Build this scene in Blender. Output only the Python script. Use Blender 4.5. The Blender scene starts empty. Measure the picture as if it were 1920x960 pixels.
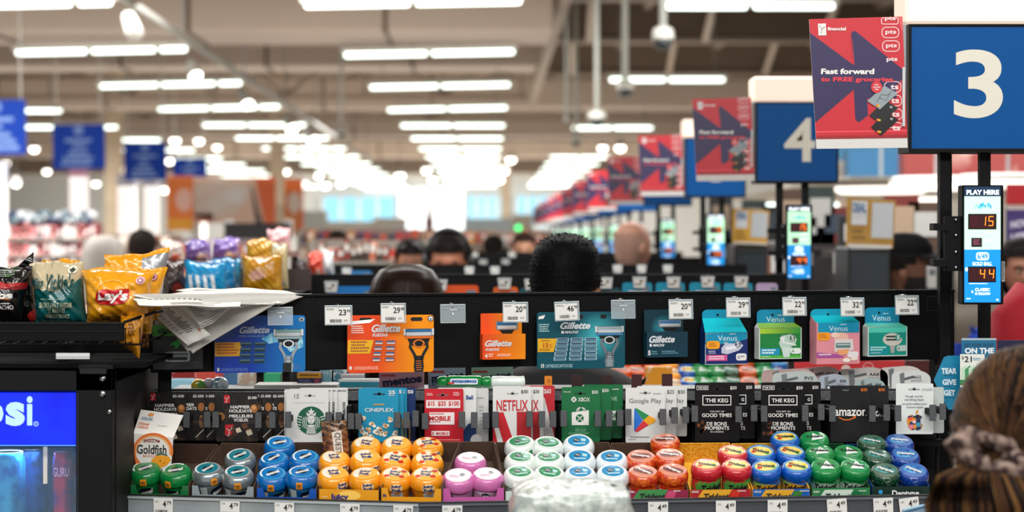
import bpy, math, random
from mathutils import Matrix, Vector
random.seed(7)
PI = math.pi
sc = bpy.context.scene
COL = sc.collection
# ---------------------------------------------------------------- camera
F, VX, HY, EYE = 3840.0, 917.0, 445.0, 1.55          # focal length in pixels, vanishing point, eye height
cam = bpy.data.cameras.new('camera')
cam.sensor_width = 36.0
cam.lens = 72.0
cam.shift_x = (960 - VX) / 1920
cam.shift_y = -(480 - HY) / 1920
cam.clip_start, cam.clip_end = 0.1, 400
cam.dof.use_dof = True
cam.dof.focus_distance = 4.12
cam.dof.aperture_fstop = 3.7
camo = bpy.data.objects.new('camera', cam)
camo.location = (0, 0, EYE)
camo.rotation_euler = (PI / 2, 0, 0)
COL.objects.link(camo)
sc.camera = camo
# ---------------------------------------------------------------- view, world
sc.view_settings.view_transform = 'Standard'
sc.view_settings.look = 'None'
sc.view_settings.gamma = 1.0
sc.view_settings.use_curve_mapping = False
sc.view_settings.exposure = 0.0
sc.cycles.use_denoising = True
sc.cycles.max_bounces = 6
sc.cycles.diffuse_bounces = 3
sc.cycles.glossy_bounces = 3
sc.cycles.transmission_bounces = 5
sc.cycles.transparent_max_bounces = 8
sc.cycles.sample_clamp_indirect = 6
sc.cycles.caustics_reflective = False
sc.cycles.caustics_refractive = False
w = bpy.data.worlds.new('store_air')
w.use_nodes = True
w.node_tree.nodes['Background'].inputs[0].default_value = (1.0, 0.97, 0.93, 1)
w.node_tree.nodes['Background'].inputs[1].default_value = 0.35
sc.world = w
# ---------------------------------------------------------------- area lamps: ceiling tubes of the hall, plus added fill
def area(loc, sx, sy, power, rot=(0, 0, 0), col=(1.0, 0.985, 0.95)):
    l = bpy.data.lights.new('tube_and_fill_lamp', 'AREA')
    l.shape, l.size, l.size_y, l.energy, l.color = 'RECTANGLE', sx, sy, power, col
    o = bpy.data.objects.new('tube_and_fill_lamp', l)
    o.location, o.rotation_euler = loc, rot
    COL.objects.link(o)
    return o
LP = 1.0
area((0.2, 2.4, EYE + 2.5), 2.6, 0.3, 42 * LP, (math.radians(22), 0, 0))
area((0.2, -1.2, EYE + 2.5), 5.0, 0.5, 230 * LP, (math.radians(52), 0, 0))  # added frontal fill, tilted to reach goods shaded by the header board
area((-2.6, 2.6, EYE + 2.5), 2.4, 0.3, 30 * LP, (math.radians(18), 0, 0))
area((2.9, 2.6, EYE + 2.5), 2.4, 0.3, 30 * LP, (math.radians(18), 0, 0))
area((0.2, 7.2, EYE + 2.5), 5.0, 0.3, 200 * LP)
area((-5, 12, EYE + 2.5), 6, 1.0, 420 * LP)
area((3, 13, EYE + 2.5), 6, 1.0, 400 * LP)
area((-4, 21, EYE + 2.4), 14, 3.0, 1150 * LP, (math.radians(10), 0, 0))
area((-4, 45, EYE + 2.4), 22, 6.0, 2600 * LP)
area((-4, 70, EYE + 2.4), 30, 8.0, 3800 * LP)
area((-3, 92, EYE + 2.0), 30, 3.0, 5200 * LP, (math.radians(35), 0, 0))
area((7.5, 16, EYE + 2.4), 5, 5.0, 260 * LP)
# added upward fill lamps, standing in for bounce off floor and goods
area((-3, 30, EYE + 0.9), 16, 26.0, 520 * LP, (PI, 0, 0), (1.0, 0.91, 0.82))
area((-3, 68, EYE + 0.9), 20, 34.0, 1000 * LP, (PI, 0, 0), (1.0, 0.9, 0.8))

# ---------------------------------------------------------------- materials
_mats = {}
def lin(c):
    return tuple(((x / 12.92) if x <= 0.04045 else ((x + 0.055) / 1.055) ** 2.4) for x in c)
def hexc(h):
    h = h.lstrip('#')
    return lin(tuple(int(h[i:i + 2], 16) / 255 for i in (0, 2, 4))) + (1.0,)
def mat(h, rough=0.45, metal=0.0, emit=0.0, bump=0.0, bscale=60.0, h2=None, nscale=20.0, coat=0.0, alpha=1.0, dist=0.0, thr=None, spec=0.5):
    k = (h, rough, metal, emit, bump, bscale, h2, nscale, coat, alpha, dist, thr, spec)
    if k in _mats: return _mats[k]
    m = bpy.data.materials.new('paint_' + h.lstrip('#'))
    m.use_nodes = True
    nt = m.node_tree; p = nt.nodes['Principled BSDF']
    p.inputs['Base Color'].default_value = hexc(h)
    p.inputs['Roughness'].default_value = rough
    p.inputs['Metallic'].default_value = metal
    p.inputs['Specular IOR Level'].default_value = spec
    if coat: p.inputs['Coat Weight'].default_value = coat; p.inputs['Coat Roughness'].default_value = 0.08
    if emit:
        p.inputs['Emission Color'].default_value = hexc(h); p.inputs['Emission Strength'].default_value = emit
    if alpha < 1: p.inputs['Alpha'].default_value = alpha
    tc = None
    if h2 or bump:
        tc = nt.nodes.new('ShaderNodeTexCoord')
    if h2:
        n = nt.nodes.new('ShaderNodeTexNoise'); n.inputs['Scale'].default_value = nscale
        n.inputs['Detail'].default_value = 4; n.inputs['Distortion'].default_value = dist
        r = nt.nodes.new('ShaderNodeValToRGB')
        t = thr if thr else (0.4, 0.6)
        r.color_ramp.elements[0].position, r.color_ramp.elements[1].position = t
        r.color_ramp.elements[0].color = hexc(h); r.color_ramp.elements[1].color = hexc(h2)
        nt.links.new(tc.outputs['Object'], n.inputs['Vector']); nt.links.new(n.outputs['Fac'], r.inputs['Fac'])
        nt.links.new(r.outputs['Color'], p.inputs['Base Color'])
        if emit: nt.links.new(r.outputs['Color'], p.inputs['Emission Color'])
    if bump:
        n = nt.nodes.new('ShaderNodeTexNoise'); n.inputs['Scale'].default_value = bscale; n.inputs['Detail'].default_value = 3
        b = nt.nodes.new('ShaderNodeBump'); b.inputs['Strength'].default_value = bump; b.inputs['Distance'].default_value = 0.004
        nt.links.new(tc.outputs['Object'], n.inputs['Vector']); nt.links.new(n.outputs['Fac'], b.inputs['Height'])
        nt.links.new(b.outputs['Normal'], p.inputs['Normal'])
    _mats[k] = m
    return m
def clear(tint='#dfe9ec', rough=0.05, a=0.22):
    return mat(tint, rough, alpha=a)
BLK = mat('#050608', 0.5, spec=0.16)
BLKM = mat('#0d0e10', 0.7, spec=0.2)
WHT = mat('#e9e8e4', 0.4)
PAPER = mat('#dfdfdb', 0.7)
INK = mat('#15161a', 0.6)
GRY = mat('#8d9497', 0.4)
CHR = mat('#b9bdc0', 0.2, 1.0)

# ---------------------------------------------------------------- text outlines
_tx = {}
def glyphs(s, bold=0.0, shear=0.0, res=3):
    k = (s, bold, shear, res)
    if k not in _tx:
        cu = bpy.data.curves.new('lettering', 'FONT')
        cu.body = s; cu.offset = bold; cu.shear = shear; cu.resolution_u = res
        o = bpy.data.objects.new('lettering', cu)
        me = o.to_mesh()
        vs = [(v.co.x, v.co.y) for v in me.vertices]
        fs = [tuple(p.vertices) for p in me.polygons]
        o.to_mesh_clear(); bpy.data.objects.remove(o); bpy.data.curves.remove(cu)
        xs = [v[0] for v in vs] or [0, 1]; ys = [v[1] for v in vs] or [0, 1]
        x0, x1, y0, y1 = min(xs), max(xs), min(ys), max(ys)
        W, H = max(x1 - x0, 1e-5), max(y1 - y0, 1e-5)
        _tx[k] = ([((x - x0) / W, (y - y0) / H) for x, y in vs], fs)
    return _tx[k]

# ---------------------------------------------------------------- mesh builder
class MB:
    def __init__(s):
        s.v, s.f, s.mi, s.sm, s.mats = [], [], [], [], []
        s.T = Matrix()
    def slot(s, m):
        if m not in s.mats: s.mats.append(m)
        return s.mats.index(m)
    def add(s, vs, fs, m, smooth=False):
        b = len(s.v); k = s.slot(m)
        s.v += [tuple(s.T @ Vector(v)) for v in vs]
        s.f += [tuple(i + b for i in f) for f in fs]
        s.mi += [k] * len(fs); s.sm += [smooth] * len(fs)
        return s
    def box(s, x0, x1, y0, y1, z0, z1, m):
        vs = [(x, y, z) for x in (x0, x1) for y in (y0, y1) for z in (z0, z1)]
        return s.add(vs, [(0, 1, 3, 2), (4, 6, 7, 5), (0, 4, 5, 1), (2, 3, 7, 6), (0, 2, 6, 4), (1, 5, 7, 3)], m)
    def tube(s, pts, r, m, n=10, caps=True):
        pts = [Vector(p) for p in pts]
        rr = r if isinstance(r, (list, tuple)) else [r] * len(pts)
        vs, fs = [], []
        for i, p in enumerate(pts):
            d = (pts[min(i + 1, len(pts) - 1)] - pts[max(i - 1, 0)])
            if d.length < 1e-9: d = Vector((0, 0, 1))
            d.normalize()
            a = d.orthogonal().normalized()
            ref = Vector((0, 0, 1)) if abs(d.z) < 0.9 else Vector((1, 0, 0))
            a = ref.cross(d).normalized(); b = d.cross(a)
            for j in range(n):
                t = 2 * PI * j / n
                vs.append(p + (a * math.cos(t) + b * math.sin(t)) * rr[i])
        for i in range(len(pts) - 1):
            for j in range(n):
                fs.append((i * n + j, i * n + (j + 1) % n, (i + 1) * n + (j + 1) % n, (i + 1) * n + j))
        if caps:
            fs.append(tuple(range(n))[::-1]); fs.append(tuple((len(pts) - 1) * n + j for j in range(n)))
        return s.add(vs, fs, m, True)
    def lathe(s, prof, m, n=28, sx=1, sy=1, lobes=None, c=(0, 0, 0)):
        vs, fs = [], []
        for r, z in prof:
            for j in range(n):
                t = 2 * PI * j / n
                k = 1 + (lobes(t, z) if lobes else 0)
                vs.append((c[0] + r * k * sx * math.cos(t), c[1] + r * k * sy * math.sin(t), c[2] + z))
        for i in range(len(prof) - 1):
            for j in range(n):
                fs.append((i * n + j, i * n + (j + 1) % n, (i + 1) * n + (j + 1) % n, (i + 1) * n + j))
        if prof[0][0] > 1e-5: fs.append(tuple(range(n))[::-1])
        if prof[-1][0] > 1e-5: fs.append(tuple((len(prof) - 1) * n + j for j in range(n)))
        return s.add(vs, fs, m, True)
    def ball(s, c, rx, ry, rz, m, n=14, k=9):
        prof = [(max(math.sin(PI * i / k), 1e-4), -math.cos(PI * i / k)) for i in range(k + 1)]
        vs, fs = [], []
        for r, z in prof:
            for j in range(n):
                t = 2 * PI * j / n
                vs.append((c[0] + r * rx * math.cos(t), c[1] + r * ry * math.sin(t), c[2] + z * rz))
        for i in range(k):
            for j in range(n):
                fs.append((i * n + j, i * n + (j + 1) % n, (i + 1) * n + (j + 1) % n, (i + 1) * n + j))
        return s.add(vs, fs, m, True)
    def grid(s, fn, nu, nv, m, smooth=True, mfn=None, skip=None, cu=False):
        vs = [fn(i / nu, j / nv) for j in range(nv + 1) for i in range(nu + 1)]
        b = len(s.v)
        s.v += [tuple(s.T @ Vector(v)) for v in vs]
        for j in range(nv):
            for i in range(nu):
                u, v = (i + .5) / nu, (j + .5) / nv
                if skip and skip(u, v): continue
                a = b + j * (nu + 1) + i
                s.f.append((a, a + 1, a + nu + 2, a + nu + 1))
                s.mi.append(s.slot(mfn(u, v) if mfn else m)); s.sm.append(smooth)
        return s
    def build(s, name, parent=None, loc=None, rot=None, bevel=0.0, seg=1, sub=0, solid=0.0):
        me = bpy.data.meshes.new(name)
        me.from_pydata(s.v, [], s.f)
        for m in s.mats: me.materials.append(m)
        me.polygons.foreach_set('material_index', s.mi)
        me.polygons.foreach_set('use_smooth', s.sm)
        me.update()
        o = bpy.data.objects.new(name, me)
        COL.objects.link(o)
        if parent: o.parent = parent
        if loc is not None: o.location = loc
        if rot is not None: o.rotation_euler = rot
        if solid:
            q = o.modifiers.new('thickness', 'SOLIDIFY'); q.thickness = solid; q.offset = 0
        if bevel:
            q = o.modifiers.new('edges', 'BEVEL'); q.width = bevel; q.segments = seg; q.limit_method = 'ANGLE'; q.angle_limit = 0.9
            q.harden_normals = False
        if sub:
            q = o.modifiers.new('smooth', 'SUBSURF'); q.levels = sub; q.render_levels = sub
        return o

class PX(MB):
    """flat printed art measured in photo pixels about (ox, oy); k metres per pixel; u right, v up, layers step toward the viewer"""
    def __init__(s, ox, oy, k, kx=None, step=0.00035):
        super().__init__()
        s.ox, s.oy, s.k, s.kx, s.step, s.fn, s.y0 = ox, oy, k, kx or k, step, None, 0.0
    def pt(s, x, y, l=1):
        u, v = (x - s.ox) * s.kx, (s.oy - y) * s.k
        if s.fn: return s.fn(u, v, l * s.step)
        return (u, s.y0 - l * s.step, v)
    def poly(s, pts, m, l=1):
        if s.fn:      # wrapped onto a curved body: rings of faces follow the surface
            B = []
            for i, (x, y) in enumerate(pts):
                X_, Y_ = pts[(i + 1) % len(pts)]; q = 1 if len(pts) > 12 else 4
                B += [(x + (X_ - x) * j / q, y + (Y_ - y) * j / q) for j in range(q)]
            cx = sum(p[0] for p in B) / len(B); cy = sum(p[1] for p in B) / len(B); n = len(B); K = 4
            vs = [s.pt(cx, cy, l)] + [s.pt(cx + (x - cx) * j / K, cy + (y - cy) * j / K, l) for j in range(1, K + 1) for x, y in B]
            fs = [(0, 1 + i, 1 + (i + 1) % n) for i in range(n)]
            for j in range(K - 1):
                for i in range(n): a = 1 + j * n; b = a + n; fs.append((a + i, b + i, b + (i + 1) % n, a + (i + 1) % n))
            return s.add(vs, fs, m, True)
        return s.add([s.pt(x, y, l) for x, y in pts], [tuple(range(len(pts)))], m)
    def rect(s, x0, y0, x1, y1, m, l=1):
        return s.poly([(x0, y0), (x1, y0), (x1, y1), (x0, y1)], m, l)
    def rrect(s, x0, y0, x1, y1, r, m, l=1, n=4):
        return s.poly(rr(x0, y0, x1, y1, r, n), m, l)
    def disc(s, cx, cy, rx, ry, m, l=1, n=24):
        return s.poly([(cx + rx * math.cos(2 * PI * i / n), cy + ry * math.sin(2 * PI * i / n)) for i in range(n)], m, l)
    def line(s, pts, wd, m, l=1):
        vs, fs = [], []
        for i, (x, y) in enumerate(pts):
            a = pts[max(i - 1, 0)]; b = pts[min(i + 1, len(pts) - 1)]
            dx, dy = b[0] - a[0], b[1] - a[1]; L = math.hypot(dx, dy) or 1
            nx, ny = -dy / L * wd / 2, dx / L * wd / 2
            vs += [s.pt(x + nx, y + ny, l), s.pt(x - nx, y - ny, l)]
        for i in range(len(pts) - 1): fs.append((2 * i, 2 * i + 1, 2 * i + 3, 2 * i + 2))
        return s.add(vs, fs, m)
    def frame(s, x0, y0, x1, y1, wd, m, l=1, r=0):
        p = rr(x0, y0, x1, y1, r) if r else [(x0, y0), (x1, y0), (x1, y1), (x0, y1)]
        q = rr(x0 + wd, y0 + wd, x1 - wd, y1 - wd, max(r - wd, .01)) if r else [(x0 + wd, y0 + wd), (x1 - wd, y0 + wd), (x1 - wd, y1 - wd), (x0 + wd, y1 - wd)]
        n = len(p)
        return s.add([s.pt(x, y, l) for x, y in p + q], [(i, (i + 1) % n, n + (i + 1) % n, n + i) for i in range(n)], m)
    def ring(s, cx, cy, r0, r1, m, l=1, n=24, sy=1):
        P = [(cx + r0 * math.cos(2 * PI * i / n), cy + sy * r0 * math.sin(2 * PI * i / n)) for i in range(n)]
        Q = [(cx + r1 * math.cos(2 * PI * i / n), cy + sy * r1 * math.sin(2 * PI * i / n)) for i in range(n)]
        return s.add([s.pt(x, y, l) for x, y in P + Q], [(i, (i + 1) % n, n + (i + 1) % n, n + i) for i in range(n)], m)
    def text(s, t, x0, y0, x1, y1, m, l=2, bold=0.0, shear=0.0, rot=0.0, res=3):
        g, fs = glyphs(t, bold, shear, res)
        cx, cy, c, q = (x0 + x1) / 2, (y0 + y1) / 2, math.cos(rot), math.sin(rot)
        vs = []
        for a, b in g:
            x, y = x0 + a * (x1 - x0) - cx, y1 - b * (y1 - y0) - cy
            vs.append(s.pt(cx + x * c - y * q, cy + x * q + y * c, l))
        return s.add(vs, fs, m)
    def small(s, x0, y0, x1, y1, rows, m, l=2, fill=0.55, seed=1):
        """print too small to read: broken rules of ink"""
        R = random.Random(seed + int(x0 * 7 + y0)); h = (y1 - y0) / rows
        for i in range(rows):
            x = x0; e = x1 - (x1 - x0) * R.uniform(0, 0.3)
            while x < e:
                b = min(x + R.uniform(1.5, 4.5), e)
                s.rect(x, y0 + i * h, b, y0 + i * h + h * fill, m, l); x = b + 0.8
        return s
    def slab(s, pts, th, m, l=0, side=None):
        """solid plate cut to an outline, front face on layer l, thickness th backwards"""
        n = len(pts)
        fr = [Vector(s.pt(x, y, l)) for x, y in pts]
        bk = [p + Vector((0, th, 0)) for p in fr]
        s.add(fr, [tuple(range(n))], m)
        s.add(bk, [tuple(range(n))[::-1]], side or m)
        return s.add(fr + bk, [(i, n + i, n + (i + 1) % n, (i + 1) % n) for i in range(n)], side or m)

def rr(x0, y0, x1, y1, r, n=4):
    P = []
    for cx, cy, a in ((x1 - r, y0 + r, -PI / 2), (x1 - r, y1 - r, 0), (x0 + r, y1 - r, PI / 2), (x0 + r, y0 + r, PI)):
        for i in range(n + 1):
            t = a + PI / 2 * i / n; P.append((cx + r * math.cos(t), cy + r * math.sin(t)))
    return P
def arc(cx, cy, rx, ry, a0, a1, n=10):
    return [(cx + rx * math.cos(math.radians(a0 + (a1 - a0) * i / n)), cy + ry * math.sin(math.radians(a0 + (a1 - a0) * i / n))) for i in range(n + 1)]

# ---------------------------------------------------------------- scene bookkeeping
def wx(px, d): return (px - VX) * d / F
def wz(py, d): return EYE - (py - HY) * d / F
def P(px, py, d): return Vector((wx(px, d), d, wz(py, d)))
def tag(o, label, cat, group=None, kind=None):
    if label: o['label'] = label
    if cat: o['category'] = cat
    if group: o['group'] = group
    if kind: o['kind'] = kind
    return o
def thing(name, label, cat, loc=(0, 0, 0), rot=(0, 0, 0), group=None):
    o = bpy.data.objects.new(name, None); o.empty_display_size = 0.02
    COL.objects.link(o); o.location = loc; o.rotation_euler = rot
    return tag(o, label, cat, group)
def struct(o):
    o['kind'] = 'structure'; return o
_kids = {}
def copy_thing(o, loc=None, rot=None, label=None, group=None, parent=None, scale=None):
    c = o.copy(); COL.objects.link(c); c.parent = parent
    for ch in list(o.children): copy_thing(ch, parent=c)
    if loc is not None: c.location = loc
    if rot is not None: c.rotation_euler = rot
    if scale is not None: c.scale = scale
    if label: c['label'] = label
    if group: c['group'] = group
    return c
ORD = ['first', 'second', 'third', 'fourth', 'fifth', 'sixth', 'seventh', 'eighth', 'ninth', 'tenth', 'eleventh', 'twelfth', 'thirteenth', 'fourteenth', 'fifteenth', 'sixteenth', 'seventeenth', 'eighteenth']
# ================================================================ HALL: floor, walls, roof
def plane_obj(name, pts, m):
    b = MB(); b.add(pts, [tuple(range(len(pts)))], m); return struct(b.build(name))
plane_obj('floor', [(-40, -1, 0), (30, -1, 0), (30, 110, 0), (-40, 110, 0)], mat('#b9b2a6', 0.35, h2='#a8a196', nscale=0.8))
RZ = EYE + 4.6
b = MB()
deck, rib = mat('#9c8b7a', 0.8), mat('#75634f', 0.8)
y = -1.0
vs, fs = [], []
i = 0
n = 0
prof = []
while y < 110:
    prof += [(y, 0), (y + 0.55, 0), (y + 0.62, 0.04), (y + 0.95, 0.04), (y + 1.02, 0)]; y += 1.1
for a, q in prof: vs += [(-40, a, RZ + q), (30, a, RZ + q)]
for i in range(len(prof) - 1): fs.append((2 * i, 2 * i + 2, 2 * i + 3, 2 * i + 1))
b.add(vs, fs, deck); struct(b.build('ceiling'))
bw = MB(); WW = mat('#d9d8d2', 0.8)
bw.box(-40, 30, 108, 108.4, 0, RZ + .2, WW); struct(bw.build('wall_back'))
bw = MB(); bw.box(-40.4, -40, -1, 108, 0, RZ + .2, mat('#c9c2b6', 0.8)); struct(bw.build('wall_left'))
bw = MB(); bw.box(17, 17.4, 20, 108, 0, RZ + .2, mat('#c8c3ba', 0.8)); struct(bw.build('wall_right'))
# blue-glazed panels on the back wall
for k, (x0, x1, y0, y1, h, e) in enumerate([(605, 742, 370, 425, '#6cc4e4', .45), (745, 872, 352, 430, '#f4fbff', .9), (875, 950, 368, 422, '#7accea', .45), (968, 1050, 368, 424, '#74c6e4', .45)]):
    d = 107.6; c = MB(); c.box(wx(x0, d), wx(x1, d), d, d + .3, wz(y1, d), wz(y0, d), mat(h, 0.3, emit=e)); o = struct(c.build('window_%d' % (k + 1)))
    f = MB()
    for q in range(5):
        x = wx(x0 + (x1 - x0) * q / 4, d); f.box(x - .08, x + .08, d - .1, d, wz(y1, d), wz(y0, d), WHT)
    f.box(wx(x0, d), wx(x1, d), d - .1, d, wz(y1, d) - .15, wz(y1, d), WHT); f.build('window_frame', o)
# steel of the roof: cross girders with web members, purlins, bracing
steel, steelD, pale = mat('#96877a', 0.6), mat('#75675a', 0.7), mat('#c2b3a7', 0.65)
def girder(y, zb, zt, x0, x1, step=1.3, m=steel):
    g = MB(); g.box(x0, x1, y - .1, y + .1, zb, zb + .12, m); g.box(x0, x1, y - .1, y + .1, zt - .12, zt, m)
    x = x0; up = True
    while x + step < x1:
        a, c = (zb + .1, zt - .1) if up else (zt - .1, zb + .1)
        g.tube([(x, y, a), (x + step, y, c)], .045, m, 6); g.tube([(x + step, y, zb + .1), (x + step, y, zt - .1)], .03, m, 6)
        x += step; up = not up
    struct(g.build('beam'))
for k, y in enumerate((17.5, 23.5, 30.5, 38, 46, 55, 66, 80, 96)):
    girder(y, EYE + 3.1, RZ - .02, -39.9, .85 if y < 48 else 17, 1.0 + y / 60)
for k, (y, zb, zt, dd) in enumerate(((27, 2.72, 3.2, 2.0), (36.5, 3.05, 3.45, 1.3), (49, 3.1, 3.8, 1.2), (60, 2.95, 3.6, 1.2), (74, 2.9, 3.7, 1.6), (90, 2.8, 3.8, 2.0))):
    g = MB(); g.box(-39.9, 0.85 if y < 48 else 16.9, y, y + dd, EYE + zb, EYE + zt, pale)
    for q in range(12): g.box(-30 + q * 2.6, -29.94 + q * 2.6, y - .04, y + dd + .04, EYE + zb - .04, EYE + zt + .04, steelD)
    o = g.build('air_duct', bevel=.05); tag(o, 'long pale beige roof duct spanning the hall, %s from the tills' % ORD[k], 'duct')
# the long truss that runs away from the tills, and braces right of it
g = MB()
for zz in (3.1, 4.3): g.box(.92, 1.08, 10, 47.5, EYE + zz, EYE + zz + .14, steel)
y = 10
while y < 44:
    g.tube([(1.0, y, EYE + 3.15), (1.0, y + 1.6, EYE + 4.35)], .05, steel, 6); g.tube([(1.0, y + 1.6, EYE + 4.35), (1.0, y + 3.2, EYE + 3.15)], .05, steel, 6); y += 3.2
struct(g.build('beam'))
for k, y in enumerate((21, 26, 32, 39, 47, 56)):
    g = MB(); g.box(1.3, 16.9, y - .12, y + .12, EYE + 3.75, EYE + 4.5, steelD); g.box(1.3, 16.9, y - .2, y + .2, EYE + 3.7, EYE + 3.78, steel)
    for q in range(6):
        g.tube([(1.8 + q * 2.2, y - 3.4, EYE + 4.45), (1.9 + q * 2.2, y - .3, EYE + 3.75)], .07, pale, 6)
        g.box(2.9 + q * 2.2, 3.05 + q * 2.2, y - 3.4, y, EYE + 4.3, EYE + 4.5, steel)
    struct(g.build('beam'))
DUCTS = ((27, 2.72, 2.0), (36.5, 3.05, 1.3), (49, 3.1, 1.2), (60, 2.95, 1.2), (74, 2.9, 1.6), (90, 2.8, 2.0))
def roof_at(y):
    for a, z, q in DUCTS:
        if a - .1 < y < a + q + .1: return EYE + z - .03
    return RZ
# building columns
for px, d in ((213, 52), (520, 57), (948, 80), (700 - 475, 70)):
    g = MB(); x = wx(px, d); g.box(x - .2, x + .2, d - .2, d + .2, 0, RZ, mat('#c9b79e', 0.6)); g.box(x - .3, x + .3, d - .3, d + .3, 0, .25, mat('#77706a')); struct(g.build('column'))

# ---------------------------------------------------------------- fluorescent strip lights
TUBE = mat('#f2fff7', 0.4, emit=3.4)
def strip(xa, xb, y, z, segs, label, tilt=0.0):
    w_ = xb - xa
    t = thing('strip_light', label, 'light', ((xa + xb) / 2, y, z), (0, tilt, 0), 'ceiling strip lights')
    h = MB(); h.box(-w_ / 2, w_ / 2, -.09, .09, .05, .11, mat('#dcdcd6', .4))
    for q in (-.4, .4): h.tube([(w_ * q, 0, .1), (w_ * q, 0, roof_at(y) - z - .012)], .008, GRY, 6)
    h.build('housing', t)
    x = -w_ / 2
    for s_ in segs:
        L = s_ * w_
        m = MB(); m.tube([(x + .037, 0, .02), (x + .057, 0, .02), (x + L - .057, 0, .02), (x + L - .037, 0, .02)], [.02, .033, .033, .02], TUBE, 8); m.build('light_tube', t); x += L
Z0 = EYE + 2.54
for k in range(15):
    y = 22.4 + 6.15 * k
    o = ORD[k]
    strip(-2.05, .385, y, Z0, (.5, .5), '%s strip light from the front in the middle column of the hall' % o, -.02 if k < 4 else 0)
    strip(-6.53 + .04 * (k == 1), -4.09, y - (.6 if k else 0), Z0 - .02, (.43, .39, .18), '%s strip light from the front in the column beside the spotlight track' % o, -.022 if k < 4 else 0)
    if k > 2: strip(-11.0, -8.5, y, Z0 - .04, (.5, .5), '%s strip light from the front in the column behind the blue aisle signs' % ORD[k - 3])
    if k in (0, 2, 4) or k > 6: strip(1.93, 3.86, y + (.3 if k == 0 else -1.4 if k == 2 else 1 if k == 4 else 0), Z0, (.5, .5), 'strip light right of the roof truss, %s row back' % o)
# ---------------------------------------------------------------- spotlight track
t = thing('spotlight_track', 'grey ceiling track running back beside the strip lights', 'light track', (0, 0, 0))
m = MB(); zt = EYE + 2.32
m.box(-3.62, -3.56, 17, 62, zt, zt + .06, mat('#8f8f8a', .5)); m.build('track', t)
m = MB()
for y in range(18, 62, 6): m.tube([(-3.59, y, zt + .05), (-3.59, y, RZ)], .012, GRY, 6)
m.build('hanger', t)
SPOT = mat('#fffaf0', .4, emit=8.0)
def spot_head(loc, R, label, on=True, rz=0.5):
    t = thing('track_spotlight', label, 'spotlight', loc, (-0.7, 0, rz))
    m = MB(); m.lathe([(.02 * R, .16 * R), (.06 * R, .14 * R), (.075 * R, .05 * R), (.085 * R, -.1 * R), (.09 * R, -.12 * R)], mat('#b4b3ae', .4), 16); m.tube([(0, 0, .15 * R), (0, .04, .22 * R)], .012 * R, GRY, 6); m.build('lamp_housing', t)
    m = MB(); m.ball((0, 0, -.12 * R), .08 * R, .08 * R, .04 * R, SPOT if on else mat('#b9b7b0', .4), 14, 8); m.build('lens', t)
for i, (px, py, R, on) in enumerate(((247, 48, 1.0, False), (362, 130, .95, True), (459, 184, 1.1, True), (543, 229, 1.3, True), (583, 252, 1.4, True))):
    d = (2.32 - .25) * F / (HY - py)
    spot_head((wx(px, d), d, wz(py, d)), R, ('large unlit white track spotlight nearest the camera' if i == 0 else 'lit spotlight on the ceiling track, %s from the front' % ORD[i]), on, .6)
# ---------------------------------------------------------------- pendant lamps far down the hall
PEND = ((328, 264), (373, 265), (407, 277), (432, 277), (64, 280), (10, 307), (88, 322), (318, 302), (202, 316), (247, 350), (310, 356), (242, 356), (536, 322), (598, 330), (610, 348), (800, 320), (811, 337), (958, 300), (945, 322), (938, 338), (750, 330), (1130, 278), (1150, 278), (1163, 278), (640, 345), (480, 350), (880, 318), (1020, 345), (1040, 330), (1060, 345), (560, 352), (30, 345), (180, 345))
ORD2 = ['first', 'second', 'third', 'fourth', 'fifth', 'sixth', 'seventh', 'eighth', 'ninth', 'tenth', 'eleventh', 'twelfth', 'thirteenth', 'fourteenth', 'fifteenth', 'sixteenth', 'seventeenth', 'eighteenth', 'nineteenth', 'twentieth']
PS = sorted(PEND)
PLAB = [(ORD2[PS.index(q)] + ' counted from the blue-signs side') if PS.index(q) < 17 else (ORD2[len(PS) - 1 - PS.index(q)] + ' counted back from the number signs') for q in PEND]
for i, (px, py) in enumerate(PEND):
    d = 58 + (i * 7) % 23; d += 3 * (72 < d < 77)
    p = P(px, py, d)
    t = thing('pendant_lamp', 'round glowing pendant lamp far down the hall, %s' % PLAB[i], 'lamp', p, (0, 0, 0), 'round pendant lamps far away')
    m = MB(); m.lathe([(.03, .24), (.1, .2), (.16, .08), (.17, .04)], mat('#d0ccc4', .4), 12); m.tube([(0, 0, .22), (0, 0, roof_at(d) - p.z - .012)], .012, GRY, 5); m.build('lamp_shade', t)
    m = MB(); m.ball((0, 0, .02), .13, .13, .11, SPOT, 12, 8); m.build('bulb', t)
# ---------------------------------------------------------------- dome cameras on poles
for i, (px, yb, d, r) in enumerate(((1243, 80, 15, .075), (1172, 172, 19, .075), (1119, 226, 24, .1), (1080, 268, 34, .08), (640, 252, 36, .08), (1062, 232, 30, .03))):
    p = P(px, yb, d)
    t = thing('dome_camera', ('white dome camera on a long ceiling pole, %s from the numbered signs' % ORD[i]), 'camera', p)
    m = MB(); m.tube([(0, 0, .08), (0, 0, RZ - p.z)], .03, mat('#b9beb8', .4), 10); m.build('pole', t)
    m = MB(); m.lathe([(.04, .12), (r, .1), (r * 1.1, .05), (r * 1.08, .02)], mat('#d5d5cf', .4), 16); m.build('camera_housing', t)
    m = MB(); m.lathe([(.001, -r * .8), (r * .5, -r * .68), (r * .85, -r * .3), (r * .95, .02)], mat('#23292c', .1), 16); m.build('dome', t)
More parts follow.
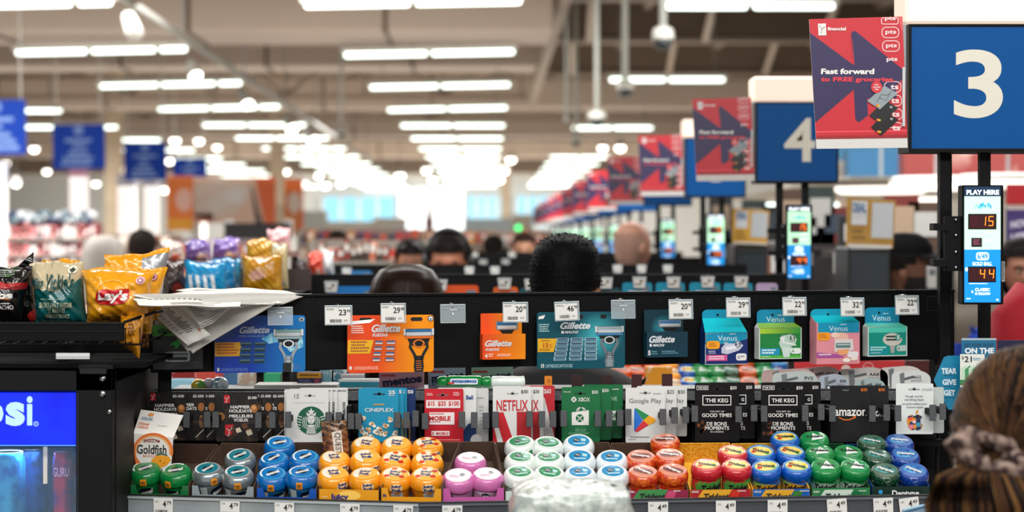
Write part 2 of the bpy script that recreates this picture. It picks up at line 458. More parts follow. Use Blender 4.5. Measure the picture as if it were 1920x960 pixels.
# ---------------------------------------------------------------- hanging blue aisle signs
BLU, BLT = mat('#0538a0', .6, spec=.2), mat('#7f9fd9', .6)
for i, (x0, y0, x1, y1, d) in enumerate(((-60, 187, 48, 290, 25), (100, 233, 197, 317, 30), (233, 267, 312, 338, 35.6), (325, 296, 388, 352, 42))):
    k = d / F; cx = (x0 + x1) / 2
    t = thing('hanging_aisle_sign', 'blue hanging aisle sign with blurred white text, %s from the left edge' % ORD[i], 'sign', P(cx, y1, d), (0, -.015, .05))
    a = PX(cx, y1, k, step=.004)
    a.slab(rr(x0, y0, x1, y1, 3), .05, BLU)
    w_ = x1 - x0; h = y1 - y0
    a.ring(cx, y0 + h * .13, w_ * .05, w_ * .09, BLT, 1); a.disc(cx, y0 + h * .13, w_ * .03, w_ * .03, BLT, 1)
    for q, (yy, ww) in enumerate(((.32, .26), (.45, .12), (.60, .2), (.72, .3), (.84, .34))):
        a.small(cx - w_ * ww, y0 + h * yy, cx + w_ * ww * 1.25, y0 + h * (yy + .10), 1, BLT, 1, .8, seed=q)
    a.build('sign_board', t)
    m = MB()
    for q in (-.42, .42): m.tube([(w_ * q * k, .02, h * k), (w_ * q * k, .02, RZ - wz(y1, d))], .012, mat('#c9c9c4'), 6)
    m.build('hanger', t)
# ================================================================ BLACK HEADER BOARD over the gift cards, with blades
AX, AY, BX, BY = wx(590, 4.15), 4.15, wx(1790, 4.52), 4.52
SL = (BX - AX) / (BY - AY)
def dP(px):
    q = (px - VX) / F
    return (AX - AY * SL) / (q - SL)
YAW = math.atan2(BY - AY, BX - AX)
def on_board(px, py, off=0.0):
    """a point on the front of the header board, off metres toward the viewer"""
    d = dP(px); p = P(px, py, d)
    return p + Vector((math.sin(YAW), -math.cos(YAW), 0)) * off
def lane_board(name, label, p0, p1, z0, z1, yaw):
    L = math.hypot(p1[0] - p0[0], p1[1] - p0[1])
    t = thing(name, label, 'display board', (p0[0], p0[1], z0), (0, 0, yaw))
    m = MB(); m.box(0, L, 0, .012, 0, z1 - z0, BLK); m.box(0, L, -.004, .02, z1 - z0 - .006, z1 - z0, BLK); m.build('panel', t, bevel=.0015)
    for x in (.03, L - .03): m = MB(); m.box(x - .012, x + .012, .014, .04, EYE - .598 - z0, z1 - z0 - .01, BLKM); m.build('post', t)
    m = MB()
    x = .1
    while x < L - .05:
        m.ball((x, -.0005, z1 - z0 - .018), .0022, .001, .0022, mat('#030303', .8), 8, 4); m.ball((x + .022, -.0005, z1 - z0 - .018), .0022, .001, .0022, mat('#030303', .8), 8, 4); x += .108
    m.build('peg_hole', t)
    return t, L
xa, ya = wx(283, dP(283)), dP(283)
t, L = lane_board('header_board', 'long black metal header board carrying razor packs above the gift cards', (xa, ya), (BX, BY), wz(694, 4.15), wz(551.5, 4.15), YAW)
m = MB()   # embossed marks near its right end
o_ = on_board(1742, 580)
hb = t
e = PX(1700, 600, 4.5 / F); e.frame(1742, 556, 1792, 583, .8, mat('#2a2c30', .3), 1); e.line([(1766, 571), (1770, 580), (1774, 571)], 1.5, mat('#9aa7c4', .3), 2)
e.build('corner_emblem', None, on_board(1700, 600, .001), (0, 0, YAW)); em = bpy.data.objects['corner_emblem']; em.parent = t
em.matrix_parent_inverse = (Matrix.Translation(t.location) @ Matrix.Rotation(YAW, 4, 'Z')).inverted()

CY = 1 / math.cos(YAW)
def board_item(name, label, cat, x0, y0, x1, y1, off=.012, group=None, d=None):
    cx = (x0 + x1) / 2; d = d or dP(cx); k = d / F
    p = on_board(cx, y1, off)
    t = thing(name, label, cat, p, (0, 0, YAW), group)
    return t, PX(cx, y1, k, k * CY)
def price_tag(x0, y0, x1, y1, big, small_, label, tilt=0, clearw=0, empty=False):
    t, a = board_item('price_tag', label, 'price tag', x0, y0, x1, y1, .075)
    cx = (x0 + x1) / 2; w_ = x1 - x0; h = y1 - y0
    t.rotation_euler = (-.06, tilt, YAW)
    hd = PX(cx, y1, a.k, a.kx)
    hd.slab(rr(x0 - 1, y0 - 2, x1 + 2, y1 + 2, 1), .0012, clear('#cfdde3', .08, .28 if empty else .35), -2)
    hd.rect(x0 - 1, y0 - 2, x1 + 2, y0, mat('#cfd8dc', .2), 1); hd.rect(x0 - 1, y1 + .8, x1 + 2, y1 + 2, mat('#c6d0d4', .2), 1); hd.frame(x0 - 1, y0 - 2, x1 + 2, y1 + 2, .7, mat('#b3bfc4', .2), 1)
    hd.build('label_holder', t)
    hk = MB(); kx = a.k
    hk.tube([(0, .0765, (h + 4) * kx), (0, .004, (h + 3) * kx), (0, .0, (h - 4) * kx)], .0016, CHR, 6); hk.build('peg_hook', t)
    if empty:
        a.rect(cx - 6, y0 + 8, cx + 8, y0 + 9.5, mat('#dde5e8', .2), 2); a.line([(cx, y0 + 14), (cx + 1, y0 + 18)], 2, mat('#eef3f5', .2), 2); a.rect(x0, y0 + 6, x1, y0 + 6.8, mat('#a9b6bb', .2), 2)
        a.build('clip', t); return t
    a.rect(x0, y0 + 2, x1 - 2, y1, PAPER, 2)
    u = w_ / 45
    a.text(big, x0 + 23 * u, y0 + 6, x0 + 36 * u, y0 + 17, INK, 3, .02); a.text(small_, x0 + 37 * u, y0 + 6, x0 + 43 * u, y0 + 12, INK, 3, .02)
    R = random.Random(int(x0)); x = x0 + 8 * u
    while x < x0 + 27 * u:
        b_ = R.uniform(.6, 1.5); a.rect(x, y1 - 9, x + b_, y1 - 3, INK, 3); x += b_ + R.uniform(.5, 1.0)
    a.small(x0 + 2, y0 + 4, x0 + 18 * u, y0 + 8, 2, mat('#777777'), 3); a.small(x0 + 32 * u, y1 - 8, x0 + 40 * u, y1 - 4, 2, mat('#999999'), 3)
    a.build('paper_label', t)
    return t
TAGS = [(598, 572, 645, 605, '23', '99', 'price tag reading 23.99 on the bare stretch of black board'),
        (701, 568, 744, 601, '29', '98', 'price tag reading 29.98 over the large orange razor pack'),
        (926, 566, 970, 600, '20', '99', 'price tag reading 20.99 over the small orange razor pack'),
        (1022, 565, 1065, 597, '46', '99', 'tilted price tag reading 46.99 over the large teal razor pack'),
        (1232, 561, 1275, 594, '20', '99', 'price tag reading 20.99 over the small dark teal razor pack'),
        (1338, 558, 1381, 591, '29', '99', 'price tag reading 29.99 over the cyan and navy razor box'),
        (1442, 557, 1485, 588, '22', '99', 'price tag reading 22.99 over the green razor box'),
        (1549, 558, 1592, 589, '32', '99', 'price tag reading 32.99 over the pink razor box'),
        (1650, 554, 1693, 586, '22', '99', 'price tag reading 22.99 over the mint teal razor box')]
for x0, y0, x1, y1, b_, s_, lab in TAGS:
    price_tag(x0, y0, x1, y1, b_, s_, lab, -.03 if b_ == '46' else .0)
price_tag(285, 575, 318, 604, '4', '99', 'price tag half hidden under the newspaper above the green-topped box')
price_tag(811, 570, 854, 601, '', '', 'empty clear label holder right of the large orange razor pack', empty=True)
price_tag(1126, 562, 1168, 593, '', '', 'empty clear label holder over the razor picture of the large teal pack', empty=True)
price_tag(493, 575, 535, 605, '', '', 'empty clear label holder over the large blue razor pack', empty=True)

def gillette(a, x0, y0, x1, y1, m, sh='#00000000'):
    a.text('Gillette', x0, y0, x1, y1, m, 3, .035, .35)
def cart(a, x0, y0, x1, y1, body, strip_, mid):
    a.rrect(x0, y0, x1, y1, .8, body, 3); a.rect(x0 + 2, y0 + 1, x1 - 2, y0 + (y1 - y0) * .42, strip_, 4); a.rect(x0 + 2, y0 + (y1 - y0) * .55, x1 - 2, y1 - 1.2, mid, 4)
def razor(a, cx, y0, y1, head, strip_, body, body2, hw=25):
    """razor picture: cartridge head, neck, fork and handle"""
    h = y1 - y0
    a.rrect(cx - hw, y0, cx + hw, y0 + h * .22, 2, mat('#3a4148', .35), 3)
    a.rect(cx - hw + 1, y0 + h * .01, cx + hw - 1, y0 + h * .075, strip_, 4); a.rect(cx - hw + 3, y0 + h * .08, cx + hw - 3, y0 + h * .16, mat('#c9ced2', .25), 4); a.rect(cx - hw, y0 + h * .17, cx + hw, y0 + h * .22, head, 4)
    for s_ in (-1, 1): a.rect(cx + s_ * hw - 2.2, y0 + h * .0, cx + s_ * hw + 2.2, y0 + h * .15, mat('#d5dadd', .3), 4)
    a.poly([(cx - hw * .8, y0 + h * .23), (cx + hw * .8, y0 + h * .23), (cx + hw * .62, y0 + h * .36), (cx + hw * .2, y0 + h * .42), (cx - hw * .2, y0 + h * .42), (cx - hw * .62, y0 + h * .36)], mat('#16181b', .3), 3)
    a.ring(cx, y0 + h * .34, hw * .30, hw * .42, body2, 4, 20, .7)
    for s_ in (-1, 1):
        a.line([(cx + s_ * hw * .55, y0 + h * .30), (cx + s_ * hw * .62, y0 + h * .42), (cx + s_ * hw * .3, y0 + h * .60), (cx + s_ * hw * .16, y0 + h * .8)], hw * .2, body, 4)
    a.poly([(cx - hw * .26, y0 + h * .62), (cx + hw * .26, y0 + h * .62), (cx + hw * .36, y0 + h * .86), (cx + hw * .3, y1), (cx - hw * .3, y1), (cx - hw * .36, y0 + h * .86)], body, 4)
    for q in range(5): a.rect(cx - hw * .2, y0 + h * (.74 + q * .05), cx + hw * .2, y0 + h * (.755 + q * .05), body2, 5)
def gmat(h1, h2, x0, x1, ax=0, rough=.28):
    """printed colour blend that runs across a pack, x0..x1 in metres of its own space"""
    k = ('g', h1, h2, round(x0, 4), round(x1, 4), ax, rough)
    if k in _mats: return _mats[k]
    m = mat(h1, rough).copy(); nt = m.node_tree; p = nt.nodes['Principled BSDF']
    tc = nt.nodes.new('ShaderNodeTexCoord'); sp = nt.nodes.new('ShaderNodeSeparateXYZ'); mr = nt.nodes.new('ShaderNodeMapRange'); r = nt.nodes.new('ShaderNodeValToRGB')
    mr.inputs[1].default_value, mr.inputs[2].default_value = x0, x1
    r.color_ramp.elements[0].color, r.color_ramp.elements[1].color = hexc(h1), hexc(h2)
    nt.links.new(tc.outputs['Object'], sp.inputs[0]); nt.links.new(sp.outputs[ax], mr.inputs[0]); nt.links.new(mr.outputs[0], r.inputs['Fac']); nt.links.new(r.outputs['Color'], p.inputs['Base Color'])
    _mats[k] = m; return m
def halo(h1, h2, cx, cz, rx, rz, rough=.28):
    """printed round glow: h2 in the middle, h1 outside"""
    m = mat(h1, rough).copy(); nt = m.node_tree; p = nt.nodes['Principled BSDF']
    tc = nt.nodes.new('ShaderNodeTexCoord'); mp = nt.nodes.new('ShaderNodeMapping'); g = nt.nodes.new('ShaderNodeTexGradient'); g.gradient_type = 'SPHERICAL'; r = nt.nodes.new('ShaderNodeValToRGB')
    mp.inputs['Location'].default_value = (-cx / rx, 0, -cz / rz); mp.inputs['Scale'].default_value = (1 / rx, 0, 1 / rz)
    r.color_ramp.elements[0].color, r.color_ramp.elements[1].color = hexc(h1), hexc(h2); r.color_ramp.elements[1].position = .9
    nt.links.new(tc.outputs['Object'], mp.inputs[0]); nt.links.new(mp.outputs[0], g.inputs[0]); nt.links.new(g.outputs['Fac'], r.inputs['Fac']); nt.links.new(r.outputs['Color'], p.inputs['Base Color'])
    return m
SIL = mat('#dfe4e8', .3)
def blister(label, x0, y0, x1, y1, base, art, holes=(), r=6):
    t, a = board_item('razor_pack', label, 'razor pack', x0, y0, x1, y1, .022)
    a.slab(rr(x0, y0, x1, y1, r), .004, base)
    for hx, hy, hw, hh in holes: a.rrect(hx - hw, hy - hh, hx + hw, hy + hh, hh * .9, mat('#060607', .6), 1)
    art(a)
    a.build('card', t, bevel=.0)
    return t, a
# large orange pack
def art(a):
    a.poly([(655, 601), (700, 597), (690, 604), (656, 607)], mat('#ffffff', .4), 2)
    a.text('FUSION5', 694, 624, 723, 630, SIL, 3, .03, .3); gillette(a, 693, 607, 746, 622, SIL)
    a.poly([(650, 636), (697, 636), (690, 661), (649, 661)], mat('#f2b81d', .4), 2); a.small(655, 638, 690, 660, 4, mat('#a5572c'), 3)
    a.small(656, 609, 682, 625, 4, mat('#ffd9c9'), 3)
    for r_ in range(4):
        for c_ in range(2):
            x = 698 + c_ * 21 - r_ * 1.6 + c_ * r_ * .8; y = 636.5 + r_ * 10.5
            cart(a, x, y, x + 17 + c_ * 2, y + 8.5, mat('#d9551c', .3), mat('#2f6f9f', .3), mat('#cdd3d6', .25))
    a.text('8', 652, 684, 657, 691, WHT, 3, .04); a.text('CARTRIDGES/CARTOUCHES', 661, 685, 705, 691, mat('#ffd8b8'), 3)
    razor(a, 780, 616, 697, mat('#e8702a', .3), mat('#2f6f9f', .3), mat('#22262a', .3), mat('#e57a2c', .3), 26)
    a.disc(802, 597, 5.5, 5.5, mat('#2b3d52'), 2); a.disc(802, 597, 4, 4, WHT, 3); a.disc(802, 598, 1.8, 1.8, mat('#38669a'), 4)
k = dP(728) / F
t, a = blister('large orange blister pack of eight razor cartridges with razor picture', 649, 590, 808, 697, gmat('#ea4d1d', '#f7950f', -.03, .05), art, ((682, 598, 11, 3.6), (776, 598, 11, 3.6)))
# large blue pack
def art(a):
    gillette(a, 447, 611, 502, 624, mat('#b9c6d8', .3)); a.text('PROGLIDE', 447, 627, 493, 631, mat('#6f8fc0', .3), 3, .03)
    a.small(407, 619, 440, 634, 4, mat('#3767ae'), 3)
    a.poly([(403, 640), (453, 640), (447, 666), (403, 666)], mat('#dfa51c', .4), 2); a.small(407, 642, 447, 664, 4, mat('#b5481f'), 3)
    for r_ in range(4):
        for c_ in range(2):
            x = 449 + c_ * 25 - r_ * .8; y = 640 + r_ * 10.5; cart(a, x, y, x + 21, y + 8, mat('#22506a', .3), mat('#56737d', .3), mat('#0e2c42', .3))
    a.poly([(487, 634), (505, 624), (530, 616), (560, 620), (564, 650), (540, 660), (520, 640), (500, 644)], mat('#2f9ad0', .3, h2='#a6dcea', nscale=60), 2)
    razor(a, 536, 617, 697, mat('#9db6bb', .25), mat('#7fa8a5', .25), mat('#9aa6ad', .25), mat('#dfe5e8', .2), 25)
    a.rect(526, 680, 541, 697, mat('#14181c'), 6); a.text('8', 407, 687, 411, 694, WHT, 3, .04); a.text('CARTRIDGES/CARTOUCHES', 413, 688, 462, 694, mat('#6d93d6'), 3)
    a.disc(560, 599, 5, 4, mat('#a5b0bb'), 2); a.disc(560, 599, 2.2, 2.2, mat('#5a2c22'), 3); a.small(543, 684, 562, 693, 3, mat('#4c79c8'), 3)
k = dP(485) / F
t, a = blister('large blue blister pack of eight razor cartridges under the newspaper', 402, 591, 567, 697, gmat('#0a37a4', '#0c71b9', -.02, .06), art)
# large teal pack
def art(a):
    a.poly([(1004, 592), (1016, 589), (1013, 596), (1003, 597)], WHT, 2)
    gillette(a, 1044, 603, 1101, 616, SIL); a.text('MACH3', 1052, 619, 1078, 624, SIL, 3, .04, .3); a.rect(1046, 619, 1051, 624, SIL, 3)
    a.small(1004, 606, 1024, 622, 4, mat('#a8cdd3'), 3)
    a.poly([(1002, 633), (1038, 633), (1032, 658), (1002, 658)], mat('#efb41d', .4), 2); a.text('15', 1012, 641, 1022, 650, mat('#c8521c'), 3, .03); a.text('%', 1023, 643, 1029, 650, mat('#c8521c'), 3); a.small(1008, 636, 1026, 639, 1, mat('#a5572c'), 3); a.small(1005, 652, 1031, 657, 2, mat('#a5572c'), 3)
    for r_ in range(5):
        for c_ in range(3):
            x = 1037 + c_ * 26.5 - r_ * 1.3 + c_ * r_ * .6; y = 632 + r_ * 8.7; cart(a, x, y, x + 23.5, y + 7.4, mat('#9fc1d0', .25), mat('#16384f', .3), mat('#3f6f92', .3))
    razor(a, 1137, 611, 688, mat('#4385b8', .3), mat('#9fb4ba', .25), mat('#6f7a82', .25), mat('#c6d0d5', .2), 25)
    a.text('15', 1008, 680, 1014, 687, WHT, 3, .04); a.text('CARTRIDGES/CARTOUCHES', 1016, 681, 1067, 687, mat('#b9dbe2'), 3)
k = dP(1084) / F
t, a = blister('large teal blister pack of fifteen razor cartridges with razor picture', 1001, 584, 1167, 690, halo('#07505f', '#3fb4bd', (1118 - 1084) * k, (690 - 630) * k, .055, .05), art, ((1083, 593, 4, 4), (1126, 593, 6, 4)))
# small boxes: thin hang tab rising from a box
def small_box(label, x0, ytab, x1, ybox, y1, tabm, boxm, depth, tabart, boxart, name='razor_box'):
    t, a = board_item(name, label, 'razor box', x0, ytab, x1, y1, .012 + depth)
    tb = PX(a.ox, a.oy, a.k, a.kx); tb.y0 = depth
    tb.slab([(x + 2 * (.5 - (x > a.ox)) * 1.5, y) for x, y in rr(x0, ytab, x1, ybox + 3, 2)], .002, tabm); tabart(tb); tb.build('hang_tab', t)
    a.slab([(x0, ybox), (x1, ybox), (x1, y1), (x0, y1)], depth, boxm); boxart(a); a.build('box', t)
    return t
def razor_cart(a, x0, y0, x1, y1, strip_):
    a.rrect(x0, y0, x1, y1, 2, mat('#8b9398', .3), 2); a.rect(x0 + 2, y0 + 1, x1 - 2, y0 + (y1 - y0) * .45, strip_, 3); a.rect(x0 + 3, y0 + (y1 - y0) * .5, x1 - 3, y1 - 2, mat('#cfd5d8', .25), 3)
    a.poly([(x0 + 6, y1), (x1 - 6, y1), (x1 - 12, y1 + 7), (x0 + 12, y1 + 7)], mat('#101214'), 2)
def ta(a):
    razor_cart(a, 927, 602, 968, 618, mat('#2f6f9f'))
def ba(a):
    gillette(a, 901, 636, 951, 648, SIL); a.text('FUSION5', 902, 651, 928, 656, SIL, 3, .03, .3)
    a.text('4', 901, 661, 906, 669, WHT, 3, .04); a.small(908, 661, 918, 668, 2, mat('#ffe0c8'), 3); a.small(924, 662, 950, 667, 2, mat('#ffe0c8'), 3)
small_box('small orange hanging box of four razor cartridges', 897, 587, 977, 625, 672, gmat('#e8501c', '#f59a12', -.03, .03), gmat('#e84f1d', '#f7900f', -.04, .04), .022, ta, ba)
def ta(a): razor_cart(a, 1231, 600, 1274, 613, mat('#3c77b0'))
def ba(a):
    gillette(a, 1206, 628, 1255, 641, SIL); a.text('MACH3', 1213, 643, 1235, 648, SIL, 3, .04, .3); a.rect(1207, 643, 1211, 648, SIL, 3)
    a.text('5', 1204, 655, 1209, 664, WHT, 3, .04); a.small(1211, 656, 1224, 664, 2, mat('#5f93a5'), 3); a.small(1230, 656, 1262, 663, 2, mat('#5f93a5'), 3)
small_box('small dark teal hanging box of five razor cartridges', 1202, 580, 1280, 621, 668, halo('#07323f', '#2b8fa0', 0, .06, .03, .03), mat('#0a3747', .3), .022, ta, ba)
def gable(label, x0, ytab, x1, ysh, y1, tab, slope, face, side, art, depth=.03, tabart=None, white=True, lift=22):
    """milk-carton style hanging box: hang tab, sloping shoulder, printed face"""
    t, a = board_item('razor_box', label, 'razor box', x0, ytab, x1, y1, .012 + depth)
    k, kx = a.k, a.kx; ox, oy = a.ox, a.oy
    tb = PX(ox, oy, k, kx); tb.y0 = depth
    e = 5 if (ysh - ytab) > 25 else 2
    pts = [(x0 + e, ysh - lift + 3)] + arc(x0 + e + 10, ytab + 9, 10, 9, 180, 270, 6) + arc(x1 - e - 12, ytab + 9, 12, 9, 270, 360, 6) + [(x1 - e, ysh - lift + 3)]
    tb.slab(pts, .002, tab); tb.disc(ox - 6, ytab + 10, 2.6, 2.2, mat('#050506'), 1)
    if tabart: tabart(tb)
    tb.build('hang_tab', t)
    q = PX(ox, oy, k, kx)
    A, B = q.pt(x0 + e, ysh - lift, 0), q.pt(x1 - e, ysh - lift, 0); A = (A[0], depth, A[2]); B = (B[0], depth, B[2])
    C, D = q.pt(x1, ysh, 0), q.pt(x0, ysh, 0)
    q.add([A, B, C, D], [(0, 1, 2, 3)], slope)
    D2, C2 = (D[0], depth, D[2]), (C[0], depth, C[2])
    q.add([A, D, D2], [(0, 1, 2)], side); q.add([B, C, C2], [(0, 2, 1)], side)
    q.build('shoulder', t)
    a.slab([(x0, ysh), (x1, ysh), (x1, y1), (x0, y1)], depth, face, 0, side)
    if white: a.frame(x0, ysh, x1, y1, 1.6, mat('#e4ebe6', .4), 1)
    art(a); a.build('box', t); return t
CY1, CY2 = mat('#0fb2c9', .3), mat('#0a86ac', .3)
def venus(a, x0, y0, x1, y1, l=3): a.text('Venus', x0, y0, x1, y1, mat('#d7eef2', .4), l, -.004); a.small(x0 + (x1 - x0) * .6, y0 - 3, x1 - 2, y0 - .5, 1, mat('#d7eef2'), l)
def art(a):
    a.rect(1307, 621, 1388, 643, mat('#0a8fb5', .3), 1); venus(a, 1331, 627, 1368, 637)
    a.poly([(1308, 640), (1345, 645), (1388, 634), (1388, 680), (1308, 680)], mat('#142a68', .3), 2)
    a.rrect(1309, 637, 1335, 652, 6, mat('#f2a11c', .4), 3); a.small(1314, 640, 1330, 649, 3, mat('#c06d1c'), 4)
    a.poly([(1338, 650), (1345, 642), (1374, 642), (1380, 646), (1372, 655), (1350, 662), (1338, 660)], mat('#c4c4d8', .3), 3); a.poly([(1345, 648), (1370, 645), (1366, 652), (1347, 655)], mat('#e9e9f0', .3), 4); a.poly([(1341, 640), (1351, 640), (1346, 646)], mat('#b9bfc9', .3), 4)
    a.disc(1369, 644, 6, 6, mat('#142a68', .3), 5); a.ring(1369, 644, 5.4, 6, WHT, 6); a.text('5', 1366, 640, 1372, 648, WHT, 6, .03)
    a.small(1313, 655, 1332, 662, 2, mat('#b9bfd8'), 3); a.rect(1309, 663, 1349, 674, mat('#d5508c', .35), 3); a.small(1314, 665, 1346, 673, 2, mat('#ffd7e8'), 4, .6); a.rrect(1366, 661, 1386, 674, 4, WHT, 3); a.text('6', 1369, 664, 1373, 671, mat('#555566'), 4); a.small(1374, 665, 1385, 670, 1, mat('#888898'), 4)
gable('cyan and navy hanging razor box with orange badge', 1307, 580, 1388, 622, 681, mat('#0a93b4', .3), mat('#0fc0d2', .3), mat('#142a68', .3), mat('#0a2a60', .3), art, .032, lift=26)
def art(a):
    a.rect(1410, 612, 1490, 624, gmat('#a5c93a', '#3a9a3a', -.04, .04), 1)
    a.poly([(1447, 642), (1452, 628), (1470, 625), (1482, 634), (1478, 646), (1462, 650), (1450, 650)], mat('#b5cfc0', .3), 2); a.line([(1452, 640), (1470, 643), (1480, 646)], 2.5, WHT, 3); a.poly([(1448, 631), (1460, 629), (1455, 641)], mat('#e4e4ea', .3), 3)
    a.disc(1473, 633, 6, 6, mat('#14603a', .3), 4); a.ring(1473, 633, 5.4, 6, WHT, 5); a.text('5', 1470.5, 629, 1476, 637, WHT, 5, .03)
    a.poly([(1451, 649), (1472, 649), (1467, 668), (1456, 668)], mat('#c8d8d0', .3), 3)
    a.rect(1411, 651, 1448, 664, mat('#1a90b8', .3), 2); a.small(1414, 653, 1446, 663, 2, mat('#d8f0f4'), 3, .6); a.rect(1411, 664, 1490, 670, mat('#4fae3c', .3), 1); a.small(1414, 666, 1434, 668, 1, WHT, 3)
    a.rrect(1470, 651, 1489, 662, 4, mat('#dfe9df'), 3); a.text('4', 1472, 653, 1476, 660, mat('#446644'), 4)
gable('green and yellow hanging razor box', 1409, 580, 1491, 613, 671, mat('#0a86ac', .3), mat('#8fc23c', .3), mat('#1d7f3d', .3), mat('#dfe6e2', .4), art, .026, lambda q: venus(q, 1432, 593, 1468, 603, 1), lift=8)
def art(a):
    a.rect(1515, 603, 1595, 622, mat('#0d91b5', .3), 1); venus(a, 1536, 609, 1572, 619)
    a.disc(1560, 630, 14, 9, mat('#e9b5a2', .4), 1); a.disc(1548, 626, 8, 5, mat('#f0c8b8'), 2)
    a.rrect(1513, 621, 1538, 636, 5, mat('#f29c1f', .4), 3); a.small(1517, 624, 1534, 633, 3, mat('#c06d1c'), 4)
    a.poly([(1547, 634), (1582, 634), (1584, 654), (1560, 662), (1546, 656)], mat('#d9d0cf', .3), 3); a.rect(1549, 641, 1577, 650, mat('#5f7f7c', .3), 4); a.rect(1551, 643, 1575, 645, mat('#c9d2d2', .3), 5)
    a.poly([(1550, 654), (1575, 652), (1572, 662), (1556, 664)], mat('#e8a070'), 4)
    a.poly([(1512, 658), (1556, 662), (1566, 668), (1512, 668)], mat('#a8509a', .35), 3); a.small(1516, 661, 1540, 665, 1, WHT, 4)
    a.rrect(1571, 657, 1593, 668, 4, mat('#e6dfe2'), 3); a.disc(1585, 670, 7, 4, mat('#f0dcd0'), 4); a.disc(1570, 673, 8, 4, mat('#f2e4d8'), 4)
gable('pink and cyan hanging razor box with orange badge, wider than its neighbours', 1512, 579, 1596, 603, 680, mat('#0b9cb8', .3), mat('#11c3d3', .3), mat('#df8d98', .35), mat('#d9909a', .4), art, .036, white=False, lift=12)
def art(a):
    a.rect(1612, 611, 1687, 622, mat('#4fc7b0', .3), 1)
    a.disc(1659, 635, 19, 12, mat('#c9c6bd', .3), 2); a.rect(1646, 628, 1672, 631, mat('#222f2c'), 3); a.rect(1646, 634, 1670, 637, mat('#22302c'), 3)
    a.disc(1670, 631, 6, 6, mat('#0d8f80', .3), 4); a.text('5', 1667, 627, 1673, 635, WHT, 5, .03)
    a.poly([(1654, 647), (1664, 647), (1662, 660), (1656, 660)], mat('#a9a7a0'), 3)
    a.rect(1613, 646, 1650, 663, mat('#108f98', .3), 1); a.small(1616, 648, 1648, 657, 2, mat('#b6ece2'), 3, .6); a.small(1616, 659, 1638, 661, 1, mat('#d8f6ee'), 3)
    a.rrect(1667, 646, 1687, 657, 4, mat('#b9cfc8'), 3); a.text('4', 1669, 648, 1673, 655, mat('#4c6a62'), 4)
gable('mint teal hanging razor box nearest the right end of the board', 1611, 576, 1688, 611, 666, mat('#0a86ac', .3), mat('#63d0b8', .3), mat('#0d8f80', .3), mat('#d8e6e0', .4), art, .026, lambda q: venus(q, 1630, 590, 1666, 601, 1), lift=6)
# dark box with green top, mostly under the newspaper
def ta(a): pass
def ba(a):
    a.rect(283, 607, 372, 628, mat('#3f9c2c', .35), 1); a.text('Gillette', 293, 614, 336, 623, mat('#0d120d'), 3, .03, .35); a.rect(283, 628, 372, 629.5, mat('#101512'), 2)
    a.text('4', 315, 632, 336, 651, mat('#22a83c', .35), 3, .04, .3)
    a.rrect(306, 657, 351, 676, 4, mat('#aebcc2', .25), 2); a.rect(310, 660, 347, 664, mat('#5f6c72', .3), 3); a.rrect(311, 667, 346, 673, 2, mat('#181c1f'), 3); a.line([(306, 683), (366, 677)], 1, mat('#56615f'), 2)
o = small_box('charcoal razor box with a green top and large green 4', 285, 600, 374, 607, 690, mat('#101113', .4), mat('#222426', .35), .03, ta, ba)
# ================================================================ GIFT CARD RACK
RD = 4.08
SPK = mat('#2b2d30', .7, h2='#6f7378', nscale=900, thr=(.45, .62))
t = thing('gift_card_rack', 'black rack with grey speckled clips holding the row of gift cards', 'rack', P(1010, 832, 4.12))
def rx_(px): return wx(px, 4.12) - t.location.x
def rz_(py): return wz(py, 4.12) - t.location.z
m = MB(); m.box(rx_(282), rx_(1772), .02, .05, rz_(838), rz_(826), BLKM); m.box(rx_(282), rx_(1772), .03, .06, rz_(790), rz_(768), BLKM); m.build('crossbar', t)
m = MB(); m.box(rx_(282), rx_(1772), .045, .056, rz_(754), rz_(737), SPK); m.build('back_strip', t)
m = MB(); m.box(rx_(282), rx_(1772), .06, .08, rz_(838), rz_(734), mat('#08090a', .7)); m.build('back_panel', t)
for q in (290, 655, 790, 920, 1050, 1170, 1300, 1422, 1553, 1676): m = MB(); m.box(rx_(q) - .004, rx_(q) + .004, -.02, .05, rz_(838), rz_(760), BLKM); m.build('divider', t)
for q in (276, 1768): m = MB(); m.box(rx_(q), rx_(q + 4), .06, .07, rz_(960), rz_(690), BLKM); m.build('upright', t)
RACK = t
def clip(px, py, d=4.03):
    m = MB(); m.box(-.0065, .0065, 0, .003, -.016, .016, SPK); m.box(-.0055, .0055, .003, .07, -.006, .006, BLKM)
    p = P(px, py, d) - RACK.location
    m.build('clip', RACK, p, bevel=.001)
def card(name, label, x0, y0, x1, y1, base, art=None, d=RD, rot=0, cat='gift card', group=None, r=3, edge=None):
    cx = (x0 + x1) / 2; k = d / F
    t = thing(name, label, cat, P(cx, y1, d), (rot, 0, 0), group)
    a = PX(cx, y1, k)
    a.slab(rr(x0, y0, x1, y1, r), .0012, base, 0, edge)
    a.build('backing_card', t)
    if art:
        a = PX(cx, y1, k); art(a); a.build('print', t)
    return t
def eurohole(a, cx, y, m=None):
    m = m or mat('#3c3f42', .6)
    a.rrect(cx - 11, y - 1.5, cx + 11, y + 1.5, 1.4, m, 1); a.disc(cx, y - 1, 3, 3.4, m, 1, 14)
SC = mat('#0d0b0b', .4, h2='#4a3426', nscale=70, thr=(.52, .8), dist=.6)
RED = mat('#c51f2b', .35)
def pcmark(a, x0, y0, x1, y1):
    a.rect(x0, y0, x1, y1, RED, 2); w_ = x1 - x0; h = y1 - y0
    a.line([(x0 + w_ * .15, y0 + h * .3), (x0 + w_ * .5, y0 + h * .5), (x0 + w_ * .85, y0 + h * .25), (x0 + w_ * .7, y0 + h * .2)], 1, WHT, 3); a.line([(x0 + w_ * .5, y0 + h * .45), (x0 + w_ * .45, y0 + h * .85), (x0 + w_ * .2, y0 + h * .9)], 1.1, WHT, 3)
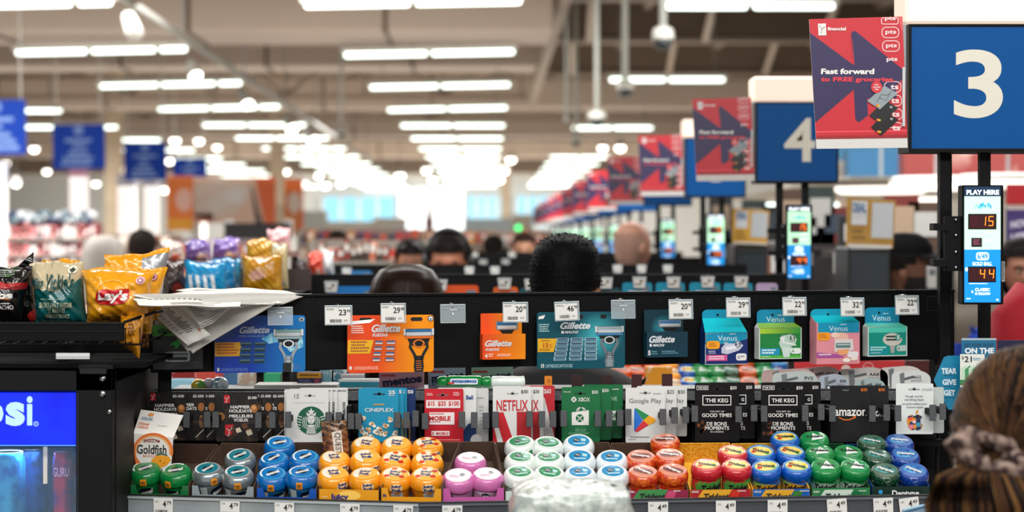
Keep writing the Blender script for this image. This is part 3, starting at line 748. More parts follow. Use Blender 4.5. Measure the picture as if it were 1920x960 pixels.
def happier(x0, full=True):
    def art(a):
        pcmark(a, x0 + 2, 737, x0 + 12, 751) if x0 < 400 else pcmark(a, x0 + 15, 741, x0 + 26, 756)
        o = 0 if x0 < 400 else 16; yo = 0 if x0 < 400 else 3
        a.text('$5-500', x0 + 44 + o, 740 + yo, x0 + 65 + o * .7, 746 + yo, WHT, 3, .02)
        x = x0 + 11 + o
        a.text('HAPPIER', x, 757 + yo, x + 37, 763 + yo, WHT, 3, .03); a.text('HOLIDAYS', x - 2, 764.5 + yo, x + 40, 770.5 + yo, WHT, 3, .03)
        a.text('MEILLEURS', x - 2, 774 + yo, x + 42, 780 + yo, WHT, 3, .03); a.text('VOEUX', x + 6, 781.5 + yo, x + 34, 787.5 + yo, WHT, 3, .03)
        x1 = x0 + (68 if x0 < 400 else 79)
        a.disc(x1 - 8, 766, 7, 8, mat('#a86a35', .3), 2); a.disc(x1 - 8, 764, 4, 4, mat('#d9a066', .3), 3)
        if x0 > 400:
            pcmark(a, x0 + 17, 796, x0 + 33, 820); a.disc(x0 + 8, 781, 9, 8, mat('#8e6236', .3), 2)
        for q in range(9):
            R = random.Random(q + int(x0)); cx = x0 + 20 + R.random() * (x1 - x0 - 28); cy = 797 + R.random() * 24
            a.poly([(cx - 6, cy - 3), (cx + 3, cy - 6), (cx + 7, cy + 2), (cx - 2, cy + 5)], mat(R.choice(['#3a221a', '#c9b08c', '#6b3f27', '#d8c9b0', '#452a1e', '#2b1b16']), .3), 2 + q * .1)
    return art
def stripart(x0, w_):
    def art(a):
        a.text('$5-500', x0 - 19 + w_ - 4, 740, x0 + w_ - 3, 746, WHT, 3, .02) if w_ > 30 else a.text('500', x0 + w_ - 14, 740, x0 + w_ - 3, 746, WHT, 3, .02)
        a.disc(x0 + w_ - 8, 763, 6, 8, mat('#a86a35', .3), 2); a.disc(x0 + w_ - 7, 790, 5, 12, mat('#9c6e42', .3, h2='#3a221a', nscale=60), 2)
        a.line([(x0 + w_ - 18, 820), (x0 + w_ - 3, 805)], 2, mat('#d8d0c0'), 2)
        if w_ > 30: a.text('DAYS', x0 + w_ - 36, 763, x0 + w_ - 16, 769, WHT, 3, .03); a.text('PIER', x0 + w_ - 38, 756, x0 + w_ - 20, 762, WHT, 3, .03)
    return art
# behind cards are pushed back step by step
for x0, x1, n, lab in ((325, 405, 2, 'last'), (312, 385, 1, 'middle'),):
    card('gift_card', 'dark chocolate-print gift card, %s of the stack behind the biscuit carton' % lab, x0, 736, x1, 826, SC, stripart(x0, x1 - x0), RD + .012 * n)
card('gift_card', 'dark chocolate-print holiday gift card fronting the stack behind the biscuit carton', 280, 736, 349, 826, SC, happier(280), RD)
for x0, x1, n, lab in ((455, 535, 3, 'rearmost'), (440, 511, 2, 'third'), (415, 489, 1, 'second')):
    card('gift_card', 'dark chocolate-print gift card, %s in the stack beside the green siren cards' % lab, x0, 736, x1, 826, SC, stripart(x0, x1 - x0), RD + .012 * n)
card('gift_card', 'dark chocolate-print holiday gift card with two red emblems fronting its stack', 405, 739, 484, 828, SC, happier(405), RD)
# coffee cards with the green round emblem
CARDW = mat('#dedfdd', .4)
SB = mat('#0c5a41', .4)
def siren(a):
    eurohole(a, 581, 742, mat('#b5b8b8'))
    a.line([(553, 739), (552, 747)], 1, INK, 3); a.line([(561, 739), (557, 739.5), (556.5, 743), (560, 743), (560, 746), (556, 747)], 1, INK, 3)
    a.line([(550, 755), (610, 755)], .4, GRY, 2)
    cx, cy, R = 583.5, 788.5, 26.5
    a.disc(cx, cy, R, R, SB, 2, 48)
    W = CARDW
    a.poly([(cx, cy - 24), (cx + 2.2, cy - 18.5), (cx + 7, cy - 18.5), (cx + 3.5, cy - 15.5), (cx + 4.5, cy - 11), (cx, cy - 13.5), (cx - 4.5, cy - 11), (cx - 3.5, cy - 15.5), (cx - 7, cy - 18.5), (cx - 2.2, cy - 18.5)], W, 3)
    a.poly([(cx - 8, cy - 9), (cx - 9, cy - 16), (cx - 4, cy - 12), (cx, cy - 14), (cx + 4, cy - 12), (cx + 9, cy - 16), (cx + 8, cy - 9)], W, 3)
    a.disc(cx, cy - 2, 6.8, 8.5, W, 3)
    for s_ in (-1, 1):
        a.rect(cx + s_ * 3 - 1.3, cy - 4, cx + s_ * 3 + 1.3, cy - 3.2, SB, 4)
        for q in range(3):
            r0 = 9.5 + q * 3.2
            a.line([(cx + s_ * (r0 - 2), cy - 8 + q), (cx + s_ * r0, cy + 2), (cx + s_ * (r0 - 1.5), cy + 9), (cx + s_ * (r0 + .5), cy + 16 - q * 2)], 1.2, W, 3)
        for q in range(5): a.line([(cx + s_ * (17 + q * .8), cy - 6 + q * 5), (cx + s_ * 25.2, cy - 9 + q * 5.4)], 1.7, W, 3)
    a.line([(cx, cy - 3), (cx - .6, cy + 1), (cx + .8, cy + 1.4)], .6, SB, 4); a.line([(cx - 2, cy + 3.6), (cx + 2, cy + 3.6)], .8, SB, 4)
    a.poly([(cx - 6, cy + 8), (cx + 6, cy + 8), (cx + 9, cy + 24), (cx, cy + 26), (cx - 9, cy + 24)], W, 3)
    for q in range(4): a.line([(cx - 7, cy + 11 + q * 3.6), (cx, cy + 14 + q * 3.6), (cx + 7, cy + 11 + q * 3.6)], 1, SB, 4)
def sbside(x1):
    def art(a):
        a.text('STARBUCKS', x1 - 7 - 17, 754 + 14, x1 - 7 + 17, 759 + 14, INK, 3, .03, 0, -PI / 2); a.text('STARBUCKS', x1 - 26, 731, x1 - 3, 734, INK, 3, .02)
    return art
for q, (x1, y0) in enumerate(((652, 728), (632, 730), (623, 731))):
    card('gift_card', 'white coffee gift card, %s behind the green emblem card' % ('rearmost', 'second', 'directly')[q], x1 - 90, y0 - 1, x1, 829, CARDW, sbside(x1), RD + .012 * (3 - q))
card('gift_card', 'white coffee gift card with round green siren emblem and handwritten 15', 537, 730, 616, 829, CARDW, siren, RD)
# cinema cards
CB = mat('#1791b8', .35)
def popcorn(a, cx, cy, s_=1.0, sd=0):
    R = random.Random(sd)
    for q in range(5): a.disc(cx + R.uniform(-4, 4) * s_, cy + R.uniform(-3, 3) * s_, 3 * s_, 2.8 * s_, mat(R.choice(['#efe6d6', '#e0cba8', '#f5efe4', '#d6a77a']), .6), 3 + q * .2, 9)
    a.disc(cx, cy, 1.5 * s_, 1.2 * s_, mat('#8a4a26'), 4.5, 8)
def art(a):
    eurohole(a, 711, 739, mat('#0c3f55')); a.text('25', 728, 732, 741, 739, WHT, 3, .03); a.small(729, 741, 741, 743, 1, WHT, 3); a.small(700, 757, 722, 762, 1, mat('#c9a04c'), 3)
    a.text('CINEPLEX', 684, 765, 738, 772, WHT, 3, .012)
    for q, (x, y) in enumerate(((679, 784), (734, 787), (698, 796), (723, 798), (677, 802), (679, 808), (690, 807), (706, 810), (716, 811), (722, 813), (742, 812), (698, 818), (712, 806), (686, 815), (736, 822), (690, 824), (744, 820))): popcorn(a, x, y, 1.1, q)
for q, (x1, m_) in enumerate(((779, mat('#0c2d63', .35)), (763, CB), (757, CB))):
    def art2(a, x1=x1, q=q):
        a.text('50' if q == 0 else '25', x1 - 15, 731, x1 - 4, 738, WHT, 3, .03); a.rect(x1 - 3.5 - 9 * (q == 0), 785, x1 - 1.5 - 8 * (q == 0), 828, mat('#c49a4a'), 2)
    card('gift_card', 'cinema gift card, %s behind the light blue popcorn card' % ('navy one farthest', 'second', 'directly')[q], x1 - 80, 727, x1, 828, m_, art2, RD + .012 * (3 - q))
card('gift_card', 'light blue cinema gift card with popcorn picture', 672, 729, 747, 828, CB, art, RD)
# phone cards
def art(a):
    eurohole(a, 830, 741, mat('#7d5b5e')); a.small(800, 737, 812, 743, 2, mat('#f5b9b9'), 3); a.small(850, 735, 864, 743, 3, mat('#f5b9b9'), 3)
    a.rect(799, 750, 863, 765, mat('#efe3e1', .5), 2)
    for t_, x0, x1 in (('$15', 802, 815), ('$25', 821, 836), ('$100', 841, 861)): a.text(t_, x0, 752, x1, 762, RED, 3, .025)
    a.rect(805, 773, 852, 796, mat('#efe3e1', .5), 2); a.small(806, 775, 844, 778, 1, RED, 3); a.text('MOBILE', 805, 780, 845, 789, RED, 3, .04); a.small(806, 790, 826, 793, 1, RED, 3)
    a.rect(809, 808, 843, 817, mat('#efe3e1', .5), 2); a.text('MOBILE', 818, 810, 841, 815.5, RED, 3, .03); a.rect(811, 810, 813, 815, RED, 3); a.small(805, 824, 864, 826, 1, mat('#f5b9b9'), 3)
card('gift_card', 'pale grey phone card, rearmost behind the red one', 846, 728, 916, 828, mat('#cfd0cf', .4), lambda a: (a.small(895, 745, 912, 748, 1, GRY, 3), a.small(899, 760, 908, 800, 6, mat('#b4b6b7'), 3)), RD + .024)
card('gift_card', 'white phone card with navy corner behind the red one', 820, 727, 893, 829, mat('#e2e3e2', .4), lambda a: (a.text('Bell', 874, 741, 887, 749, mat('#11498c'), 3, .03), a.poly([(869, 828), (869, 806), (878, 795), (893, 789), (893, 815), (884, 828)], mat('#123a73'), 2), a.disc(893, 826, 11, 12, mat('#e2e3e2'), 3)), RD + .012)
card('gift_card', 'red mobile phone card priced 15, 25 and 100', 796, 729, 869, 829, mat('#c4182a', .35), art, RD)
# film cards
NR = mat('#c8202c', .35)
def nfx(x0, w_, dol, sm=False):
    def art(a):
        if not sm:
            eurohole(a, x0 + 37, 738, mat('#b5b5b4')); a.text('NETFLIX', x0 + 7, 750, x0 + 66, 770, NR, 3, .012)
            a.rect(x0 + 45, 772, x0 + 72, 830, mat('#b3202a', .35), 2); a.poly([(x0 + 3, 773), (x0 + 20, 773), (x0 + 40, 830), (x0 + 20, 830)], NR, 3); a.poly([(x0, 790), (x0 + 9, 830), (x0, 830)], NR, 2)
            a.text(dol, x0 + 53, 731, x0 + 66, 738, INK, 3, .01)
        else:
            a.text('IX', x0 + w_ - 22, 750, x0 + w_ - 9, 770, NR, 3, .012); a.rect(x0 + w_ - 20, 772, x0 + w_ - 7, 830, mat('#b3202a', .35), 2); a.text(dol, x0 + w_ - 19, 731, x0 + w_ - 8, 738, INK, 3, .01)
    return art
card('gift_card', 'red and white film gift card marked 60, rearmost of its stack', 975, 723, 1040, 822, mat('#bf2733', .35), lambda a: (a.text('$60', 1020, 729, 1033, 739, WHT, 3, .01), a.poly([(1019, 745), (1021, 745), (1040, 822), (1019, 822)], mat('#d9d6d4'), 2)), RD + .03)
card('gift_card', 'white film gift card marked 30, middle of its stack', 946, 725, 1019, 830, CARDW, nfx(946, 73, '$30', True), RD + .015)
card('gift_card', 'white film gift card with large red letters fronting its stack', 924, 724, 996, 832, CARDW, nfx(924, 72, '$30'), RD)
# game cards
XG = mat('#126b3c', .35)
def xmark(a, cx, cy, r, fg, bg):
    a.disc(cx, cy, r, r, fg, 3, 20)
    for s_ in (-1, 1): a.line([(cx - s_ * r * .65, cy - r * .55), (cx, cy - r * .1), (cx + s_ * r * .65, cy + r * .75)], r * .22, bg, 4)
def art(a):
    eurohole(a, 1088, 738, mat('#0a3f24')); a.text('Microsoft', 1057, 733, 1070, 736, WHT, 3); a.text('$50', 1110, 732, 1121, 739, WHT, 3, .01)
    xmark(a, 1076, 749, 5, WHT, XG); a.text('XBOX', 1084, 745, 1106, 753, WHT, 3, .01)
    a.poly([(1072, 773), (1104, 769), (1104, 797), (1072, 797)], WHT, 2); a.line(arc(1088, 771, 7, 7, 180, 360, 8), 1.3, WHT, 2); a.line(arc(1091, 771, 7, 7, 180, 360, 8), 1.3, WHT, 2)
    xmark(a, 1087, 784, 7.5, XG, WHT); a.text('Gift Card', 1079, 803, 1098, 809, mat('#8fc9a5'), 3, -.003); a.small(1066, 811, 1112, 815, 2, mat('#7fb994'), 3)
card('gift_card', 'green game gift card, rearmost of its stack', 1095, 721, 1168, 822, XG, lambda a: (a.text('LIVE', 1141, 744, 1157, 751, mat('#bfe3cc'), 3), a.small(1148, 729, 1161, 732, 1, WHT, 3), a.rect(1146, 770, 1155, 788, mat('#d3e0d5'), 2), a.ring(1149, 779, 2, 4, XG, 3)), RD + .03)
card('gift_card', 'green game gift card marked 50, middle of its stack', 1074, 724, 1146, 825, XG, lambda a: (a.text('$50', 1129, 729, 1141, 736, WHT, 3, .01),), RD + .015)
card('gift_card', 'green game gift card with white shopping bag symbol fronting its stack', 1053, 726, 1125, 828, XG, art, RD)
# app store cards
def art(a):
    eurohole(a, 1210, 737, mat('#a9abab')); a.small(1225, 737, 1241, 740, 1, GRY, 3); a.text('Google Play', 1180, 747, 1240, 758, mat('#4a4d50'), 3, -.005)
    A, B, C = (1190, 766), (1190, 810), (1229, 788)
    a.poly([A, (1205, 788), B, (1189, 806), (1189, 770)], mat('#2474d8', .4), 2); a.poly([A, (1193, 765), (1217, 779), (1206, 788)], mat('#1e8e4e', .4), 3)
    a.poly([(1217, 779), (1228, 785), (1229, 789), (1227, 792), (1216, 797), (1206, 788)], mat('#f3a81d', .4), 3); a.poly([(1206, 788), (1216, 797), (1195, 810), (1190, 808)], mat('#d6303a', .4), 3)
    a.small(1182, 818, 1225, 822, 1, GRY, 3); a.small(1178, 823, 1195, 825, 1, GRY, 3)
for q, (x1, dol) in enumerate(((1288, '$50'), (1268, '$25'))):
    card('gift_card', 'white app store gift card marked %s, %s of its stack' % (dol[1:], ('rearmost', 'middle')[q]), x1 - 74, 724, x1, 818, CARDW, lambda a, x1=x1, dol=dol: (a.text(dol, x1 - 17, 731, x1 - 4, 739, INK, 3), a.text('lay', x1 - 18, 747, x1 - 6, 757, mat('#4a4d50'), 3, -.005), a.poly([(x1 - 22, 779), (x1 - 19, 785), (x1 - 22, 790)], mat('#f3a81d'), 2)), RD + .014 * (2 - q))
card('gift_card', 'white app store gift card with coloured play triangle fronting its stack', 1173, 727, 1247, 830, CARDW, art, RD)
# steakhouse cards
KB = mat('#08080a', .4, spec=.3)
def keg(x0, full=True):
    def art(a):
        if full:
            a.frame(x0 + 3, 723, x0 + 25, 731, .8, WHT, 2); a.text('THE KEG', x0 + 5, 725, x0 + 23, 729, WHT, 3, .02); eurohole(a, x0 + 42, 729, mat('#000000')); a.text('$50', x0 + 66, 724, x0 + 78, 731, WHT, 3, .01)
            a.frame(x0 + 14, 741, x0 + 68, 760, 1.6, WHT, 2); a.text('THE KEG', x0 + 20, 747, x0 + 62, 754.5, WHT, 3, .02)
            a.text('THE GIFT OF', x0 + 28, 770, x0 + 55, 773, WHT, 3); a.text('GOOD TIMES', x0 + 13, 775, x0 + 69, 782, WHT, 3, .02); a.text('DE BONS', x0 + 22, 791, x0 + 60, 798, WHT, 3, .02); a.text('MOMENTS', x0 + 19, 799, x0 + 64, 806, WHT, 3, .02); a.text('EN CADEAU', x0 + 29, 808, x0 + 54, 811, WHT, 3)
            for q in range(7):
                R = random.Random(q + int(x0)); a.disc(x0 + 3 + R.random() * 22, 787 + R.random() * 26, 3, 4, mat(R.choice(['#5a3018', '#8a4a20', '#3a2010']), .4), 1.5)
        else:
            x1 = x0 + 84
            a.text('$50', x1 - 16, 723, x1 - 5, 730, WHT, 3, .01); a.frame(x1 - 66, 740, x1 - 16, 758, 1.4, WHT, 2); a.text('G', x1 - 25, 746, x1 - 20, 752, WHT, 3, .02); a.text('ES', x1 - 22, 774, x1 - 14, 781, WHT, 3, .02); a.text('S', x1 - 27, 790, x1 - 22, 797, WHT, 3, .02); a.text('TS', x1 - 27, 799, x1 - 18, 806, WHT, 3, .02)
    return art
card('gift_card', 'black steakhouse gift card behind the one beside the app store cards', 1331, 717, 1415, 822, KB, keg(1331, False), RD + .014)
card('gift_card', 'black steakhouse gift card right of the white app store cards', 1303, 718, 1386, 828, KB, keg(1303), RD)
card('gift_card', 'black steakhouse gift card behind the one beside the black 25 card', 1455, 716, 1539, 822, KB, keg(1455, False), RD + .014)
card('gift_card', 'black steakhouse gift card nearer the black 25 card', 1427, 717, 1509, 828, KB, keg(1427), RD)
OR = mat('#e8731c', .4)
def amz(full):
    def art(a):
        if full:
            a.rect(1557, 733, 1632, 734, mat('#000000'), 1); a.text('$25', 1614, 728, 1626, 734, OR, 3, .02); a.text('amazon', 1564, 768, 1625, 780, WHT, 3, .02)
            a.line([(1572, 782), (1582, 787), (1592, 787), (1602, 783)], 2, OR, 3); a.poly([(1599, 780), (1606, 779), (1603, 785)], OR, 3); a.text('my/', 1580, 729, 1592, 734, GRY, 3)
        else: a.text('$50', 1647, 728, 1659, 734, OR, 3, .02); a.text('on', 1641, 770, 1657, 781, WHT, 3, .02)
    return art
card('gift_card', 'black online shop gift card marked 50', 1592, 723, 1666, 824, mat('#101317', .35), amz(False), RD + .014)
card('gift_card', 'black online shop gift card marked 25 with orange curved arrow', 1557, 723, 1632, 829, mat('#101317', .35), amz(True), RD)
def art(a):
    eurohole(a, 1714, 730, mat('#a3a6a6')); a.text('$10-$500', 1729, 728, 1748, 733, GRY, 3)
    for q, (s_, x0, x1) in enumerate((('The gift card for', 1697, 1731), ('everything Apple', 1696, 1732), ('La carte-cadeau pour', 1692, 1738), ("l'univers Apple", 1699, 1731))): a.text(s_, x0, 741 + q * 6.2 + (q > 1) * 1.5, x1, 746 + q * 6.2 + (q > 1) * 1.5, INK, 3)
    cx, cy = 1715, 790
    o = [(cx, cy - 10), (cx + 7, cy - 13), (cx + 14, cy - 9), (cx + 10.5, cy - 3), (cx + 11, cy + 3), (cx + 15.5, cy + 7), (cx + 11, cy + 15), (cx + 6, cy + 17), (cx, cy + 15.4), (cx - 6, cy + 17), (cx - 12, cy + 11), (cx - 15, cy), (cx - 13, cy - 9), (cx - 7, cy - 12.5)]
    a.poly(o, mat('#e58f2d', .4, h2='#20355e', nscale=95, thr=(.49, .51)), 2)
    a.poly([(cx + 1, cy - 13), (cx + 3, cy - 20), (cx + 7, cy - 22), (cx + 6, cy - 16)], mat('#d98a2c'), 2)
    for px_, py_, r_, h_ in ((1708, 800, 5, '#e67d95'), (1720, 781, 4.5, '#16202c'), (1722, 796, 5, '#3f9fc0'), (1707, 785, 4, '#e8562c'), (1714, 791, 3.5, '#f3c6d0')): a.disc(px_, py_, r_, r_ * .8, mat(h_, .4), 3)
card('gift_card', 'plain white gift card behind the multicoloured fruit card', 1700, 726, 1770, 812, mat('#b9c2c0', .4), None, RD + .02)
card('gift_card', 'white gift card with multicoloured bitten fruit emblem', 1680, 719, 1750, 814, mat('#dce4e1', .4), art, RD)
for x, y in ((349, 787), (388, 787), (404, 787), (484, 788), (510, 788), (540, 787), (616, 788), (635, 788), (658, 790), (672, 790), (745, 788), (762, 788), (779, 785), (797, 790), (866, 787), (889, 788), (911, 789), (929, 787), (993, 786), (1016, 786), (1037, 786), (1057, 785), (1121, 785), (1142, 785), (1163, 784), (1178, 782), (1243, 782), (1265, 779), (1286, 778), (1303, 776), (1385, 777), (1414, 775), (1433, 776), (1510, 775), (1540, 773), (1561, 776), (1636, 776), (1663, 774), (1684, 775), (1749, 774), (1768, 772)):
    clip(x, y)
# brown merchandising tabs over the game and app cards, orange tab over the film cards
for x, y0, h_, l_ in ((1028, 705, '#d8801c', 'orange divider tab standing behind the film cards'), (1082, 703, '#2c1214', 'dark maroon divider tab behind the front green game card'), (1137, 703, '#2c1214', 'dark maroon divider tab behind the rear green game card'), (1194, 702, '#3a1618', 'dark maroon divider tab over the front app store card'), (1251, 701, '#3a1618', 'dark maroon divider tab over the rear app store cards')):
    p = P(x, 760, RD + .045); q = 4.125 / F
    t = thing('divider_tab', l_, 'divider tab', p); m = PX(x, 760, q); w_ = 7 if h_[1] == 'd' else 10; m.slab(rr(x - w_, y0, x + w_, 760, 2), .003, mat(h_, .35)); m.build('blade', t)
    if w_ == 7:
        m = PX(x, 760, q); m.ring(x + 1, 714, 2, 3, mat('#7a3d10'), 1); m.build('mark', t)
# --- goods standing on the ledge just behind the rack
t = thing('rack_ledge', 'pale shelf ledge just behind the gift card rack', 'shelf', P(1010, 740, 4.22))
m = MB(); lx = wx(300, 4.22) - t.location.x; rx2 = wx(1760, 4.22) - t.location.x
m.box(lx, rx2, -.03, .28, -.012, 0, mat('#a9aeb0', .5)); m.build('shelf_board', t); m = MB(); m.box(lx, rx2, -.036, -.03, -.012, .006, mat('#c9cdce', .5)); m.build('front_lip', t)
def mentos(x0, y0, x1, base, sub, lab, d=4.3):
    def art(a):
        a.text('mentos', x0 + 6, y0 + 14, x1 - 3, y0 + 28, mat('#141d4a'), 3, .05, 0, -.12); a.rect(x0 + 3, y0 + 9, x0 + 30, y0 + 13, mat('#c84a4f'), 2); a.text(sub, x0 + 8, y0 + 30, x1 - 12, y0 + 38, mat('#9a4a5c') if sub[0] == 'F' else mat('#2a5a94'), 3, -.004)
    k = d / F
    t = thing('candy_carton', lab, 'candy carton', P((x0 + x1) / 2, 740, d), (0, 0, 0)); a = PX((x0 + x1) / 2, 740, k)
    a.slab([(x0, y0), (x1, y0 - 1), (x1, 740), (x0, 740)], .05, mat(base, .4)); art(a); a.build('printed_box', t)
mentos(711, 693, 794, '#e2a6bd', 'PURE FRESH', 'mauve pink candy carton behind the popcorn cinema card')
mentos(803, 686, 872, '#b9c9e6', 'PURE', 'bluish grey candy carton behind the red phone card', 4.34)
mentos(884, 686, 962, '#a6c9b6', 'PURE', 'greenish grey candy carton nearest the film cards', 4.34)
# green mint bottles lying on the ledge
def mint(x0, x1, y, lab, white):
    d = 4.25; k = d / F; t = thing('mint_bottle', lab, 'mint bottle', P((x0 + x1) / 2, y, d)); w_ = (x1 - x0) / 2 * k
    G = mat('#118a3c', .15, coat=.5)
    m = MB(); m.T = Matrix.Rotation(PI / 2, 4, 'Y'); m.lathe([(.001, -w_), (.008, -w_ * .98), (.0115, -w_ * .85), (.0115, -w_ * .6), (.009, -w_ * .55)], G, 18); m.build('cap', t)
    m = MB(); m.T = Matrix.Rotation(PI / 2, 4, 'Y'); m.lathe([(.009, -w_ * .55), (.0125, -w_ * .48), (.0125, 0), (.0118, w_ * .2), (.0125, w_ * .5), (.0118, w_ * .7), (.0125, w_ * .95), (.001, w_)], mat('#e4efe9', .15, coat=.5) if white else G, 18); m.build('body', t)
    if not white:
        a = PX((x0 + x1) / 2, y, k); a.y0 = -.0125; a.rrect(x0 + 24, y - 6, x1 - 8, y + 5, 3, mat('#dfe9f2'), 1); a.text('mentos', x0 + 27, y - 3, x1 - 11, y + 3, mat('#1c5aa8'), 2, .05, 0, PI); a.rect(x0 + 20, y + 1, x0 + 32, y + 4, mat('#d0392f'), 3); a.build('label', t)
mint(820, 904, 715, 'green mint bottle with white label lying behind the phone cards', False)
mint(902, 985, 716, 'green-capped white mint bottle lying behind the film cards', True)
# small goods behind the coffee cards
def crate(name, lab, cat, x0, y0, x1, y1, base, d=4.32, dep=.05, art=None, top=None, r=1):
    k = d / F; t = thing(name, lab, cat, P((x0 + x1) / 2, y1, d)); a = PX((x0 + x1) / 2, y1, k); a.slab(rr(x0, y0, x1, y1, r), dep, mat(base, .4) if isinstance(base, str) else base)
    a.build('box', t, bevel=.001)
    if art: a = PX((x0 + x1) / 2, y1, k); art(a); a.build('print', t)
    return t
crate('candy_carton', 'navy and gold candy carton behind the coffee cards', 'candy carton', 557, 699, 602, 738, '#2a2450', 4.36, .05, lambda a: (a.rect(557, 699, 602, 709, mat('#d39a2a'), 1), a.small(561, 702, 598, 707, 1, mat('#6a4414'), 2), a.small(561, 712, 590, 722, 3, mat('#7a78a8'), 2), a.disc(594, 714, 5, 6, mat('#8e3f5a'), 2)))
crate('facial_tissue_pack', 'flat teal and white pack lying between coffee and cinema cards', 'tissue pack', 634, 714, 712, 738, '#d5e6ea', 4.38, .08, lambda a: (a.rect(634, 716, 712, 726, mat('#2b8ca0'), 1), a.rect(634, 711, 712, 714, WHT, 1)), r=5)
crate('carton', 'plain grey carton standing behind the flat teal pack', 'carton', 638, 703, 682, 738, '#a7a0a4', 4.46, .05)
crate('carton', 'white speckled carton lying behind the coffee cards', 'carton', 476, 722, 632, 738, mat('#d9dad8', .5, h2='#e8c9c9', nscale=200, thr=(.6, .7)), 4.3, .09)
for q, (x0, x1, h_, l_) in enumerate(((445, 478, '#c9b09a', 'tan'), (600, 625, '#6b99a6', 'pale teal'), (622, 650, '#3e7d93', 'deep teal'))):
    crate('boxed_goods', '%s box leaning behind the coffee gift cards' % l_, 'box', x0, 690 + q * 2, x1, 738, mat(h_, .4, h2='#dfe4e2', nscale=50, thr=(.5, .62)), 4.5, .03)
# toy balls behind the chocolate-print cards
for x, y, r_, h1, h2, l_ in ((373, 724, 15, '#eda41e', '#5ea44a', 'orange ball candy above the chocolate-print cards'), (412, 722, 17, '#2f6f92', '#e0eef2', 'blue and silver ball candy above the chocolate-print cards'), (392, 718, 10, '#5c7fa8', '#d0c4c8', 'small dull blue ball candy between two larger ones')):
    d = 4.27; t = thing('ball_candy', l_, 'candy', P(x, y, d)); m = MB(); m.ball((0, 0, 0), r_ * d / F, r_ * d / F, r_ * d / F * .95, mat(h1, .12, h2=h2, nscale=45, thr=(.42, .6), coat=1.0), 20, 12); m.build('wrapper', t)
    m = MB(); m.lathe([(.004, -.006 - r_ * d / F), (.006, -r_ * d / F * .9), (.003, -r_ * d / F * .8)], mat('#c9d3d8', .2), 10); m.build('twist', t)
# battery packs
def battery(x0, y0, x1, h_, txt, lab, d, tx, flip=False):
    k = d / F; cx = (x0 + x1) / 2
    t = thing('battery_pack', lab, 'battery pack', P(cx, 742, d)); a = PX(cx, 742, k)
    pts = [(x0, 742)] + arc(x0 + 10, y0 + 12, 10, 10, 180, 270, 6) + arc(x1 - 30, y0 + 16, 30, 17, 270, 360, 8) + [(x1, 742)]
    a.slab(pts, .002, mat(h_, .4)); a.build('card', t)
    a = PX(cx, 742, k); w_ = x1 - x0
    a.poly([(x0 + w_ * .2, y0 + 6), (x0 + w_ * .32, y0 + 3), (x0 + w_ * .34, 742), (x0 + w_ * .24, 742)], mat('#6f7376', .4), 1); a.poly([(x0 + w_ * .3, y0 + 14), (x0 + w_ * .55, y0 + 9), (x0 + w_ * .58, y0 + 13), (x0 + w_ * .34, y0 + 18)], mat('#55595c', .4), 2)
    a.text(txt, x0 + w_ * tx, y0 + 9, x0 + w_ * (tx + .2), y0 + 15, INK, 2, .02); a.small(x0 + w_ * tx - 4, y0 + 17, x0 + w_ * (tx + .25), y0 + 21, 2, GRY, 2); a.build('print', t)
    for q in range(3): m = MB(); m.tube([((q - 1) * .012, -.006, .004), ((q - 1) * .012, -.006, .022)], .0055, mat('#8a8f93', .2, 1.0), 10); m.build('cell', t)
for z in (('battery_b', 1428, 692, 1530, '#c9aba5', '9V', 'pinkish battery pack farthest toward the black steakhouse cards', 4.42, .6), ('a', 1448, 697, 1533, '#aeb6b4', '9V2', 'grey nine-volt battery pack behind the steakhouse cards', 4.36, .7), ('c', 1500, 688, 1578, '#cdb7b2', 'AAA', 'pinkish battery pack standing taller behind its neighbours', 4.46, .62), ('d', 1534, 702, 1592, '#9aa2ae', 'AA6', 'bluish grey battery pack above the black 25 card', 4.34, .7), ('e', 1572, 690, 1665, '#c5bfba', 'AA8', 'pale beige battery pack behind the black 50 card', 4.46, .62), ('f', 1602, 709, 1660, '#98a7a8', 'AA4', 'small grey-green battery pack directly above the black 50 card', 4.32, .66), ('g', 1650, 687, 1730, '#d6d2cd', 'AA', 'white battery pack at the back near the blue sign', 4.46, .6), ('h', 1672, 695, 1745, '#cfd1cf', 'AA12', 'white twelve-cell battery pack above the fruit emblem card', 4.38, .55)):
    battery(z[1], z[2], z[3], z[4], z[5], z[6], z[7], z[8])
# ================================================================ GUM SHELF
def dF(px): return 3.735 + .115 * abs(px - 790) / 540 if px < 790 else 3.735 + .115 * (px - 790) / 960
TL, TT = math.radians(20), math.radians(27)
def ctext(a, t, x0, y0, x1, y1, m, l, **k): a.text(t, x0, y0, x1, y1, m, l, **k)
DOME_B = [(.0001, 0), (.0215, 0), (.0232, .003), (.0240, .012), (.0244, .024), (.0266, .036), (.0288, .046), (.0296, .0515)]
DOME_C = [(.0296, .0500), (.0314, .0515), (.0318, .055), (.0316, .060), (.0302, .0665), (.0280, .0705), (.0262, .0722), (.0248, .0730), (.0001, .0738)]
CYL_B = [(.0001, 0), (.0262, 0), (.0275, .0025), (.0279, .026), (.0279, .0595), (.0268, .0615)]
CYL_C = [(.0282, .0602), (.0292, .0615), (.0297, .066), (.0296, .0715), (.0288, .0762), (.0270, .0794), (.0256, .0807), (.0247, .0812), (.0001, .0818)]
def rad_at(prof, z):
    for (r0, z0), (r1, z1) in zip(prof, prof[1:]):
        if z0 <= z <= z1 and z1 > z0: return r0 + (r1 - r0) * (z - z0) / (z1 - z0)
    return prof[-1][0]
def wrap(prof, turn=0.0):
    def fn(u, v, l):   # u metres round the front, v metres up
        r = rad_at(prof, v) + .0003 + l; t = u / .029 + turn - PI / 2
        return (r * math.cos(t), r * math.sin(t), v)
    return fn
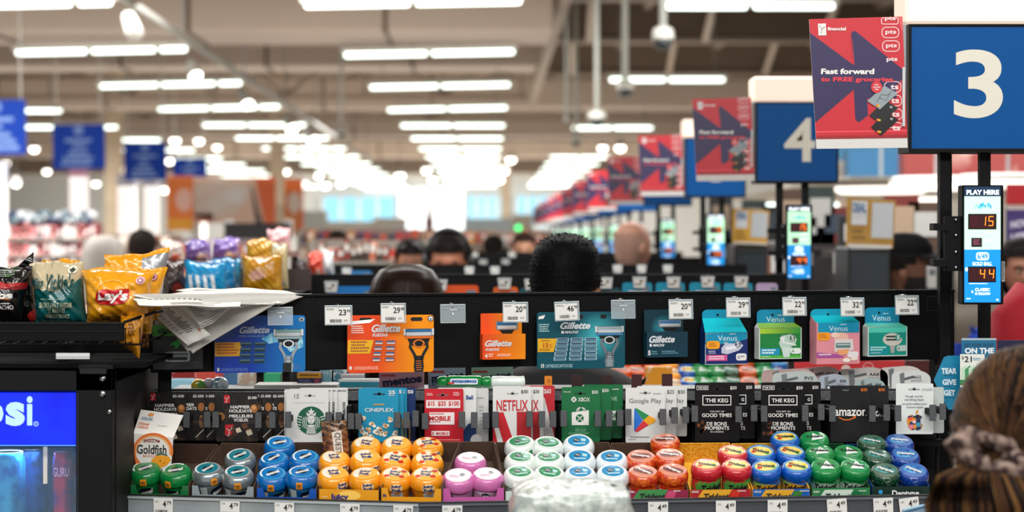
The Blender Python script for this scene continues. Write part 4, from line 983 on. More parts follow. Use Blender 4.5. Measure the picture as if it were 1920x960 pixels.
def bottle(kind, top_turn=0.0, side_turn=0.0):
    K = KINDS[kind]
    dome = K['shape'] == 'dome'
    Bp, Cp = (DOME_B, DOME_C) if dome else (CYL_B, CYL_C)
    t = thing('gum_bottle', '', 'gum bottle')
    lob = (lambda th, z: .006 * math.cos(3 * th + z * 300) * (z > .004)) if dome else (lambda th, z: .004 * math.cos(5 * th + z * 200))
    m = PX(0, 0, 1, step=.00025); m.lathe(Bp, K['body'], 36, lobes=None)
    m.fn = wrap(Bp, side_turn)
    K['side'](m); m.build('bottle_body', t)
    c = PX(0, 0, 1, step=.00022); c.lathe(Cp, K['cap'], 36, lobes=lob)
    zt = Cp[-1][1]
    ct, st = math.cos(top_turn), math.sin(top_turn)
    c.fn = lambda u, v, l: (1.08 * (u * ct - v * st), 1.08 * (u * st + v * ct), zt + l + .0003 - (u * u + v * v) * 1.1)
    K['top'](c)
    c.fn = wrap(Cp, side_turn)
    if K.get('capside'): K['capside'](c)
    c.build('cap', t)
    return t
def gum(h, rough=.2, **k): return mat(h, rough, coat=.8, bump=.35, bscale=75, **k)
def excel_top(ringc, disc_, moon=True):
    def f(c):
        c.disc(0, 0, .0225, .0225, ringc, 1, 30); c.disc(0, 0, .0185, .0185, disc_, 2, 30)
        if moon: c.line(arc(0, 0, .0205, .0205, 150, 290, 14), .003, mat('#e6eeee', .2), 3)
        c.disc(0, .001, .0088, .0080, mat('#101a2c', .3), 3, 22)
        c.text('excel', -.013, -.0045, .0135, .0045, WHT, 4, bold=.05, shear=.15, rot=-.5)
    return f
def excel_side(band, oval='#101a2c'):
    def f(m):
        m.disc(.006, -.036, .015, .010, mat(oval, .3), 1, 22)   # y is downwards in art space
        m.text('excel', -.006, -.041, .020, -.030, WHT, 2, bold=.05, shear=.2, rot=-.25)
        m.rect(-.030, -.048, -.016, -.010, mat('#c9d2d0', .3), 1)
        m.small(-.029, -.040, -.018, -.012, 7, band, 2, .4) if False else None
    return f
def badge(x, h='#f0951c'):
    def f(c):
        c.rrect(x - .0055, -.066, x + .0055, -.0525, .001, mat(h, .4), 2); c.text('60', x - .0035, -.0625, x + .0035, -.058, INK, 3, bold=.04); c.rect(x - .0035, -.0565, x + .0035, -.0555, INK, 3)
    return f
def juicy(m, x0, y0, x1, y1, l, rot=0, s2='Fruit'):
    cx = (x0 + x1) / 2
    m.disc(cx, (y0 + y1) / 2, (x1 - x0) * .56, (y1 - y0) * .60, mat('#f7d9a0', .3), l, 20)
    h = (y1 - y0) / 2
    m.text('Juicy', x0, y0, x1, y0 + h * .95, mat('#1d2f74', .3), l + 1, bold=.06, rot=0); m.text(s2, x0 + .1 * (x1 - x0), y0 + h, x1 - .1 * (x1 - x0), y1, mat('#1d2f74', .3), l + 1, bold=.06, rot=0)
def jf_top(fruit):
    def f(c):
        c.disc(0, 0, .0225, .0225, mat('#f6b64a', .25, coat=.6), 1, 30); c.poly(arc(0, 0, .0205, .0205, 120, 300, 16), mat('#ece4d4', .2), 2)
        if fruit:
            for x, y, h_ in ((.013, .009, '#c82a1c'), (-.013, .010, '#d9481f'), (.014, -.009, '#b5221c'), (-.004, -.016, '#e0651c')): c.disc(x, y, .005, .0045, mat(h_, .25), 3, 12)
        juicy(c, -.0105, -.0085, .0105, .0085, 4)
    return f
def jf_side(m):
    m.rect(-.030, -.04, -.014, -.006, mat('#d6651c', .3), 1)
def jf_cap(x):
    return lambda c: juicy(c, x - .0095, -.067, x + .0095, -.0525, 1)
def jf_side2(m):
    m.rrect(-.010, -.049, .012, -.014, .002, mat('#c9d3d8', .3), 1); m.small(-.008, -.046, .010, -.016, 8, mat('#6d86a8'), 2, .4)
    for x, h_ in ((-.022, '#c8281c'), (.022, '#c8281c'), (.03, '#e07a1c')): m.disc(x, -.03, .005, .006, mat(h_, .25), 1, 12)
def plain_top(disc_, rim='#eef1f1', wordc='#12263c'):
    def f(c):
        c.disc(0, 0, .0222, .0222, mat(rim, .2), 1, 30); c.disc(0, 0, .0195, .0180, disc_, 2, 26); c.disc(-.004, -.002, .0058, .0058, mat(wordc, .3), 3, 16)
        c.text('TECH', -.0085, -.0036, .0005, -.0006, WHT, 4, bold=.04, rot=.4); c.poly([(.004, -.008), (.013, -.006), (.012, .002), (.005, .001)], mat('#a9d4d8', .3, alpha=1), 3); c.small(-.010, .007, .012, .011, 1, mat('#cfe8ea'), 3, .6)
    return f
def patch_cap(colr):
    def f(c): c.rrect(-.014, -.0655, .012, -.052, .002, colr, 1)
    return f
def patch_side(colr, ink):
    def f(m): m.rrect(-.015, -.040, .014, -.006, .002, mat('#d3dde0', .3), 1); m.small(-.013, -.038, .012, -.012, 6, ink, 2, .4)
    return f
def word_top(word, plate, ink, rim, extra=None, rot=.25, plate_r=(.0195, .0150)):
    def f(c):
        c.disc(0, 0, .0225, .0225, rim, 1, 30); c.disc(0, 0, plate_r[0], plate_r[1], plate, 2, 26)
        if extra: extra(c)
        c.text(word, -.0155, -.0045, .0155, .0045, ink, 5, bold=.045, shear=.1, rot=rot)
    return f
def word_side(word, ink, band, y0=-.056, y1=-.041, x0=-.020, x1=.022, under=None):
    def f(m):
        if band: m.poly([(-.034, -.006), (-.034, -.050), (0, -.059), (.034, -.050), (.034, -.006)], band, 1)
        m.text(word, x0, y0, x1, y1, ink, 3, bold=.045, shear=.2, rot=-.08)
        if under: m.text(under, x0 + .012, y1 + .001, x1 - .010, y1 + .008, ink, 3, bold=.04, shear=.2)
    return f
def fruits(c):
    for x, y, h_ in ((-.012, .004, '#d8401c'), (-.010, -.006, '#e8891c'), (.012, .005, '#2f9a3c'), (.013, -.004, '#f0c41c')): c.disc(x, y, .0045, .004, mat(h_, .3), 3, 10)
def vibes(m, l=2): pass
TRI = lambda c: c.poly([(-.010, .013), (.002, -.015), (.015, .011)], mat('#dfe8e2', .25), 3)
YEL = mat('#ead27a', .3)
KINDS = {
 'exg': dict(shape='dome', d='green mint gum bottle', body=gum('#0d7a38'), cap=gum('#0c7b3a'), top=excel_top(gum('#1b8a4c'), gum('#0f7d40')), side=excel_side(None), capside=badge(.002)),
 'exs': dict(shape='dome', d='silver and teal gum bottle', body=mat('#9fa9ad', .22, .6, h2='#6e7a80', nscale=60), cap=mat('#a5b1b6', .18, .7), top=excel_top(mat('#cfd8da', .15, .5), gum('#1f8291')), side=excel_side(None), capside=badge(-.002)),
 'exb': dict(shape='dome', d='bright blue gum bottle', body=mat('#2e7f9c', .2, .2, h2='#0c5ea6', nscale=50, coat=.6), cap=gum('#0a66b4'), top=excel_top(gum('#3f9fd4'), gum('#0f78c2')), side=excel_side(None), capside=badge(-.010)),
 'jf': dict(shape='dome', d='orange fruit gum bottle', body=gum('#f39a12'), cap=gum('#f59d14'), top=jf_top(False), side=jf_side, capside=jf_cap(.006)),
 'jf2': dict(shape='dome', d='orange gum bottle with red fruit print', body=gum('#f08f12', h2='#d9481f', nscale=70, thr=(.55, .68)), cap=gum('#f59a14'), top=jf_top(True), side=jf_side2, capside=jf_cap(-.001)),
 'pk': dict(shape='dome', d='pink bubblegum bottle', body=gum('#cf8fbd', h2='#e8d2e2', nscale=40, thr=(.5, .6)), cap=gum('#cf72b0'), top=lambda c: (c.disc(0, 0, .0222, .0222, mat('#ecdfe6', .2), 1, 30), c.disc(0, 0, .0185, .0165, mat('#f6f1f3', .15), 2, 26), c.disc(.007, -.002, .005, .0042, mat('#1d2233'), 3, 14), c.text('excel', .003, -.004, .011, 0, WHT, 4, bold=.04), c.small(-.014, .003, .006, .010, 3, mat('#c873a4'), 3, .4)), side=lambda m: (m.disc(-.002, -.042, .0085, .006, mat('#14182a'), 1, 18), m.text('excel', -.008, -.0445, .004, -.0395, WHT, 2, bold=.05), m.disc(-.006, -.022 - .0, .004, .004, mat('#7d6a9c'), 1, 10), m.disc(.012, -.024, .004, .005, mat('#8d5a8c'), 1, 10))),
 'wg': dict(shape='dome', d='white gum bottle with green lid label', body=gum('#dfe8e4'), cap=gum('#e3ebe7'), top=plain_top(gum('#168a55')), side=patch_side(None, mat('#5f8a74')), capside=patch_cap(gum('#127a3c'))),
 'wb': dict(shape='dome', d='white gum bottle with blue lid label', body=gum('#dbe6ec'), cap=gum('#e2eaee'), top=plain_top(gum('#1c8cc0')), side=patch_side(None, mat('#5a7fa6')), capside=patch_cap(gum('#155fb4'))),
 'df': dict(shape='cyl', d='fiery orange-red gum bottle', body=gum('#b81f14', h2='#ef7a1c', nscale=55, thr=(.4, .7), dist=1.2), cap=gum('#c22a15', h2='#f58a2a', nscale=60, thr=(.42, .68), dist=1.5), top=word_top('Dentyne', mat('#6b1c12', .3), WHT, gum('#d98f7a'), None, .35, (.0185, .009)), side=word_side('Dentyne', WHT, None, -.055, -.042, -.022, .024)),
 'tr': dict(shape='cyl', d='red-capped fruit gum bottle', body=gum('#c22a30', h2='#3f9a3c', nscale=40, thr=(.52, .58)), cap=gum('#c01f2c'), top=word_top('Trident', YEL, mat('#10201a'), gum('#d9685c'), fruits, .25), side=word_side('Trident', INK, gum('#4fa045', h2='#d9c8a0', nscale=30, thr=(.5, .55)), -.054, -.038, -.022, .026)),
 'tb': dict(shape='cyl', d='blue-capped tropical gum bottle', body=gum('#2363b8', h2='#7fae3a', nscale=34, thr=(.5, .6)), cap=gum('#0b55b8'), top=word_top('Trident', YEL, mat('#10201a'), gum('#4a90c8'), fruits, .15), side=word_side('Trident', INK, gum('#e0a52a'), -.056, -.042, -.022, .024, 'VIBES')),
 'tg': dict(shape='cyl', d='green-capped mint gum bottle', body=gum('#1a7f3c', h2='#8fbf9a', nscale=40, thr=(.55, .66)), cap=gum('#0f8440'), top=word_top('Trident', gum('#138a46'), INK, gum('#1d9450'), TRI, .15, (.0205, .018)), side=word_side('Trident', INK, gum('#a8bfae'), -.056, -.042, -.022, .024, 'VIBES')),
 'dg': dict(shape='cyl', d='dark green marbled gum bottle', body=gum('#0d3a24', h2='#7fa08c', nscale=48, thr=(.5, .72), dist=1), cap=gum('#123f28', h2='#a9bdb0', nscale=60, thr=(.54, .74), dist=1.5), top=word_top('Dentyne', gum('#14402b', h2='#4fa3a0', nscale=80), WHT, gum('#4a6b58'), None, .35, (.0185, .011)), side=word_side('Dentyne', WHT, None, -.055, -.042, -.022, .024)),
 'db': dict(shape='cyl', d='deep blue marbled gum bottle', body=gum('#0c2a7a', h2='#4f86cf', nscale=48, thr=(.5, .72), dist=1), cap=gum('#0e3a94', h2='#a9c9e8', nscale=60, thr=(.55, .76), dist=1.5), top=word_top('Dentyne', gum('#12459c', h2='#5fb0dc', nscale=80), WHT, gum('#3a6cb4'), None, .35, (.0185, .011)), side=word_side('Dentyne', WHT, None, -.055, -.042, -.022, .024)),
}
PROTO = {}
GUMS = [
 ('exg', 0, [(272, 877), (329, 881)]), ('exs', 0, [(389, 878), (446, 884)]), ('exs', 1, [(449, 853)]),
 ('exb', 0, [(511, 887), (566, 884)]), ('exb', 1, [(513, 858), (572, 855)]), ('exb', 2, [(524, 829)]),
 ('jf', 0, [(626, 886), (684, 887)]), ('jf2', 0, [(741, 888), (799, 888)]), ('jf', 1, [(627, 856), (687, 855)]), ('jf2', 1, [(741, 859), (802, 859)]), ('jf', 2, [(687, 830), (744, 830)]), ('jf2', 2, [(802, 830)]),
 ('pk', 0, [(859, 891), (914, 888)]), ('pk', 1, [(882, 858)]),
 ('wg', 0, [(975, 884), (1031, 884)]), ('wg', 1, [(976, 856), (1029, 856)]), ('wg', 2, [(975, 827), (1028, 829)]),
 ('wb', 0, [(1088, 884), (1149, 883)]), ('wb', 1, [(1087, 855), (1147, 856)]), ('wb', 2, [(1085, 827)]),
 ('df', 0, [(1206, 883), (1262, 881)]), ('df', 1, [(1202, 855), (1256, 852)]), ('df', 2, [(1247, 823)]),
 ('tr', 0, [(1325, 871), (1381, 871)]), ('tr', 1, [(1374, 845)]),
 ('tb', 0, [(1436, 874), (1494, 873)]), ('tb', 1, [(1426, 846), (1483, 845)]), ('tb', 2, [(1472, 819)]),
 ('tg', 0, [(1548, 872), (1604, 872)]), ('tg', 1, [(1537, 845), (1591, 845)]), ('tg', 2, [(1527, 819)]),
 ('dg', 0, [(1660, 881)]), ('dg', 1, [(1645, 852)]), ('dg', 2, [(1635, 826)]),
 ('db', 0, [(1713, 881)]), ('db', 1, [(1698, 851)]), ('db', 2, [(1687, 825)]),
]
ROWN = ['front row', 'second row', 'back row']
R = random.Random(3)
for kind, row, pts in GUMS:
    for i, (px, py) in enumerate(pts):
        if kind not in PROTO: PROTO[kind] = bottle(kind, 0, R.uniform(-.3, .3)); o = PROTO[kind]
        else: o = copy_thing(PROTO[kind])
        where = ROWN[row] + (' of its tray' if len(pts) == 1 else ', nearer the %s' % (('black drinks cooler', 'ponytailed shopper')[i]))
        o['label'] = KINDS[kind]['d'] + ' in the ' + where; o['group'] = 'gum bottles on the lower shelf'
        h = (DOME_C if KINDS[kind]['shape'] == 'dome' else CYL_C)[-1][1]
        d = dF(px) + .065 + row * .066
        top = P(px, py, d)
        a_, b_ = TL + .05 + R.uniform(-.05, .09), R.uniform(-.07, .07)
        rotm = Matrix.Rotation(b_, 4, 'Y') @ Matrix.Rotation(a_, 4, 'X')
        o.location = top - rotm.to_3x3() @ Vector((0, 0, h))
        o.rotation_euler = (rotm @ Matrix.Rotation(R.uniform(-.35, .35), 4, 'Z')).to_euler()
# --- display trays (open cartons tilted on the shelf)
BRN = mat('#5a4436', .8, bump=.2, bscale=40)
def tray(x0, x1, front, label, depth=.235, art=None, inner=BRN, lipc=None, ylip=905, notch=True, backh=.045):
    cx = (x0 + x1) / 2; d = dF(cx) + .034
    p = P(cx, 996, d); W = (x1 - x0) / 2 * d / F - .0011
    yw = (math.atan2(.115, (540 * 3.8 / F)) * (-1 if cx < 790 else .56))
    t = thing('display_tray', label, 'display tray', p, (TT, 0, 0))
    t.rotation_euler = (Matrix.Rotation(yw * .8, 4, 'Z') @ Matrix.Rotation(TT, 4, 'X')).to_euler()
    b = MB(); b.box(-W, W, 0, depth, -.002, 0, inner); b.build('tray_floor', t)
    b = MB(); b.box(-W, W, depth - .002, depth, 0, backh, inner); b.build('back_wall', t)
    k = d / F; lh = (996 - ylip) * k; ly, lz = lh * math.sin(TT), lh * math.cos(TT)
    b = MB()
    for s_ in (-1, 1):
        b.add([(s_ * W, 0, 0), (s_ * W, depth, 0), (s_ * W, depth, backh), (s_ * W, ly + .01, lz), (s_ * W, ly + .001, lz)], [(0, 1, 2, 3, 4)], inner)
    b.build('side_wall', t, solid=.0015)
    a = PX(cx, 996, k, k); a.T = Matrix.Rotation(-TT, 4, 'X'); a.slab([(x0 + .8, ylip + .5), (x0 + 12, ylip + .5), (x0 + 16, ylip + 17), (x1 - 16, ylip + 17), (x1 - 12, ylip + .5), (x1 - .8, ylip + .5), (x1 - .8, 996), (x0 + .8, 996)] if notch else [(x0 + .8, ylip), (x1 - .8, ylip), (x1 - .8, 996), (x0 + .8, 996)], .0015, front)
    if art: art(a)
    a.build('front_lip', t)
    return t
tray(240, 356, gum('#0c6b35', .4), 'green display tray beside the drinks cooler', ylip=909)
tray(357, 478, mat('#8f9ba0', .35), 'silver grey display tray under the teal-topped bottles', ylip=911)
tray(479, 595, mat('#0e4fa8', .35), 'blue display tray under the bright blue bottles', ylip=915)
OG = mat('#e39a18', .35)
tray(596, 712, OG, 'orange display tray with juicy lettering', ylip=918, notch=False, art=lambda a: (a.disc(655, 929, 22, 9, mat('#f7c95a'), 1), a.text('Juicy', 618, 926, 654, 940, mat('#1d2f74'), 2, bold=.05), a.small(603, 932, 616, 934, 1, WHT, 2)))
tray(713, 829, OG, 'orange display tray under the red fruit print bottles', ylip=915, art=lambda a: (a.text('Juicy', 716, 926, 724, 934, mat('#1d2f74'), 2, bold=.05),))
tray(830, 946, mat('#c25aa0', .35), 'pink display tray under the bubblegum bottles', ylip=915)
tray(947, 1058, mat('#c9d8cf', .35), 'pale display tray under the green-labelled white bottles', ylip=920)
tray(1059, 1172, mat('#c3d3dc', .35), 'pale display tray under the blue-labelled white bottles', ylip=920)
def trib(x0, cols):
    def f(a):
        x = x0
        a.poly([(x + 25, 918), (x + 80, 918), (x + 65, 942), (x + 8, 942)], mat(cols[1], .35), 1); a.text('Trident', x + 26, 925, x + 74, 937, INK, 3, bold=.045, shear=.2)
        a.poly([(x + 80, 920), (x + 96, 922), (x + 88, 942), (x + 70, 942)], mat(cols[2], .35), 2); a.small(x + 3, 920, x + 18, 924, 2, WHT, 3); a.small(x + 90, 920, x + 108, 923, 1, WHT, 3)
    return f
tray(1173, 1292, mat('#8e2644', .35), 'maroon display tray under the fiery orange-red bottles', ylip=919, notch=False, art=trib(1173, (0, '#3f8a4c', '#c44a70')))
YD = mat('#dd9a1c', .5, h2='#f0c04a', nscale=260, thr=(.47, .53))
tray(1293, 1409, mat('#a8202c', .35), 'red display tray with yellow dotted lining', ylip=918, notch=False, art=trib(1293, (0, '#e0a52a', '#c8321c')), inner=YD)
tray(1410, 1520, mat('#1a5cae', .35), 'blue display tray with tropical print', ylip=917, notch=False, art=trib(1410, (0, '#e0a52a', '#3a7a2a')), inner=YD)
tray(1521, 1633, mat('#2a7a45', .35), 'green display tray with mint leaf print', ylip=915, notch=False, art=trib(1521, (0, '#c9d8cc', '#16693a')), inner=mat('#134a28', .6))
tray(1634, 1745, mat('#0c2a20', .35), 'black-green display tray with white lettering by the ponytailed shopper', ylip=912, notch=False, inner=mat('#0f3f7c', .5), art=lambda a: (a.text('Dentyne', 1672, 919, 1724, 934, WHT, 2, bold=.03), a.disc(1650, 922, 4, 4, mat('#2f9ad0'), 2)))
# shelf body and price rail
def rail(xs, xe, label, lip, face, px_label):
    d0, d1 = dF(xs), dF(xe); a0, a1 = P(xs, 933, d0), P(xe, 933, d1)
    zt = EYE - .4830
    L = math.hypot(a1.x - a0.x, a1.y - a0.y); yw = math.atan2(a1.y - a0.y, a1.x - a0.x)
    t = thing('shelf_rail', label, 'shelf', (a0.x, a0.y, zt), (0, 0, yw))
    m = MB(); m.box(0, L, .03, .42, -.10, -.088, BLKM)
    for q in range(9): m.box(L * q / 8 - .004 + .008 * (q == 0), L * q / 8 + .004 - .008 * (q == 8), .05, .4, -.088, -.075, BLKM)
    m.build('shelf_deck', t)
    m = MB(); m.box(0, L, .0, .004, -.062, -.002, face); m.box(0, L, -.004, .0, -.008, -.002, lip); m.box(0, L, -.004, 0, -.062, -.057, lip); m.build('price_channel', t, bevel=.0006)
    m = MB(); m.box(0, L, -.005, .006, -.002, .0, mat('#101214', .5)); m.build('edge_strip', t)
    return t, yw, zt
r1, y1_, zt = rail(240, 785.5, 'grey price rail of the gum shelf on the cooler side', mat('#aab3b6', .3), mat('#878f93', .35, h2='#9aa3a6', nscale=8), 0)
r2, y2_, zt = rail(786.5, 1752, 'dark grey price rail of the gum shelf on the shopper side', mat('#5a6066', .35), mat('#43484d', .4), 0)
def rtag(xc, val, lab, tilt=0, w_=38):
    d = dF(xc) - .0048; yw = y1_ if xc < 786 else y2_
    zc = zt - .006; p = Vector((wx(xc, d), d, zc - .040)); k = d / F
    t = thing('shelf_price_tag', lab, 'price tag', p, (0, tilt, yw), 'price tags on the gum shelf rail'); a = PX(0, 0, k)
    a.slab([(-w_ / 2, -41), (w_ / 2, -41), (w_ / 2, 0), (-w_ / 2, 0)], .0006, PAPER)
    a.text('4', -1, -36, 6, -24, INK, 1, bold=.02); a.text(val, 7, -36, 16, -29, INK, 1, bold=.02); R = random.Random(xc); x = -15
    while x < 8: b_ = R.uniform(.6, 1.6); a.rect(x, -19, x + b_, -8, INK, 1); x += b_ + R.uniform(.5, 1.2)
    a.small(-16, -36, -8, -32, 2, GRY, 1); a.build('paper', t)
WH = ['green mint', 'silver and teal', 'bright blue', 'plain orange', 'red-printed orange', 'pink bubblegum', 'fiery orange-red', 'red-capped', 'blue-capped', 'green-capped', 'dark green marbled', 'deep blue marbled']
for i, (x, v, tl) in enumerate(((306, '79', 0), (431, '79', 0), (533, '79', 0), (656, '79', 0), (756, '79', 0), (848, '79', 0), (1234, '49', 0), (1361, '49', 0), (1458, '49', 0), (1571, '49', -.06), (1657, '49', -.03), (1708, '49', -.12))):
    rtag(x, v, 'paper price tag reading 4.%s below the %s gum bottles' % (v, WH[i]), tl)
# biscuit carton standing behind the green bottles
t = thing('cracker_carton', 'white and orange gable-top cracker carton with orange fish-shaped snack', 'carton', P(288, 880, 3.93), (math.radians(6), .03, .12))
k = 3.93 / F; a = PX(288, 880, k)
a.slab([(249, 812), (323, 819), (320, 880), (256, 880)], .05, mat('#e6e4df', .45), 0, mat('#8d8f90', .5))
a.poly([(249, 812), (323, 819), (320, 880), (256, 880)], mat('#e9e6e0', .4), .5)
a.line(arc(286, 846, 35, 33, 170, 372, 20), 5, mat('#e8762a', .4), 1.2); a.line(arc(286, 847, 31, 30, 175, 368, 20), 2.5, mat('#f3b06a', .4), 1.3)
a.poly([(250, 835), (256, 858), (270, 876), (256, 880), (251, 850)], mat('#e06a22'), 1)
a.text('Goldfish', 256, 833, 311, 851, mat('#1c1a1a', .4), 2, bold=.02); a.text('BAKED', 268, 852, 291, 857, mat('#d9542c'), 2); a.text('PEPPERIDGE FARM', 268, 823, 298, 829, mat('#8e2f2c'), 2, .02); a.line(arc(283, 832, 15, 10, 200, 340, 8), 1.2, mat('#8e2f2c'), 2)
a.poly([(283, 862), (296, 852), (316, 855), (320, 862), (312, 872), (300, 877), (292, 872), (284, 870)], mat('#f3a01f', .4), 2); a.disc(300, 863, 1.3, 1.3, INK, 3); a.line([(305, 868), (310, 866)], 1, mat('#a8501c'), 3); a.line([(292, 853), (302, 850), (313, 853)], 2.5, mat('#2f6a4a'), 3)
a.build('carton_body', t)
g = PX(288, 880, k)
A, B, C, D = (249, 812), (323, 819), (340, 780), (261, 771)
pf = [g.pt(*A, 0), g.pt(*B, 0)]; top = [Vector(g.pt(*C, 0)) + Vector((0, .022, 0)), Vector(g.pt(*D, 0)) + Vector((0, .022, 0))]
g.add([pf[0], pf[1], top[0], top[1]], [(0, 1, 2, 3)], mat('#ebe8e2', .4))
bk = [Vector(pf[0]) + Vector((0, .05, 0)), Vector(pf[1]) + Vector((0, .05, 0))]
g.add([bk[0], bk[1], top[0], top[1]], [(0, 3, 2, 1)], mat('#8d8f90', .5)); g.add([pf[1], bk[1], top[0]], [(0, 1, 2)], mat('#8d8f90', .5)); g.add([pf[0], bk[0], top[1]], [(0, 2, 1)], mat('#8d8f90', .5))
def onslope(fx, fy): 
    p = Vector(pf[0]).lerp(Vector(pf[1]), fx).lerp(Vector(top[1]).lerp(Vector(top[0]), fx), fy); return p + Vector((0, -.0012, .0004))
for tx_, h_, f0, f1, g0, g1 in (('COLORS', '#2f7f9a', .08, .34, .60, .72), ('CREAM', '#e0763a', .04, .30, .38, .48), ('CHEDDAR', '#e0763a', .03, .32, .24, .34)):
    gl, fs = glyphs(tx_, .03, 0); g.add([onslope(f0 + x * (f1 - f0), g0 + y * (g1 - g0)) for x, y in gl], fs, mat(h_))
gl, fs = glyphs('cheddar', 0, 0); g.add([onslope(.5 + x * .25, .42 + y * .05) for x, y in gl], fs, GRY)
g.add([onslope(.2, .78), onslope(.32, .78), onslope(.34, .9), onslope(.22, .92)], [(0, 1, 2, 3)], mat('#e8892c'))
g.build('gable_top', t)
# chocolate protein bar propped between trays
t = thing('snack_bar', 'brown wrapped protein bar propped up between blue and orange bottles', 'snack bar', P(628, 862, 3.93), (.12, -.05, 0))
k = 3.93 / F; a = PX(628, 862, k)
BR1, BR2 = mat('#9a6238', .25, h2='#5a3018', nscale=60, coat=.5), mat('#2a1710', .2, h2='#8a6440', nscale=120, coat=.7)
def barf(u, v):
    x = 606 + u * 48 + (1 - v) * 2; y = 862 - v * 74
    p = a.pt(x, y, 0); bulge = .012 * math.sin(PI * min(max(u, 0), 1)) * (math.sin(PI * v) ** .4 if 0 < v < 1 else 0)
    return (p[0], -bulge + .0025 * math.sin(v * 40 + u * 9), p[2])
m = MB(); m.grid(barf, 14, 26, BR1, mfn=lambda u, v: BR2 if v > .72 or (v > .6 and u < .25) else BR1); m.build('wrapper', t, solid=.001)
a.fn = lambda u, v, l: (u, -.0145, v); a.poly([(626, 806), (644, 803), (646, 860), (630, 860)], mat('#dcd5cb', .4), 1); a.text('QUEST', 615, 822, 657, 835, INK, 2, .03, 0, PI / 2); a.build('label_strip', t)
# ================================================================ DRINKS COOLER with chip rack on top
CF = 3.70                                        # depth of the cooler's door
kC = CF / F
CX1 = wx(212, CF); CX0 = CX1 - .62; CT = wz(690, CF)
t = thing('drinks_cooler', 'black drinks cooler with a lit blue sign panel and glass door', 'cooler', ((CX0 + CX1) / 2, CF, 0))
cw = (CX1 - CX0) / 2
gx1 = wx(142, CF) - t.location.x; gx0 = -cw + .04
zs1, zs0 = wz(737, CF), wz(835, CF)
m = MB()
CB_ = mat('#0a0b0d', .55, spec=.2)
m.box(cw - .03, cw, .03, .62, 0, CT, CB_); m.box(-cw, -cw + .03, .03, .62, 0, CT, CB_); m.box(-cw, cw, .6, .62, 0, CT, CB_); m.box(-cw, cw, .03, .62, 0, .12, CB_); m.box(-cw, cw, .03, .62, CT - .03, CT, CB_)
m.build('cabinet', t, bevel=.003)
m = MB(); m.box(gx1, cw - .002, 0, .03, .14, CT - .005, CB_); m.box(-cw, gx0, 0, .03, .14, CT - .005, CB_); m.box(-cw, cw - .002, 0, .03, .14, .22, CB_); m.box(-cw, cw - .002, 0, .03, zs1 + .004, CT - .005, CB_)
m.box(gx1 + .002, gx1 + .006, -.002, 0, .2, zs1, mat('#1c1e22', .3)); do = m.build('door', t, bevel=.002)
m = MB()
for py in (709, 738): m.tube([(cw - .018, -.006, wz(py, CF)), (cw - .018, 0, wz(py, CF))], .0055, CHR, 10)
m.tube([(cw - .006, -.003, wz(772, CF)), (cw - .006, 0, wz(772, CF))], .004, CHR, 10); m.build('bolt', do); m = MB(); m.box(gx1 + .01, cw - .01, -.014, 0, wz(700, CF), wz(690, CF), mat('#17181b', .3)); m.box(cw - .06, cw + .002, -.012, .01, wz(691, CF), wz(684, CF), CB_); m.build('hinge', do)
LB = mat('#0a2cff', .3, emit=.55, h2='#0618c8', nscale=9, thr=(.35, .7))
m = MB(); m.box(gx0, gx1, .004, .03, zs0, zs1, LB); m.build('sign_panel', t)
a = PX(VX, HY, kC); a.y0 = 0.002
ox = t.location.x
a.fn = lambda u, v, l: (u - ox, .003 - l, EYE + v)
LT = mat('#9fc0f4', .3, emit=.75)
a.text('s', 10, 754, 46, 799, LT, 1, .045); a.text('i', 49.5, 743, 60.5, 798, LT, 1, .03); a.text('p', -36, 754, 6, 816, LT, 1, .045); a.ring(67, 795, 3.4, 4.6, LT, 1); a.text('R', 65.5, 793, 68.5, 797, LT, 1)
a.build('sign_lettering', t)
m = MB(); m.box(gx0, gx1, .012, .016, .22, zs0, clear('#9fc4e8', .02, .10)); m.build('glass', t)
zshelf = wz(1010, 3.8)
m = MB()
for z in (zshelf - .012, zshelf - .35, zshelf - .70): m.box(-cw + .03, cw - .03, .05, .55, z, z + .01, mat('#2b3f52', .4, .5))
m.build('shelf', t)
m = MB(); m.box(-cw + .03, cw - .03, .56, .6, .12, CT - .04, mat('#0a2c5c', .5)); m.build('inner_back', t)
m = MB(); m.box(gx0, gx0 + .012, .03, .045, .3, zs0, mat('#8fd0ff', emit=6)); m.box(gx0, gx1, .03, .045, zs0 - .004, zs0 + .006, mat('#5fb4ff', emit=1.5)); m.box(wx(81, 3.75) - ox, wx(88, 3.75) - ox, .05, .055, wz(907, 3.75), wz(838, 3.75), mat('#d9c9b0', .5, emit=.4)); m.build('light_tube', t)
l = area((ox + gx0 + .25, CF + .12, zs0 - .02), .45, .12, 2.2, (0, 0, 0), (.35, .65, 1.0)); l.name = 'cooler_lamp'
def can(px, ytop, r, d, h1, h2, lab, txt=None, tm='#ffffff', hh=.15, base2=None):
    p = P(px, ytop, d); t = thing('drink_can', lab, 'drink can', (p.x, p.y, zshelf - .002))
    H = p.z - (zshelf - .002)
    m = MB(); m.lathe([(.001, 0), (r * .8, 0), (r, .008), (r, H - .016), (r * .86, H - .004), (r * .86, H)], mat(h1, .18, .55, h2=h2, nscale=26, thr=(.45, .6)), 26); m.build('can_body', t)
    m = MB(); m.lathe([(r * .87, H), (r * .84, H + .002), (r * .8, H - .003), (.001, H - .003)], CHR, 26); m.box(-.004, .004, -.012, .004, H - .002, H - .0005, CHR); m.build('can_lid', t)
    if txt:
        a = PX(0, 0, 1); a.fn = lambda u, v, l: ((r + .0004 + l) * math.cos(u / r - PI / 2), (r + .0004 + l) * math.sin(u / r - PI / 2), v)
        a.text(txt, -r * .8, -(H - .028), r * .8, -(H - .045), mat(tm, .3), 1, .02); a.build('can_print', t)
